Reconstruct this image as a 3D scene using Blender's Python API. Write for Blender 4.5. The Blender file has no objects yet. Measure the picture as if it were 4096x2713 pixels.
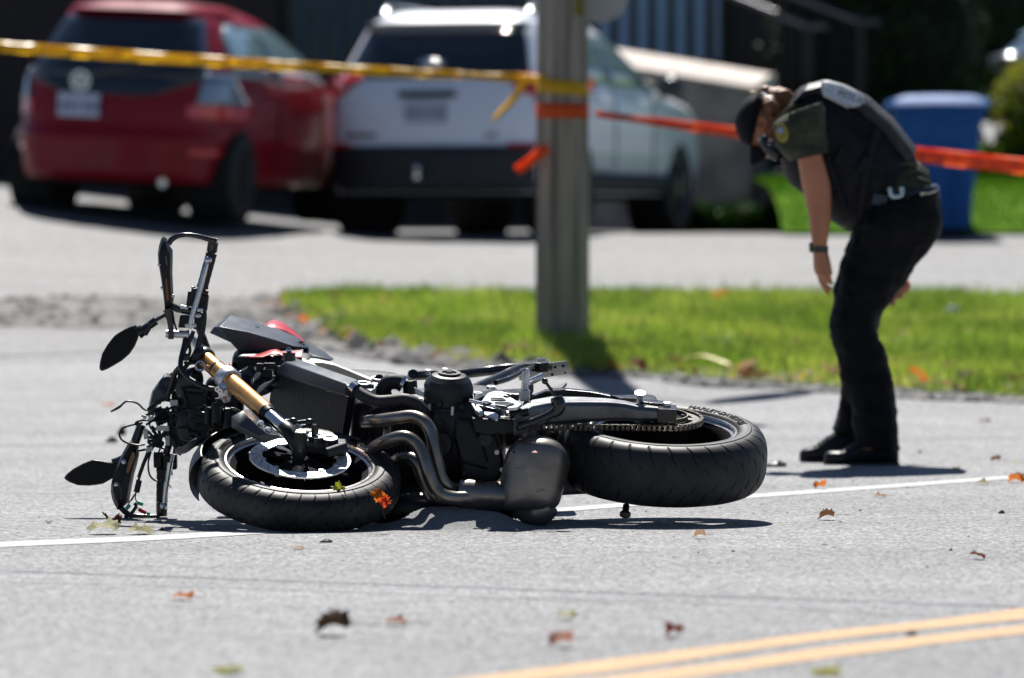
import bpy, bmesh, math, random
import numpy as np
from mathutils import Vector, Matrix, Quaternion, noise
random.seed(7)
rng = np.random.RandomState(7)
SC = bpy.context.scene
COL = SC.collection
R = math.radians
V = Vector

# ---------------------------------------------------------------- camera, sky, sun, exposure
FPX, PCX, PCY, CAMH, PITCH = 20480.0, 2048.0, 1356.5, 0.87, R(1.218)
cd = bpy.data.cameras.new('camera')
cam = bpy.data.objects.new('camera', cd)
COL.objects.link(cam)
SC.camera = cam
cd.lens = 180.0
cd.sensor_width = 36.0
cd.clip_start = 0.5
cd.clip_end = 2000.0
cam.location = (0, 0, CAMH)
cam.rotation_euler = (R(90) - PITCH, 0, 0)
cd.dof.use_dof = True
cd.dof.focus_distance = 15.05
cd.dof.aperture_fstop = 3.1

SUN_EL, SUN_AZ = R(57), R(-3.7)          # azimuth clockwise from +Y
world = bpy.data.worlds.new('World')
SC.world = world
world.use_nodes = True
wn = world.node_tree
sky = wn.nodes.new('ShaderNodeTexSky')
sky.sky_type = 'NISHITA'
sky.sun_disc = False
sky.sun_elevation = SUN_EL
sky.sun_rotation = SUN_AZ
sky.air_density = 0.7
sky.dust_density = 0.2
sky.ozone_density = 2.0
bg = wn.nodes['Background']
wn.links.new(sky.outputs[0], bg.inputs[0])
bg.inputs[1].default_value = 0.05
sd = bpy.data.lights.new('sun', 'SUN')
sd.energy = 5.0
sd.angle = R(0.5)
sd.color = (1.0, 0.965, 0.91)
sun = bpy.data.objects.new('sun', sd)
COL.objects.link(sun)
SUNDIR = V((math.sin(SUN_AZ) * math.cos(SUN_EL), math.cos(SUN_AZ) * math.cos(SUN_EL), math.sin(SUN_EL)))
sun.rotation_euler = SUNDIR.to_track_quat('Z', 'Y').to_euler()
sun.location = (0, 0, 20)
SC.view_settings.view_transform = 'Standard'
SC.view_settings.look = 'None'
SC.view_settings.gamma = 1
SC.view_settings.exposure = 0.74
SC.render.engine = 'CYCLES'
SC.cycles.max_bounces = 6
SC.cycles.use_denoising = True

# ---------------------------------------------------------------- measuring helpers
_f = V((0, math.cos(PITCH), -math.sin(PITCH)))
_u = V((0, math.sin(PITCH), math.cos(PITCH)))
CAM = V((0, 0, CAMH))

def ray(px, py):
    return _f + V((1, 0, 0)) * ((px - PCX) / FPX) + _u * ((PCY - py) / FPX)

def D(px, py, y):
    d = ray(px, py)
    return CAM + d * (y / d.y)

def crop(ox, oy, s):
    return lambda x, y: (ox + x / s, oy + y / s)
cA, cB, cC, cD, cE = crop(200, 900, 2.6133), crop(200, 1450, 2.24), crop(700, 1200, 2.368), crop(700, 1600, 2.368), crop(1400, 1350, 2.368)
cF, cG, cH, cK = crop(1300, 1550, 2.1527), crop(2000, 1400, 2.0909), crop(1900, 1380, 2.6311), crop(600, 1350, 4.48)
cP, cQ = crop(2850, 300, 1.96), crop(3050, 1000, 1.65)
cR, cS, cT, cU = crop(0, 0, 1.6504), crop(1200, 0, 1.651), crop(2100, 0, 1.568), crop(3200, 0, 1.568)
cL, cM, cN = crop(0, 2000, 1.6914), crop(1300, 2000, 1.6914), crop(2600, 1800, 1.583)
cO = crop(3000, 1700, 2.1606)
cZ = crop(0, 0, 1 / 1.7305)             # overview

_GY = [-400, 20.5, 22, 25, 27.5, 31, 37.6, 41, 46, 60, 120, 900]
_GZ = [0, 0, .03, .134, .27, .456, .84, .84, .90, 1.5, 2.6, 2.6]
def gh(x, y):
    b = float(np.interp(y, _GY, _GZ))
    t = max(0.0, min(1.0, (y - 28) / 8.0))
    l = 0.115 * max(0.0, min(6.0, -x - 1.1)) * t
    r = 0.62 * max(0.0, min(1.0, (x - 2.6) / 1.4)) * max(0.0, min(1.0, (y - 43) / 5.0)) * max(0.0, min(1.0, (120 - y) / 50))
    return b + l + r

def G(px, py, lift=0.0):
    d = ray(px, py)
    lo = 5.0
    y = lo
    prev = None
    while y < 140:
        p = CAM + d * (y / d.y)
        if p.z <= gh(p.x, p.y):
            a, b = y - 0.25, y
            for _ in range(16):
                m = (a + b) / 2
                q = CAM + d * (m / d.y)
                if q.z <= gh(q.x, q.y): b = m
                else: a = m
            q = CAM + d * (b / d.y)
            return V((q.x, q.y, gh(q.x, q.y) + lift))
        y += 0.25
    q = CAM + d * (100 / d.y)
    return V((q.x, q.y, gh(q.x, q.y) + lift))

# ---------------------------------------------------------------- object helpers
ROOT = {}
def props(o, label=None, cat=None, group=None, kind=None):
    if label: o['label'] = label
    if cat: o['category'] = cat
    if group: o['group'] = group
    if kind: o['kind'] = kind
    return o

def thing(name, loc, label, cat, group=None, rz=0.0):
    o = bpy.data.objects.new(name, None)
    COL.objects.link(o)
    o.location = loc
    o.rotation_euler = (0, 0, rz)
    o.empty_display_size = 0.1
    ROOT[o.name] = V(loc)
    return props(o, label, cat, group)

def _base(parent):
    return ROOT.get(parent.name, V((0, 0, 0))) if parent else V((0, 0, 0))

def mk(name, verts, faces, mat, parent=None, smooth=False, uvs=None, local=False):
    """ONE mesh object; vertices in world space unless local=True."""
    b = V((0, 0, 0)) if local else _base(parent)
    me = bpy.data.meshes.new(name)
    me.from_pydata([(v[0] - b[0], v[1] - b[1], v[2] - b[2]) for v in verts], [], faces)
    if uvs is not None:
        ul = me.uv_layers.new(name='uv')
        for p in me.polygons:
            for li in p.loop_indices:
                ul.data[li].uv = uvs[me.loops[li].vertex_index]
    mats = mat if isinstance(mat, (list, tuple)) else [mat]
    for m in mats: me.materials.append(m)
    if smooth:
        me.polygons.foreach_set('use_smooth', [True] * len(me.polygons))
    o = bpy.data.objects.new(name, me)
    COL.objects.link(o)
    if parent:
        o.parent = parent
        ROOT[o.name] = b if not local else V((0, 0, 0))
    return o

def fixn(o):
    bm = bmesh.new(); bm.from_mesh(o.data)
    bmesh.ops.recalc_face_normals(bm, faces=bm.faces)
    bm.to_mesh(o.data); bm.free()
    return o

def bev(o, w=0.004, seg=2, ang=35):
    m = o.modifiers.new('bevel', 'BEVEL')
    m.width = w; m.segments = seg; m.limit_method = 'ANGLE'; m.angle_limit = R(ang)
    for p in o.data.polygons: p.use_smooth = True
    try:
        m.harden_normals = True
    except Exception: pass
    return o

class MB:
    """collects shapes, builds ONE mesh"""
    def __init__(s): s.v = []; s.f = []; s.sm = True
    def add(s, v, f):
        n = len(s.v); s.v += [tuple(p) for p in v]; s.f += [tuple(i + n for i in q) for q in f]; return s
    def box(s, c, ax, ay, az):
        c, ax, ay, az = V(c), V(ax), V(ay), V(az)
        vs = [c + ax * i + ay * j + az * k for i in (-1, 1) for j in (-1, 1) for k in (-1, 1)]
        return s.add(vs, [(0, 1, 3, 2), (4, 6, 7, 5), (0, 4, 5, 1), (2, 3, 7, 6), (0, 2, 6, 4), (1, 5, 7, 3)])
    def abox(s, x0, x1, y0, y1, z0, z1):
        return s.box(((x0 + x1) / 2, (y0 + y1) / 2, (z0 + z1) / 2), ((x1 - x0) / 2, 0, 0), (0, (y1 - y0) / 2, 0), (0, 0, (z1 - z0) / 2))
    def rings(s, rs, cap=True, close=False):
        n = len(rs[0]); m = len(rs)
        f = []
        for i in range(m if close else m - 1):
            for j in range(n):
                a, b = i * n + j, i * n + (j + 1) % n
                c, d = ((i + 1) % m) * n + (j + 1) % n, ((i + 1) % m) * n + j
                f.append((a, b, c, d))
        if cap and not close:
            f.append(tuple(range(n))[::-1]); f.append(tuple(range((m - 1) * n, m * n)))
        return s.add([p for r in rs for p in r], f)
    def tube(s, pts, rad, seg=12, cap=True, flat=1.0, smooth=0, close=False):
        pts = [V(p) for p in pts]
        if not hasattr(rad, '__len__'): rad = [rad] * len(pts)
        if smooth: pts, rad = spline(pts, rad, smooth, close)
        n = len(pts); rs = []
        t0 = (pts[1] - pts[0]).normalized()
        up = V((0, 0, 1)) if abs(t0.z) < 0.9 else V((0, 1, 0))
        a = t0.cross(up).normalized()
        for i in range(n):
            if close: t = pts[(i + 1) % n] - pts[i - 1]
            else: t = pts[min(i + 1, n - 1)] - pts[max(i - 1, 0)]
            if t.length < 1e-9: t = t0
            t.normalize()
            a = (a - t * a.dot(t))
            if a.length < 1e-6: a = t.orthogonal()
            a.normalize()
            b = t.cross(a)
            rs.append([pts[i] + (a * math.cos(2 * math.pi * k / seg) + b * math.sin(2 * math.pi * k / seg) * flat) * rad[i] for k in range(seg)])
        return s.rings(rs, cap, close)
    def cyl(s, p0, p1, r0, r1=None, seg=20):
        return s.tube([p0, p1], [r0, r1 if r1 is not None else r0], seg)
    def lathe(s, prof, c, ax, seg=64, ref=None, a0=0.0, a1=None):
        """prof: (radius, along axis) closed loop or open; full turn unless a1"""
        c, ax = V(c), V(ax).normalized()
        e = (V(ref) - ax * V(ref).dot(ax)).normalized() if ref is not None else ax.orthogonal().normalized()
        g = ax.cross(e)
        full = a1 is None
        m = seg if full else seg + 1
        rs = []
        for k in range(m):
            th = 2 * math.pi * k / seg if full else a0 + (a1 - a0) * k / seg
            d = e * math.cos(th) + g * math.sin(th)
            rs.append([c + d * r + ax * h for r, h in prof])
        return s.rings(rs, cap=not full, close=full)
    def plate(s, outline, off):
        """closed solid: outline (3D loop) extruded by vector off"""
        n = len(outline); off = V(off)
        vs = [V(p) for p in outline] + [V(p) + off for p in outline]
        f = [tuple(range(n))[::-1], tuple(range(n, 2 * n))]
        f += [(i, (i + 1) % n, n + (i + 1) % n, n + i) for i in range(n)]
        return s.add(vs, f)
    def ball(s, c, rx, ry=None, rz=None, seg=16, rg=10, M=None, e=1.0):
        ry = rx if ry is None else ry; rz = rx if rz is None else rz
        c = V(c); vs = []; f = []
        pw = lambda q: math.copysign(abs(q) ** e, q)
        for i in range(rg + 1):
            ph = math.pi * i / rg - math.pi / 2
            for j in range(seg):
                th = 2 * math.pi * j / seg
                p = V((rx * pw(math.cos(ph)) * pw(math.cos(th)), ry * pw(math.cos(ph)) * pw(math.sin(th)), rz * pw(math.sin(ph))))
                if M is not None: p = M @ p
                vs.append(c + p)
        for i in range(rg):
            for j in range(seg):
                f.append((i * seg + j, i * seg + (j + 1) % seg, (i + 1) * seg + (j + 1) % seg, (i + 1) * seg + j))
        return s.add(vs, f)
    def build(s, name, mat, parent=None, smooth=True, bevel=0, merge=True, ang=40, kind=None):
        o = mk(name, s.v, s.f, mat, parent)
        bm = bmesh.new(); bm.from_mesh(o.data)
        if merge: bmesh.ops.remove_doubles(bm, verts=bm.verts, dist=1e-6)
        bmesh.ops.dissolve_degenerate(bm, edges=bm.edges, dist=1e-7)
        bmesh.ops.recalc_face_normals(bm, faces=bm.faces)
        if smooth:
            for fc in bm.faces: fc.smooth = True
            lim = R(ang)
            for e_ in bm.edges:
                if len(e_.link_faces) == 2 and e_.calc_face_angle(0) > lim: e_.smooth = False
        bm.to_mesh(o.data); bm.free()
        if bevel: bev(o, bevel)
        if kind: o['kind'] = kind
        return o

def spline(pts, rad, k=6, close=False):
    P, Q = [], []
    n = len(pts)
    rng_ = n if close else n - 1
    for i in range(rng_):
        if close: p0, p1, p2, p3 = pts[i - 1], pts[i], pts[(i + 1) % n], pts[(i + 2) % n]; r1, r2 = rad[i], rad[(i + 1) % n]
        else: p0, p1, p2, p3 = pts[max(i - 1, 0)], pts[i], pts[i + 1], pts[min(i + 2, n - 1)]; r1, r2 = rad[i], rad[i + 1]
        for j in range(k):
            t = j / k
            P.append(0.5 * ((2 * p1) + (p2 - p0) * t + (2 * p0 - 5 * p1 + 4 * p2 - p3) * t * t + (3 * p1 - p0 - 3 * p2 + p3) * t ** 3))
            Q.append(r1 + (r2 - r1) * t)
    if not close: P.append(pts[-1]); Q.append(rad[-1])
    return P, Q

def sph(pts2, k=6):
    """catmull-rom of tuples"""
    P, _ = spline([V(p) for p in pts2], [0] * len(pts2), k)
    return P

def text_mesh(txt, size, extrude=0.0, bold=0.0):
    cu = bpy.data.curves.new('txt', 'FONT')
    cu.body = txt; cu.size = size; cu.extrude = extrude; cu.offset = bold
    cu.align_x = 'CENTER'; cu.align_y = 'CENTER'; cu.resolution_u = 2
    o = bpy.data.objects.new('txt', cu)
    COL.objects.link(o)
    dg = bpy.context.evaluated_depsgraph_get()
    dg.update()
    me = bpy.data.meshes.new_from_object(o.evaluated_get(dg))
    vs = [v.co.copy() for v in me.vertices]; fs = [tuple(p.vertices) for p in me.polygons]
    bpy.data.objects.remove(o); bpy.data.curves.remove(cu); bpy.data.meshes.remove(me)
    return vs, fs

# ---------------------------------------------------------------- materials
def mat(name, col, rough=0.5, metal=0.0, vary=0.15, scale=20.0, col2=None, bump=0.0, bscale=None, bdist=0.002,
        rvary=0.1, coat=0.0, trans=0.0, spec=0.5, detail=4.0, stretch=None, ior=1.5, transl=0.0, coord='Object'):
    m = bpy.data.materials.new(name); m.use_nodes = True
    nt = m.node_tree; N = nt.nodes; L = nt.links
    b = N['Principled BSDF']
    tc = N.new('ShaderNodeTexCoord'); src = tc.outputs[coord]
    if stretch:
        mp = N.new('ShaderNodeMapping'); mp.inputs['Scale'].default_value = stretch
        L.new(src, mp.inputs[0]); src = mp.outputs[0]
    nz = N.new('ShaderNodeTexNoise'); nz.inputs['Scale'].default_value = scale; nz.inputs['Detail'].default_value = detail
    nz.inputs['Roughness'].default_value = 0.6
    L.new(src, nz.inputs['Vector'])
    rp = N.new('ShaderNodeValToRGB')
    c1 = col; c2 = col2 if col2 else tuple(min(1, c * (1 + vary)) for c in col)
    if not col2: c1 = tuple(c * (1 - vary) for c in col)
    rp.color_ramp.elements[0].position = 0.35; rp.color_ramp.elements[1].position = 0.65
    rp.color_ramp.elements[0].color = (*c1, 1); rp.color_ramp.elements[1].color = (*c2, 1)
    L.new(nz.outputs['Fac'], rp.inputs[0]); L.new(rp.outputs[0], b.inputs['Base Color'])
    mr = N.new('ShaderNodeMapRange'); mr.inputs['To Min'].default_value = max(0.02, rough - rvary); mr.inputs['To Max'].default_value = min(1, rough + rvary)
    nz2 = N.new('ShaderNodeTexNoise'); nz2.inputs['Scale'].default_value = scale * 2.3; L.new(src, nz2.inputs['Vector'])
    L.new(nz2.outputs['Fac'], mr.inputs['Value']); L.new(mr.outputs[0], b.inputs['Roughness'])
    b.inputs['Metallic'].default_value = metal
    b.inputs['IOR'].default_value = ior
    b.inputs['Specular IOR Level'].default_value = spec
    b.inputs['Coat Weight'].default_value = coat; b.inputs['Coat Roughness'].default_value = 0.04
    b.inputs['Transmission Weight'].default_value = trans
    if bump:
        bp = N.new('ShaderNodeBump'); bp.inputs['Strength'].default_value = bump; bp.inputs['Distance'].default_value = bdist
        nb = N.new('ShaderNodeTexNoise'); nb.inputs['Scale'].default_value = bscale or scale * 3; nb.inputs['Detail'].default_value = 3
        L.new(src, nb.inputs['Vector']); L.new(nb.outputs['Fac'], bp.inputs['Height']); L.new(bp.outputs[0], b.inputs['Normal'])
    if transl:
        out = N['Material Output']
        tr = N.new('ShaderNodeBsdfTranslucent'); mx = N.new('ShaderNodeMixShader'); mx.inputs[0].default_value = transl
        L.new(rp.outputs[0], tr.inputs[0]); L.new(b.outputs[0], mx.inputs[1]); L.new(tr.outputs[0], mx.inputs[2]); L.new(mx.outputs[0], out.inputs[0])
    m['ramp'] = rp.name
    return m
# ================================================================ SETTING
def asphalt(name, base, dark, light, patch=None, spk=260.0, bumpd=0.004, rough=0.62):
    m = bpy.data.materials.new(name); m.use_nodes = True
    nt = m.node_tree; N = nt.nodes; L = nt.links; b = N['Principled BSDF']
    tc = N.new('ShaderNodeTexCoord').outputs['Object']
    vo = N.new('ShaderNodeTexVoronoi'); vo.inputs['Scale'].default_value = spk; L.new(tc, vo.inputs['Vector'])
    rp = N.new('ShaderNodeValToRGB'); e = rp.color_ramp.elements
    e[0].position = 0.0; e[0].color = (*dark, 1); e[1].position = 1.0; e[1].color = (*light, 1)
    mid = rp.color_ramp.elements.new(0.45); mid.color = (*base, 1)
    m2 = rp.color_ramp.elements.new(0.6); m2.color = (*[c * 1.08 for c in base], 1)
    sep = N.new('ShaderNodeSeparateColor'); L.new(vo.outputs['Color'], sep.inputs[0]); L.new(sep.outputs[0], rp.inputs[0])
    # mottling, stains, wheel-track streaks that run along the road
    n1 = N.new('ShaderNodeTexNoise'); n1.inputs['Scale'].default_value = 0.9; n1.inputs['Detail'].default_value = 6; n1.inputs['Roughness'].default_value = .65
    mp = N.new('ShaderNodeMapping'); mp.inputs['Scale'].default_value = (0.5, 1.6, 1); mp.inputs['Rotation'].default_value = (0, 0, R(-12))
    L.new(tc, mp.inputs[0]); L.new(mp.outputs[0], n1.inputs['Vector'])
    r1 = N.new('ShaderNodeMapRange'); r1.inputs['From Min'].default_value = .3; r1.inputs['From Max'].default_value = .7
    r1.inputs['To Min'].default_value = .74; r1.inputs['To Max'].default_value = 1.12; L.new(n1.outputs['Fac'], r1.inputs['Value'])
    n3 = N.new('ShaderNodeTexNoise'); n3.inputs['Scale'].default_value = 11; n3.inputs['Detail'].default_value = 7; n3.inputs['Roughness'].default_value = .7; L.new(tc, n3.inputs['Vector'])
    r3 = N.new('ShaderNodeMapRange'); r3.inputs['From Min'].default_value = .3; r3.inputs['From Max'].default_value = .7
    r3.inputs['To Min'].default_value = .84; r3.inputs['To Max'].default_value = 1.14; L.new(n3.outputs['Fac'], r3.inputs['Value'])
    mu0 = N.new('ShaderNodeMath'); mu0.operation = 'MULTIPLY'; L.new(r1.outputs[0], mu0.inputs[0]); L.new(r3.outputs[0], mu0.inputs[1])
    v2 = N.new('ShaderNodeTexVoronoi'); v2.inputs['Scale'].default_value = spk * .42; L.new(tc, v2.inputs['Vector'])
    r4 = N.new('ShaderNodeMapRange'); r4.inputs['From Min'].default_value = .12; r4.inputs['From Max'].default_value = .30; r4.inputs['To Min'].default_value = .25; r4.inputs['To Max'].default_value = 1.03
    L.new(v2.outputs['Distance'], r4.inputs['Value'])
    mu = N.new('ShaderNodeMath'); mu.operation = 'MULTIPLY'; L.new(mu0.outputs[0], mu.inputs[0]); L.new(r4.outputs[0], mu.inputs[1])
    vm = N.new('ShaderNodeVectorMath'); vm.operation = 'SCALE'; L.new(rp.outputs[0], vm.inputs[0]); L.new(mu.outputs[0], vm.inputs['Scale'])
    L.new(vm.outputs[0], b.inputs['Base Color'])
    b.inputs['Roughness'].default_value = rough
    b.inputs['Specular IOR Level'].default_value = .35
    nb = N.new('ShaderNodeTexNoise'); nb.inputs['Scale'].default_value = 120; nb.inputs['Detail'].default_value = 4; nb.inputs['Roughness'].default_value = .7
    L.new(tc, nb.inputs['Vector'])
    bp = N.new('ShaderNodeBump'); bp.inputs['Strength'].default_value = .8; bp.inputs['Distance'].default_value = bumpd
    L.new(nb.outputs['Fac'], bp.inputs['Height']); L.new(bp.outputs[0], b.inputs['Normal'])
    return m

M_road = asphalt('road_asphalt', (.205, .209, .216), (.06, .06, .065), (.40, .40, .405), spk=105, bumpd=.008)
M_lot = asphalt('lot_asphalt', (.145, .146, .15), (.06, .06, .06), (.25, .25, .25), spk=60)
M_ground = asphalt('outer_ground', (.2, .2, .19), (.1, .1, .1), (.3, .3, .3), spk=30)
M_dirt = mat('dirt', (.12, .117, .11), .95, col2=(.22, .215, .205), scale=3, detail=8, bump=1, bscale=30, bdist=.03)
M_soil = mat('verge_soil', (.06, .055, .025), .95, col2=(.11, .14, .035), scale=6, detail=7, bump=.6, bscale=60, bdist=.02)
M_white_paint = mat('white_road_paint', (.30, .30, .298), .7, col2=(.46, .46, .45), scale=35, detail=6, bump=.5, bscale=150, bdist=.003)
M_yellow_paint = mat('yellow_road_paint', (.34, .195, .068), .6, col2=(.44, .26, .10), scale=9, detail=7, bump=.5, bscale=150, bdist=.003)
M_seam = mat('tar_seam', (.05, .05, .055), .6, scale=30, vary=.4)
M_tarpatch = mat('weathered_seam', (.17, .17, .18), .7, col2=(.24, .24, .25), scale=20)

def sheet(name, A, B, nv, lift, m, mode='ruled', kind='structure', parent=None):
    """strip between polylines A and B (same count), draped on the terrain"""
    n = len(A); vs = []; fs = []
    for i in range(n):
        for j in range(nv + 1):
            t = j / nv
            x = A[i][0] + (B[i][0] - A[i][0]) * t; y = A[i][1] + (B[i][1] - A[i][1]) * t
            vs.append((x, y, gh(x, y) + lift))
    for i in range(n - 1):
        for j in range(nv):
            a = i * (nv + 1) + j
            fs.append((a, a + nv + 1, a + nv + 2, a + 1))
    o = mk(name, vs, fs, m, parent, smooth=True)
    fixn(o)
    if o.data.polygons[0].normal.z < 0:
        o.data.flip_normals()
    if kind: o['kind'] = kind
    return o

# ground out to the horizon, following the terrain profile
xs = [-900, -300, -80, -30] + [-14 + i * 0.5 for i in range(57)] + [30, 80, 300, 900]
ys = [-400, -60, -10, 5, 12, 18] + [20.5 + .5 * i for i in range(60)] + [55, 60, 80, 120, 300, 900]
vs = [(x, y, gh(x, y) - 0.012) for y in ys for x in xs]
nx = len(xs)
fs = [(j * nx + i, j * nx + i + 1, (j + 1) * nx + i + 1, (j + 1) * nx + i) for j in range(len(ys) - 1) for i in range(nx - 1)]
props(mk('ground', vs, fs, M_ground, smooth=True), kind='structure')

# verge outline measured on the photograph, turned into points of the terrain
near_px = [(620, 705), (660, 722), (700, 738), (760, 772), (830, 802), (920, 824), (1000, 835), (1120, 845), (1240, 853), (1380, 864), (1500, 874), (1600, 882), (1700, 890), (1850, 898), (2000, 906), (2180, 916), (2400, 928), (2800, 950)]
far_px = [(640, 697), (680, 690), (760, 686), (840, 684), (930, 683), (1000, 683), (1080, 684), (1160, 685), (1240, 686), (1380, 687), (1500, 687), (1600, 687), (1700, 687), (1850, 687), (2000, 687), (2180, 687), (2400, 687), (2800, 686)]
VN = [G(*cZ(x, y)) for x, y in near_px]
VF = [G(*cZ(x, y)) for x, y in far_px]
VNs = sph(VN, 5); VFs = sph(VF, 5)
wob = lambda p, a: V((p.x + a * noise.noise(p * 3.1), p.y + a * 2 * noise.noise(p * 2.3 + V((9, 3, 0))), 0))
VNs = [wob(p, .17) for p in VNs]
VFs = [wob(p, .06) for p in VFs]

# road: sheet up to the verge and through the driveway mouth
rx = [-60, -25, -12] + [-8 + .5 * i for i in range(33)] + [12, 25, 60]
sheet('road', [(x, -60) for x in rx], [(x, 27.0 if x < 20 else 24) for x in rx], 90, 0.0, M_road)
# parking lot and driveway behind the verge
def lot_edge(x):
    return 26.0 if x < -1.6 else 31.2
lx = [-60, -25, -12] + [-9 + .4 * i for i in range(60)] + [25, 60]
sheet('parking_lot', [(x, float(np.interp(x, [-3, -1.2, 9, 30], [26.2, 27.4, 31.4, 31.5]))) for x in lx], [(x, 60) for x in lx], 60, 0.004, M_lot)
# dirt and rubble shoulder in front of and beside the verge
sh_n = [(-2600, 778), (-1200, 774), (-500, 770), (-200, 768), (0, 762), (150, 758), (300, 760), (430, 764), (560, 768), (640, 778), (700, 792), (760, 812), (860, 838), (950, 850), (1100, 858), (1250, 862), (1400, 872), (1600, 892), (1800, 904), (2000, 915), (2200, 926), (2400, 937), (2800, 960)]
sh_f = [(-2600, 700), (-1200, 703), (-500, 702), (-200, 700), (0, 694), (150, 688), (300, 690), (430, 692), (560, 690), (640, 686), (720, 700), (790, 730), (880, 790), (960, 818), (1100, 832), (1250, 846), (1400, 860), (1600, 880), (1800, 890), (2000, 901), (2200, 912), (2400, 922), (2800, 944)]
SN = [wob(p, .12) for p in sph([G(*cZ(x, y)) for x, y in sh_n], 8)]
SF = [wob(p, .12) for p in sph([G(*cZ(x, y)) for x, y in sh_f], 8)]
sheet('dirt_shoulder', SN, SF, 8, 0.008, M_dirt)
sheet('grass_verge', VNs, VFs, 26, 0.014, M_soil)

# paint
def ribbon_px(name, up, lo, m, lift, k=6, conv=None, parent=None, kind='structure', ext=0.0):
    U = sph([G(*conv(x, y)) for x, y in up], k); Lw = sph([G(*conv(x, y)) for x, y in lo], k)
    if ext:                                     # the line runs on beyond the frame at both ends
        for e_, n_ in ((0, 5), (-1, -6)):
            d_ = ((U[e_] + Lw[e_]) - (U[n_] + Lw[n_])).normalized() * ext
            steps_ = [d_ * (i_ / 12) for i_ in range(1, 13)]
            a_ = [U[e_] + q_ for q_ in steps_]; b_ = [Lw[e_] + q_ for q_ in steps_]
            if e_ == 0: U = a_[::-1] + U; Lw = b_[::-1] + Lw
            else: U = U + a_; Lw = Lw + b_
    return sheet(name, Lw, U, 2, lift, m, kind=kind)
wl = [(-200, 1271), (0, 1260), (300, 1247), (530, 1234), (1000, 1203), (1400, 1171), (1768, 1145), (2100, 1121), (2367, 1101), (2700, 1078)]
ribbon_px('white_edge_line', [(x, y - 6 + x * .0012) for x, y in wl], [(x, y + 6 - x * .0007) for x, y in wl], M_white_paint, .0015, conv=cZ, ext=9)
ribbon_px('yellow_centre_line', [(-2400, 1640), (-1200, 1455), (0, 1297), (500, 1233), (1000, 1165), (1500, 1112), (1850, 1072), (2368, 1003), (2900, 925)],
          [(-2400, 1722), (-1200, 1532), (0, 1368), (500, 1291), (1000, 1220), (1500, 1163), (1850, 1126), (2368, 1074), (2900, 1000)], M_yellow_paint, .0015, conv=cN, ext=6)
ribbon_px('yellow_centre_line', [(-2400, 1765), (-1200, 1573), (0, 1405), (500, 1344), (1000, 1268), (1500, 1209), (1850, 1168), (2368, 1112), (2900, 1040)],
          [(-2400, 1845), (-1200, 1660), (0, 1478), (500, 1410), (1000, 1336), (1500, 1272), (1850, 1224), (2368, 1166), (2900, 1100)], M_yellow_paint, .0015, conv=cN, ext=6)
# tar seams of the road
for pts, t in (([(900, 1392), (1300, 1384), (1700, 1400), (2367, 1440)], .5), ([(-60, 1135), (120, 1140), (300, 1132), (420, 1142)], 1.2), ([(-60, 1024), (0, 1022), (200, 1014), (430, 1006), (700, 998)], 2.2), ([(1500, 990), (1780, 1000), (2050, 1013), (2367, 1020), (2500, 1022)], 1.6),
               ([(1700, 962), (2000, 972), (2367, 985)], 2.0), ([(-60, 1345), (300, 1352), (900, 1372), (1500, 1395)], 1.0)):
    ribbon_px('road_seam', [(x, y - t) for x, y in pts], [(x, y + t) for x, y in pts], M_tarpatch, .0010, conv=cZ)

# grass blades of the verge
M_grass = mat('grass_blade', (.24, .40, .03), .45, col2=(.50, .58, .09), scale=1.7, detail=6, transl=.5, spec=.5)
def blades(name, n, pts_fn, hmin, hmax, w, m, seed=3, label=None, cat='grass'):
    r = np.random.RandomState(seed)
    vs = np.zeros((n * 3, 3)); k = 0
    P = pts_fn(n, r)
    ang = r.rand(n) * 6.283; hh = hmin + (hmax - hmin) * r.rand(n) ** 1.3
    lean = r.randn(n, 2) * .35
    for i in range(n):
        x, y, z = P[i]; h = hh[i]
        dx, dy = math.cos(ang[i]) * w, math.sin(ang[i]) * w
        vs[3 * i] = (x - dx, y - dy, z); vs[3 * i + 1] = (x + dx, y + dy, z)
        vs[3 * i + 2] = (x + lean[i, 0] * h, y + lean[i, 1] * h, z + h)
    me = bpy.data.meshes.new(name)
    me.from_pydata(vs.tolist(), [], [(3 * i, 3 * i + 1, 3 * i + 2) for i in range(n)])
    me.materials.append(m)
    o = bpy.data.objects.new(name, me); COL.objects.link(o)
    return props(o, label, cat, kind='stuff')
A_ = np.array([(p.x, p.y) for p in VNs]); B_ = np.array([(p.x, p.y) for p in VFs])
def verge_pts(n, r):
    out = []
    oa, ob = np.argsort(A_[:, 0]), np.argsort(B_[:, 0])
    x0, x1 = A_[:, 0].min(), A_[:, 0].max()
    while len(out) < n:
        x = x0 + (x1 - x0) * r.rand(); ya = np.interp(x, A_[oa, 0], A_[oa, 1]); yb = np.interp(x, B_[ob, 0], B_[ob, 1])
        if yb <= ya or r.rand() > (yb - ya) / 6.5: continue
        t = r.rand(); y = ya + (yb - ya) * t
        dn = noise.noise(V((x * 2.2, y * 1.3, 4)))
        if t < .14 and r.rand() > .12 + t * 5 + .4 * dn: continue
        if dn < -.22 and r.rand() < .6: continue
        out.append((x, y, gh(x, y) + .012))
    return out
blades('verge_grass', 62000, verge_pts, .02, .08, .004, M_grass, label='sunlit green grass growing on the roadside verge around the pole')
M_grassy = mat('yellowed_grass_blade', (.38, .42, .05), .45, col2=(.62, .58, .16), scale=1.3, detail=6, transl=.5)
M_grassd = mat('deep_green_blade', (.07, .16, .015), .4, col2=(.16, .26, .03), scale=2.3, detail=6, transl=.45)
def patchy(thr, sc, off):
    def fn(n, r):
        o = []
        while len(o) < n:
            for p in verge_pts(400, r):
                if noise.noise(V((p[0] * sc + off, p[1] * sc * .6, off))) > thr: o.append(p)
        return o[:n]
    return fn
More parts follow.
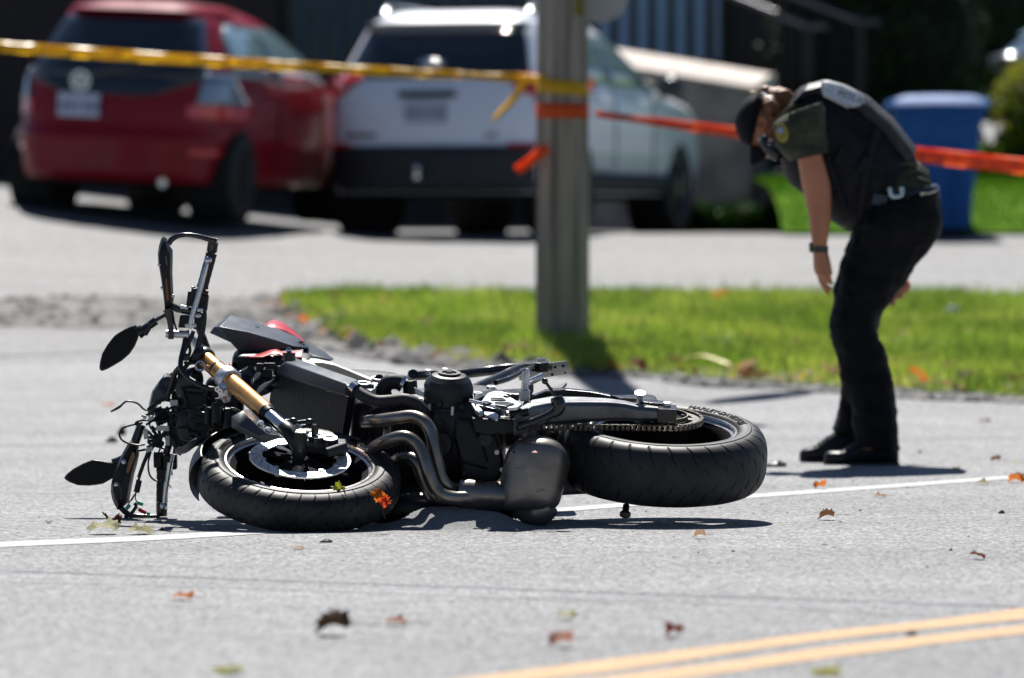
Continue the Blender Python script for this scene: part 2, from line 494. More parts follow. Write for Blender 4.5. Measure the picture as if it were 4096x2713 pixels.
blades('yellowed_grass', 26000, patchy(.08, 1.6, 3), .015, .07, .004, M_grassy, seed=8, label='yellowed patches of grass in the roadside verge')
blades('deep_green_grass', 24000, patchy(.05, 1.1, 17), .03, .10, .0045, M_grassd, seed=9, label='deeper green clumps of grass in the roadside verge')
# ================================================================ BACKGROUND THINGS
M_rubber = mat('tyre_rubber', (.012, .012, .013), .62, col2=(.024, .024, .026), scale=18, bump=.25, bscale=90, bdist=.002)
M_darkwell = mat('wheel_well_black', (.008, .008, .008), .9)
M_glass_dark = mat('tinted_glass', (.008, .012, .018), .06, vary=.05, rvary=.01, coat=.6, spec=.6)
M_glass_side = mat('side_glass', (.20, .31, .35), .08, vary=.1, rvary=.02, spec=1.0, coat=1.0)
M_redcar = mat('red_car_paint', (.24, .005, .014), .36, metal=.0, scale=2, vary=.1, rvary=.04, coat=.22, spec=.2)
M_whitecar = mat('white_car_paint', (.86, .90, .97), .35, scale=2, vary=.02, rvary=.04, coat=.6)
M_blackcar = mat('black_car_paint', (.01, .012, .018), .2, scale=2, vary=.1, rvary=.04, coat=1.0)
M_cladding = mat('grey_black_cladding', (.018, .02, .024), .55, scale=12)
M_tail_red = mat('red_tail_lens', (.65, .012, .02), .1, coat=1.0, vary=.1)
M_tail_clear = mat('clear_tail_lens', (.24, .28, .34), .12, coat=1.0, vary=.1, metal=.4)
M_plate = mat('number_plate', (.50, .55, .68), .4, vary=.05)
M_platetxt = mat('plate_blue_lettering', (.02, .05, .18), .5)
M_chrome_b = mat('chrome_badge', (.75, .76, .78), .15, metal=1, vary=.05, rvary=.03)
M_alloy = mat('alloy_wheel', (.3, .3, .32), .3, metal=.9, vary=.1)

class Car:
    def __init__(s, z, rear, front, half, pow_=5.5):
        s.z, s.r, s.f, s.h, s.n = z, rear, front, half, pow_
    def at(s, z):
        return np.interp(z, s.z, s.r), np.interp(z, s.z, s.f), np.interp(z, s.z, s.h)
    def rear(s, x, z, off=0.0):
        r, f, h = s.at(z); mid, hl = (r + f) / 2, (f - r) / 2
        t = min(.9999, abs(x) / h)
        return V((x, mid - hl * (1 - t ** s.n) ** (1 / s.n) - off, z))
    def side(s, y, z, off=0.0, sg=1):
        r, f, h = s.at(z); mid, hl = (r + f) / 2, (f - r) / 2
        t = min(.9999, abs(y - mid) / hl)
        return V((sg * (h * (1 - t ** s.n) ** (1 / s.n) + off), y, z))

def make_car(name, loc, rz, label, group, car, paint, wheels, wr, ww, tread_half, sill=.22, topz=None):
    t = thing(name, loc, label, 'car', group, rz)
    ROOT[t.name] = V((0, 0, 0))
    z0, z1 = sill, car.z[-1]
    zs = list(np.linspace(z0, z1, 64))
    NT = 144; v = []; f = []
    for z in zs:
        r, fr, h = car.at(z); mid, hl = (r + fr) / 2, (fr - r) / 2
        for k in range(NT):
            th = 2 * math.pi * (k + .5) / NT
            c, s_ = math.cos(th), math.sin(th)
            v.append((h * math.copysign(abs(c) ** (2 / car.n), c), mid + hl * math.copysign(abs(s_) ** (2 / car.n), s_), z))
    def inarch(i):
        x, y, z = v[i]
        return any((y - w[1]) ** 2 + (z - wr) ** 2 < (wr + .032) ** 2 and abs(x) > .5 for w in wheels)
    for i in range(len(zs) - 1):
        for k in range(NT):
            q = (i * NT + k, i * NT + (k + 1) % NT, (i + 1) * NT + (k + 1) % NT, (i + 1) * NT + k)
            if all(inarch(j) for j in q): continue
            f.append(q)
    # roof crown
    last = (len(zs) - 1) * NT; prev = last
    cx = sum(v[last + k][0] for k in range(NT)) / NT; cy = sum(v[last + k][1] for k in range(NT)) / NT
    for q, (sc_, dz) in enumerate(((.93, .016), (.8, .03), (.55, .042), (.25, .05), (.02, .052))):
        st = len(v)
        for k in range(NT):
            p = v[last + k]; v.append((cx + (p[0] - cx) * sc_, cy + (p[1] - cy) * sc_, z1 + dz))
        for k in range(NT): f.append((prev + k, prev + (k + 1) % NT, st + (k + 1) % NT, st + k))
        prev = st
    f.append(tuple(prev + k for k in range(NT)))
    b = fixn(mk('body', v, f, paint, t, smooth=True))
    u = MB()
    hb = car.at(sill)[2]; r, fr, _ = car.at(sill)
    u.abox(-hb + .26, hb - .26, r + .22, fr - .3, sill - .04, sill + .3)
    u.build('underbody', M_darkwell, t, smooth=False)
    for wx, wy in wheels:
        sgn = 1 if wx > 0 else -1
        wl = MB(); wl.cyl((sgn * (tread_half - .34), wy, wr), (sgn * (tread_half - .02), wy, wr), wr + .025, seg=32); wl.build('wheel_well', M_darkwell, t)
        w = MB()
        prof = [(wr * .66, -ww / 2), (wr * .93, -ww / 2), (wr, -ww / 2 + .03), (wr, ww / 2 - .03), (wr * .93, ww / 2), (wr * .66, ww / 2), (wr * .62, 0)]
        w.lathe(prof, (wx, wy, wr), (1, 0, 0), 40)
        wo = w.build('wheel', M_rubber, t)
        rm = MB()
        rm.lathe([(wr * .64, sgn * (ww / 2 - .02)), (wr * .68, sgn * (ww / 2 - .0)), (wr * .66, -sgn * ww * .4), (wr * .6, -sgn * ww * .4)], (wx, wy, wr), (1, 0, 0), 40)
        rm.cyl((wx + sgn * (ww / 2 - .05), wy, wr), (wx + sgn * (ww / 2 - .02), wy, wr), .07)
        for k in range(6):
            a = k * math.pi / 3 + .3; d = V((0, math.cos(a), math.sin(a))); e = V((0, -math.sin(a), math.cos(a)))
            rm.box(V((wx + sgn * (ww / 2 - .04), wy, wr)) + d * wr * .36, (.012, 0, 0), d * wr * .31, e * .025)
        rm.build('rim', M_alloy, wo)
    return t

def patch_rear(name, car, x0, x1, z0, z1, m, t, off=.008, shape=None, nx=14, nz=10):
    v = []; f = []
    for j in range(nz + 1):
        z = z0 + (z1 - z0) * j / nz
        a, b_ = (x0, x1) if shape is None else shape(j / nz)
        for i in range(nx + 1):
            v.append(car.rear(a + (b_ - a) * i / nx, z, off))
    for j in range(nz):
        for i in range(nx):
            a = j * (nx + 1) + i; f.append((a, a + 1, a + nx + 2, a + nx + 1))
    n0 = len(v)
    o = mk(name, v, f, m, t, smooth=True)
    md = o.modifiers.new('thick', 'SOLIDIFY'); md.thickness = .012; md.offset = 0
    return o
def patch_side(name, car, yz, m, t, off=.006, sg=1):
    """yz: list of (z, y0, y1) rows"""
    v = []; f = []; nx = 10
    for z, a, b_ in yz:
        for i in range(nx + 1): v.append(car.side(a + (b_ - a) * i / nx, z, off, sg))
    for j in range(len(yz) - 1):
        for i in range(nx):
            a = j * (nx + 1) + i; f.append((a, a + 1, a + nx + 2, a + nx + 1))
    o = mk(name, v, f, m, t, smooth=True)
    md = o.modifiers.new('thick', 'SOLIDIFY'); md.thickness = .01; md.offset = 0
    return o
def plate_on(car, t, x, z, w, h, txt, name='number_plate', off=.02):
    c = car.rear(x, z, off)
    p = MB(); p.box(c, (w / 2, 0, 0), (0, .006, 0), (0, 0, h / 2)); o = p.build(name, M_plate, t, bevel=.004)
    tv, tf = text_mesh(txt, h * .55)
    mk('lettering', [(c.x + q.x, c.y - .009, c.z + q.y - .01) for q in tv], tf, M_platetxt, o)['kind'] = 'stuff'
    return o

CARG = 'cars parked nose-in on the lot behind the verge'
fit = Car([.20, .30, .55, .62, .80, .95, 1.05, 1.2, 1.35, 1.44, 1.49],
          [.06, .0, .0, .05, .07, .10, .17, .27, .38, .46, .60],
          [3.85, 3.9, 3.9, 3.88, 3.75, 3.45, 3.05, 2.75, 2.35, 2.0, 1.75],
          [.76, .80, .845, .845, .845, .825, .79, .71, .62, .55, .46], 4.4)
rx_, ry_ = (229 * 1.7305 - PCX) / FPX, 35.8
lx_ = rx_ * ry_
RC = make_car('parked_hatchback', (lx_, ry_, gh(lx_, ry_ + .5) + .01), -R(15), 'small dark red hatchback seen from behind, parked at the left', CARG, fit, M_redcar,
              [(-.74, .68), (.74, .68), (-.74, 3.15), (.74, 3.15)], .30, .19, .84, sill=.24)
RC.rotation_euler = (0, R(2.6), -R(15))
patch_rear('rear_window', fit, 0, 0, .98, 1.40, M_glass_dark, RC, shape=lambda q: (-.68 + q * .15, .68 - q * .15), off=.01)
patch_rear('tailgate_black_panel', fit, 0, 0, .84, .975, M_glass_dark, RC, shape=lambda q: (-.33 - q * .35, .33 + q * .35), off=.012)
for sg in (-1, 1):
    patch_rear('tail_light', fit, sg * .60, sg * .83, .80, 1.02, M_tail_clear, RC, off=.016, shape=(lambda q, sg=sg: (sg * (.62 + .03 * q), sg * (.825 - .06 * q))))
    patch_rear('tail_light', fit, sg * .57, sg * .83, .70, .795, M_tail_red, RC, off=.015)
    patch_rear('reflector', fit, sg * .6, sg * .8, .44, .48, M_tail_red, RC, off=.012)
plate_on(fit, RC, -.20, .76, .31, .17, 'A12 BCD'.replace('A12 BCD', 'H0H 886'))
bd = MB(); bd.lathe([(.055, -.006), (.07, -.006), (.07, .006), (.055, .006)], fit.rear(-.2, .93, .03), (0, 1, 0), 24)
for dx in (-.028, .028): bd.box(fit.rear(-.2, .93, .03) + V((dx, 0, 0)), (.007, 0, 0), (0, .005, 0), (0, 0, .045))
bd.box(fit.rear(-.2, .93, .03), (.03, 0, 0), (0, .005, 0), (0, 0, .007))
bd.build('badge', M_chrome_b, RC)
sp = MB(); sp.rings([[fit.rear(-.60 + .1 * i, 1.455, .0) + V((0, dy, dz)) for dy, dz in ((-.0, -.02), (-.10, .0), (.0, .03))] for i in range(13)])
sp.build('roof_spoiler', M_redcar, RC)
SB = [(1.0, .62, 1.35), (1.1, .60, 1.37), (1.2, .62, 1.38), (1.3, .68, 1.38), (1.38, .80, 1.38)]
patch_side('side_window', fit, SB, M_glass_side, RC)
patch_side('side_window', fit, [(1.0, 1.44, 2.72), (1.1, 1.44, 2.6), (1.2, 1.44, 2.42), (1.3, 1.44, 2.15), (1.38, 1.44, 1.95)], M_glass_side, RC)
patch_side('side_window', fit, SB, M_glass_side, RC, sg=-1)
patch_side('door_gap', fit, [(z, 1.40, 1.405) for z in np.linspace(.3, 1.38, 12)], M_darkwell, RC, off=.003)
patch_side('door_gap', fit, [(z, 2.45, 2.456) for z in np.linspace(.3, .98, 8)], M_darkwell, RC, off=.003)
for y in (1.25, 2.2):
    h_ = MB(); h_.tube([fit.side(y - .09, .90, .005), fit.side(y - .07, .90, .035), fit.side(y + .07, .90, .035), fit.side(y + .09, .90, .005)], .012); h_.build('door_handle', M_redcar, RC)
mr = MB(); mr.ball(fit.side(2.62, 1.0, .13), .10, .05, .07); mr.build('side_mirror', M_redcar, RC)
wp = MB(); wp.tube([fit.rear(-.05, 1.0, .02), fit.rear(.3, 1.06, .025), fit.rear(.45, 1.07, .025)], .009); wp.build('rear_wiper', M_darkwell, RC)
ex = MB(); ex.cyl((.45, .02, .24), (.45, .4, .24), .03); ex.build('exhaust_tip', M_chrome_b, RC)
an = MB(); an.tube([(0, .75, 1.53), (0, .6, 1.70)], .004); an.build('aerial', M_darkwell, RC)

suv = Car([.24, .34, .60, .66, .85, 1.0, 1.12, 1.25, 1.45, 1.56, 1.62],
          [.08, .0, .0, .05, .06, .09, .14, .22, .36, .44, .58],
          [4.45, 4.52, 4.56, 4.56, 4.5, 4.25, 3.35, 3.05, 2.55, 2.2, 1.9],
          [.84, .88, .915, .915, .915, .905, .87, .81, .72, .66, .58], 6.5)
SUV_Y = 37.2
sxu = (985 * 1.7305 - PCX) / FPX * SUV_Y
WC = make_car('parked_crossover', (sxu, SUV_Y, .84), -R(18), 'white crossover with dark bumper parked right behind the wooden pole', CARG, suv, M_whitecar,
              [(-.80, .85), (.80, .85), (-.80, 3.5), (.80, 3.5)], .355, .235, .915, sill=.30)
patch_rear('rear_window', suv, 0, 0, 1.14, 1.50, M_glass_dark, WC, shape=lambda q: (-.80 + q * .12, .80 - q * .12), off=.01)
patch_rear('roof_spoiler', suv, -.62, .62, 1.50, 1.555, M_cladding, WC, off=.05)
patch_rear('bumper', suv, -.90, .90, .31, .64, M_cladding, WC, off=.014)
for sg in (-1, 1):
    patch_rear('tail_light', suv, 0, 0, 1.02, 1.16, M_tail_red, WC, off=.018, shape=(lambda q, sg=sg: (sg * (.70 - .18 * q), sg * .885)))
    patch_rear('tail_light', suv, 0, 0, .90, 1.02, M_tail_red, WC, off=.017, shape=(lambda q, sg=sg: (sg * (.80 - .05 * q), sg * .9)))
    patch_rear('reflector', suv, sg * .6, sg * .86, .635, .66, M_tail_red, WC, off=.02)
    patch_side('sill_cladding', suv, [(z, .45, 4.3) for z in (.31, .38, .46)], M_cladding, WC, sg=sg)
bz = MB(); bz.box(suv.rear(-.02, 1.02, .02), (.22, 0, 0), (0, .01, 0), (0, 0, .022)); bz.build('plate_trim', M_cladding, WC, bevel=.004)
plate_on(suv, WC, -.02, .89, .32, .17, 'K47 LTR'.replace('K47 LTR', '024 NZJ'), off=.015)
gl = MB(); gl.ball(suv.rear(-.02, 1.245, .05), .10, .02, .032); gl.build('badge', M_chrome_b, WC)
for (x, w_) in ((-.52, .12), (.48, .05)):
    q = MB(); q.box(suv.rear(x, .72, .01), (w_, 0, 0), (0, .004, 0), (0, 0, .018)); q.build('model_badge', M_alloy, WC, bevel=.003)
hb = MB(); hb.cyl(suv.rear(-.03, .42, .12), suv.rear(-.03, .42, -.1), .02); hb.ball(suv.rear(-.03, .47, .12), .032); hb.build('tow_ball', M_chrome_b, WC)
patch_side('side_window', suv, [(1.12, .75, 1.7), (1.25, .75, 1.7), (1.4, .85, 1.7), (1.5, .95, 1.7)], M_glass_side, WC)
patch_side('side_window', suv, [(1.12, 1.76, 3.2), (1.25, 1.76, 2.95), (1.4, 1.76, 2.6), (1.5, 1.76, 2.3)], M_glass_side, WC)
for y in (1.73, 2.75): patch_side('door_gap', suv, [(z, y, y + .006) for z in np.linspace(.36, 1.1, 8)], M_darkwell, WC, off=.004)
for y in (1.5, 2.5):
    h_ = MB(); h_.tube([suv.side(y - .1, 1.0, .005), suv.side(y - .08, 1.0, .035), suv.side(y + .08, 1.0, .035), suv.side(y + .1, 1.0, .005)], .013); h_.build('door_handle', M_whitecar, WC)
mr = MB(); mr.ball(suv.side(3.1, 1.14, .14), .12, .06, .085); mr.build('side_mirror', M_blackcar, WC)
mr = MB(); mr.ball(suv.side(3.1, 1.14, .14, -1), .12, .06, .085); mr.build('side_mirror', M_whitecar, WC)
hl = MB(); hl.ball(suv.side(4.35, .88, -.02), .05, .14, .07); hl.build('headlight', M_tail_clear, WC)
for sg in (-1, 1):
    rr = MB(); rr.tube([(sg * .56, .7, 1.64), (sg * .57, .8, 1.70), (sg * .57, 1.8, 1.71), (sg * .56, 2.0, 1.66)], .015); rr.build('roof_rail', M_chrome_b, WC)

# third car, only its windscreen corner shows at the right edge
b3 = Car([.2, .5, .8, .95, 1.1, 1.3, 1.42, 1.46], [0, 0, 0, .1, .6, 1.0, 1.4, 1.7], [4.5, 4.5, 4.45, 3.9, 3.3, 2.8, 2.4, 2.2], [.85, .9, .9, .88, .82, .68, .6, .52])
p3 = D(2290 * 1.7305, 170 * 1.7305, 53)
BC = make_car('parked_sedan', (6.95, 52.2, gh(6.9, 51)), R(158), 'dark car with a glinting bonnet at the far right edge of the photo', CARG, b3, M_blackcar,
              [(-.76, .9), (.76, .9), (-.76, 3.6), (.76, 3.6)], .33, .2, .9)
wv = []
for j, (z, yy, hw) in enumerate(((.98, 3.78, .74), (1.1, 3.32, .72), (1.3, 2.83, .6), (1.4, 2.5, .54))):
    for i in range(9): wv.append((-hw + hw * 2 * i / 8, yy + .02, z + .015))
mk('windscreen', wv, [(j * 9 + i, j * 9 + i + 1, (j + 1) * 9 + i + 1, (j + 1) * 9 + i) for j in range(3) for i in range(8)], M_glass_side, BC, smooth=True)
for sg in (-1, 1):
    hl = MB(); hl.ball((sg * .66, 4.42, .72), .2, .07, .08); hl.build('headlight', M_tail_clear, BC)

# ---------------------------------------------------------------- utility pole, tapes
def wood(name, c1, c2, g=1):
    m = bpy.data.materials.new(name); m.use_nodes = True
    nt = m.node_tree; N = nt.nodes; L = nt.links; b = N['Principled BSDF']
    tc = N.new('ShaderNodeTexCoord').outputs['Object']
    mp = N.new('ShaderNodeMapping'); mp.inputs['Scale'].default_value = (1, 1, .04); L.new(tc, mp.inputs[0])
    n = N.new('ShaderNodeTexNoise'); n.inputs['Scale'].default_value = 45; n.inputs['Detail'].default_value = 6; n.inputs['Roughness'].default_value = .7; L.new(mp.outputs[0], n.inputs['Vector'])
    n2 = N.new('ShaderNodeTexNoise'); n2.inputs['Scale'].default_value = 14; n2.inputs['Detail'].default_value = 4; L.new(mp.outputs[0], n2.inputs['Vector'])
    ad = N.new('ShaderNodeMath'); ad.operation = 'ADD'; L.new(n.outputs['Fac'], ad.inputs[0]); L.new(n2.outputs['Fac'], ad.inputs[1])
    mr = N.new('ShaderNodeMapRange'); mr.inputs['From Min'].default_value = .7; mr.inputs['From Max'].default_value = 1.3; L.new(ad.outputs[0], mr.inputs['Value'])
    rp = N.new('ShaderNodeValToRGB'); rp.color_ramp.elements[0].color = (*c1, 1); rp.color_ramp.elements[1].color = (*c2, 1)
    cr = rp.color_ramp.elements.new(.2); cr.color = (*[(a + b_) * .4 for a, b_ in zip(c1, c2)], 1)
    L.new(mr.outputs[0], rp.inputs[0]); L.new(rp.outputs[0], b.inputs['Base Color']); b.inputs['Roughness'].default_value = .85
    bp = N.new('ShaderNodeBump'); bp.inputs['Strength'].default_value = .9; bp.inputs['Distance'].default_value = .012
    L.new(n.outputs['Fac'], bp.inputs['Height']); L.new(bp.outputs[0], b.inputs['Normal'])
    return m
M_polewood = wood('weathered_pole_wood', (.13, .105, .085), (.44, .385, .33))
PY = 27.6
pb = D(*cZ(1300, 785), PY)
PX = pb.x
PZ = gh(PX, PY)
pole = thing('utility_pole', (PX, PY, PZ), 'weathered grey wooden utility pole standing in the grass verge, wrapped with tape', 'pole')
pm = MB()
rs = []
lean = .012
for i in range(40):
    z = -.3 + i * .24
    rr = .147 - .0055 * z
    rs.append([V((PX + lean * z * .0 + math.cos(a) * rr * (1 + .02 * noise.noise(V((math.cos(a) * 3, math.sin(a) * 3, z * .3)))), PY + math.sin(a) * rr, PZ + z)) for a in [2 * math.pi * k / 48 for k in range(48)]])
pm.rings(rs); pm.build('shaft', M_polewood, pole)
# drying cracks
for k, (a, z0, z1) in enumerate(((-1.9, .3, 1.5), (-1.35, 1.1, 2.3), (-1.0, .1, .9), (-2.4, .9, 1.9), (-1.6, 1.9, 2.7), (-.6, .6, 2.2), (-2.8, .2, 1.2))):
    c = MB(); pts = []
    for i in range(12):
        z = z0 + (z1 - z0) * i / 11; rr = .1465 - .0055 * z; aa = a + .04 * math.sin(z * 7 + k)
        pts.append((PX + math.cos(aa) * rr, PY + math.sin(aa) * rr, PZ + z))
    c.tube(pts, [.0015 + .004 * math.sin(math.pi * i / 11) for i in range(12)], 6); c.build('crack', M_darkwell, pole)
ca = MB(); ca.abox(PX - .45, PX + .45, PY - .06, PY + .06, PZ + 8.35, PZ + 8.47); ca.build('crossarm', M_polewood, pole, bevel=.01)
for dx in (-.4, .4):
    q = MB(); q.cyl((PX + dx, PY, PZ + 8.47), (PX + dx, PY, PZ + 8.62), .035); q.build('insulator', M_alloy, pole)
gl0 = G(*cZ(1640, 934)); gl1 = G(*cZ(1860, 906))
l0 = gl0 + SUNDIR * (5.7 / SUNDIR.z); l1 = gl1 + SUNDIR * (5.9 / SUNDIR.z)
la = MB(); la.tube([(PX, PY, l0.z + .1), l0.lerp(V((PX, PY, l0.z)), .5), l0], .022, smooth=4); la.build('lamp_arm', M_alloy, pole)
la = MB(); la.tube([l0, l0.lerp(l1, .3), l0.lerp(l1, .8), l1], [.05, .12, .12, .05], 14, flat=.5); la.build('lamp_head', M_alloy, pole)
sg_ = MB(); sg_.lathe([(.0, 0), (.17, 0), (.17, .012), (0, .012)], (PX + .20, PY + .16, D(2400, -40, PY).z), (0, 1, 0), 32); 
M_signgrey = mat('sign_back_grey', (.42, .42, .43), .5, vary=.06)
sg_.build('sign', M_signgrey, pole)
M_olive = mat('olive_tag', (.14, .13, .012), .5)
def arc_band(name, z0, z1, a0, a1, m, parent, rad=.1475, dz=0.0, n=24, thick=.002, text=None):
    v = []; f = []
    for i in range(n + 1):
        a = a0 + (a1 - a0) * i / n
        for z in (z0, z1):
            zz = z + dz * i / n; rr = rad - .0055 * (zz) + .0015
            v.append((PX + math.cos(a) * rr, PY + math.sin(a) * rr, PZ + zz))
    for i in range(n): f.append((2 * i, 2 * i + 2, 2 * i + 3, 2 * i + 1))
    o = mk(name, v, f, m, parent, smooth=True)
    md = o.modifiers.new('t', 'SOLIDIFY'); md.thickness = thick
    return o
def zof(py): return D(2250, py, PY - .14).z - PZ
arc_band('tag', zof(60), zof(-60), -1.1, -.55, M_olive, pole)

def tape_mat(name, col, tl=.45):
    m = bpy.data.materials.new(name); m.use_nodes = True
    nt = m.node_tree; N = nt.nodes; L = nt.links; b = N['Principled BSDF']
    b.inputs['Roughness'].default_value = .3; b.inputs['Base Color'].default_value = (*col, 1)
    tr = N.new('ShaderNodeBsdfTranslucent'); tr.inputs[0].default_value = (*col, 1)
    mx = N.new('ShaderNodeMixShader'); mx.inputs[0].default_value = tl
    nz = N.new('ShaderNodeTexNoise'); nz.inputs['Scale'].default_value = 6; nz.inputs['Detail'].default_value = 4
    tc = N.new('ShaderNodeTexCoord'); L.new(tc.outputs['Object'], nz.inputs['Vector'])
    bp = N.new('ShaderNodeBump'); bp.inputs['Strength'].default_value = .5; bp.inputs['Distance'].default_value = .01
    L.new(nz.outputs['Fac'], bp.inputs['Height']); L.new(bp.outputs[0], b.inputs['Normal']); L.new(bp.outputs[0], tr.inputs['Normal'])
    L.new(b.outputs[0], mx.inputs[1]); L.new(tr.outputs[0], mx.inputs[2]); L.new(mx.outputs[0], N['Material Output'].inputs[0])
    return m
M_ytape = tape_mat('yellow_barrier_tape', (.90, .60, .03), .5)
M_rtape = tape_mat('red_barrier_tape', (.98, .17, .03), .55)
M_tprint = mat('black_tape_print', (.02, .012, .005), .5)

def ribbon_tape(root, name, p0, p1, w0, w1, sag, m, n=80, tilt0=0.0, tilt1=0.0, wob_=.25, txt=None, txt_step=.9, tsize=.035, flip=False):
    """thin tape strip between two points, sagging and gently twisting, with printed words following it"""
    def fr(t):
        c = V(p0).lerp(V(p1), t); c.z -= sag * 4 * t * (1 - t)
        a = tilt0 + (tilt1 - tilt0) * t + wob_ * math.sin(t * 9 + 1) * .5 + wob_ * .4 * math.sin(t * 23)
        w = w0 + (w1 - w0) * t
        d = V((0, math.sin(a), math.cos(a)))
        return c, d * (w / 2), d.cross((V(p1) - V(p0)).normalized())
    v = []; f = []
    K = 4
    for i in range(n + 1):
        c, h_, nn = fr(i / n)
        for k in range(K + 1): v.append(c + h_ * (2 * k / K - 1) + nn * .004 * math.sin(k * 2.1 + i * .7))
    for i in range(n):
        for k in range(K): a = i * (K + 1) + k; f.append((a, a + K + 1, a + K + 2, a + 1))
    s = mk(name, v, f, m, root, smooth=True)
    md = s.modifiers.new('t', 'SOLIDIFY'); md.thickness = .0006; md.offset = 0
    if txt:
        tv, tf = text_mesh(txt, tsize); L_ = (V(p1) - V(p0)).length; q = txt_step * .5; tvv = []; tff = []
        while q < L_ - .3:
            n0 = len(tvv)
            for p in tv:
                t = (q + p.x) / L_; c, h_, nn = fr(min(1, max(0, t)))
                side = nn if nn.y < 0 else -nn
                tvv.append(c + h_.normalized() * p.y + side * .007)
            tff += [tuple(i + n0 for i in fc) for fc in tf]
            q += txt_step
        mk('printed_words', tvv, tff, M_tprint, s)['kind'] = 'stuff'
    return s
ytr = thing('yellow_barrier_tape', (PX, PY, PZ), 'yellow barrier tape stretched across the two cars and tied to the pole', 'tape')
ya = D(-160, 176, PY - .35); yb = D(2186, 318, PY - .16)
ribbon_tape(ytr, 'strip', ya, yb, .066, .05, .012, M_ytape, tilt0=.2, tilt1=.5, txt='POLICE LINE DO NOT CROSS'.replace('POLICE LINE DO NOT CROSS', 'DANGER  DANGER  DANGER'), txt_step=1.05, tsize=.052)
arc_band('wrap', zof(362), zof(306), -3.3, .1, M_ytape, ytr, rad=.150, dz=-.035)
kp = D(2100, 318, PY - .2)
kt = MB(); kt.ball(kp, .026, .02, .03, e=.8); kt.build('knot', M_ytape, ytr)
def tail(root, pts, w, m, name='loose_end', tw=1.2):
    P = sph(pts, 8); v = []; f = []
    for i, p in enumerate(P):
        t = (P[min(i + 1, len(P) - 1)] - P[max(i - 1, 0)]).normalized(); a = t.cross(V((0, 1, 0))).normalized()
        a = Quaternion(t, tw * i / len(P)) @ a
        v += [p - a * w / 2, p, p + a * w / 2]
    for i in range(len(P) - 1):
        f += [(3 * i, 3 * i + 3, 3 * i + 4, 3 * i + 1), (3 * i + 1, 3 * i + 4, 3 * i + 5, 3 * i + 2)]
    o = mk(name, v, f, m, root, smooth=True); md = o.modifiers.new('t', 'SOLIDIFY'); md.thickness = .0006
    return o
tail(ytr, [D(2110, 312, PY - .2), D(2085, 350, PY - .22), D(2040, 412, PY - .24), D(1990, 462, PY - .24), D(1972, 482, PY - .22)], .042, M_ytape)
rtr = thing('red_barrier_tape', (PX, PY, PZ), 'orange-red barrier tape running from the pole behind the officer to the right edge', 'tape')
ra = D(2382, 455, PY - .12); rb = D(4300, 688, 24.5)
ribbon_tape(rtr, 'strip', ra, rb, .044, .098, .01, M_rtape, tilt0=.5, tilt1=.25, txt='DANGER  DANGER  DANGER', txt_step=1.0, tsize=.05)
arc_band('wrap', zof(472), zof(412), -3.3, .1, M_rtape, rtr, rad=.151)
tail(rtr, [D(2190, 590, PY - .14), D(2160, 612, PY - .17), D(2120, 645, PY - .2), D(2066, 684, PY - .2)], .062, M_rtape, tw=.5)

# overhead wires whose shadows cross the road
M_wire = mat('wire_black', (.012, .012, .013), .5)
def shadow_src(px, py, hgt):
    g = G(px, py); return g + SUNDIR * ((hgt - g.z) / SUNDIR.z)
for k, (a, b_, hh, rr) in enumerate((((-400, 2270), (4500, 2445), 7.2, .011), ((-400, 1790), (5000, 1745), 8.6, .012))):
    p, q = shadow_src(*a, hh), shadow_src(*b_, hh); d = (q - p)
    p2, q2 = p - d * 2.0, q + d * 2.0
    m_ = MB(); m_.tube([p2 + (q2 - p2) * t / 30 - V((0, 0, 0)) for t in range(31)], rr, 6)
    props(m_.build('overhead_wire', M_wire, None), 'black overhead wire strung along the %s side of the road above the frame' % ('near' if k == 0 else 'far'), 'wire', 'overhead wires')

# ---------------------------------------------------------------- wall, hedge, house, stairs, bin
M_conc = mat('weathered_concrete', (.085, .082, .08), .9, col2=(.20, .19, .18), scale=2.2, detail=8, bump=.5, bscale=40, bdist=.01)
M_conc_cap = mat('pale_concrete_cap', (.60, .52, .46), .85, col2=(.75, .67, .6), scale=6, detail=6, bump=.4, bscale=40, bdist=.008)
WY = 42.2
def ZP(px, py, y): return D(px * 1.7305, py * 1.7305, y)
wr_ = ZP(1738, 545, WY); wl_ = ZP(1300, 545, 43.2)
wall = thing('concrete_wall', (wr_.x, WY, gh(wr_.x, WY)), 'low stained concrete garden wall with a pale sloping cap beside the white car', 'wall')
d = (V((wl_.x, wl_.y, 0)) - V((wr_.x, wr_.y, 0))); nrm = V((-d.y, d.x, 0)).normalized()
if nrm.y > 0: nrm = -nrm
zt_r = ZP(1812, 203, WY).z; zt_l = ZP(1300, 128, 43.2).z; zb = gh(wr_.x, WY) - .2
wb = MB()
a, b_ = V((wr_.x, WY, 0)), V((wl_.x, wl_.y, 0))
def quadbox(mb, a, b_, za0, za1, zb0, zb1, th):
    vs = []
    for p, z0, z1 in ((a, za0, za1), (b_, zb0, zb1)):
        for o_ in (0, th):
            for z in (z0, z1): vs.append(V((p.x, p.y, 0)) - nrm * o_ + V((0, 0, z)))
    return mb.add(vs, [(0, 1, 3, 2), (4, 6, 7, 5), (0, 4, 5, 1), (2, 3, 7, 6), (0, 2, 6, 4), (1, 5, 7, 3)])
quadbox(wb, a, b_, zb, zt_r - .03, zb, zt_l - .03, .28); wb.build('wall_body', M_conc, wall, bevel=.03)
cp = MB(); rs = []
for p, z in ((a - d.normalized() * .06, zt_r), (b_, zt_l)):
    rs.append([V((p.x, p.y, 0)) + nrm * o_ + V((0, 0, z + dz)) for o_, dz in ((.04, -.03), (.04, .0), (-.08, .06), (-.20, .115), (-.30, .115), (-.30, -.03))])
cp.rings(rs); cp.build('cap', M_conc_cap, wall, bevel=.03)
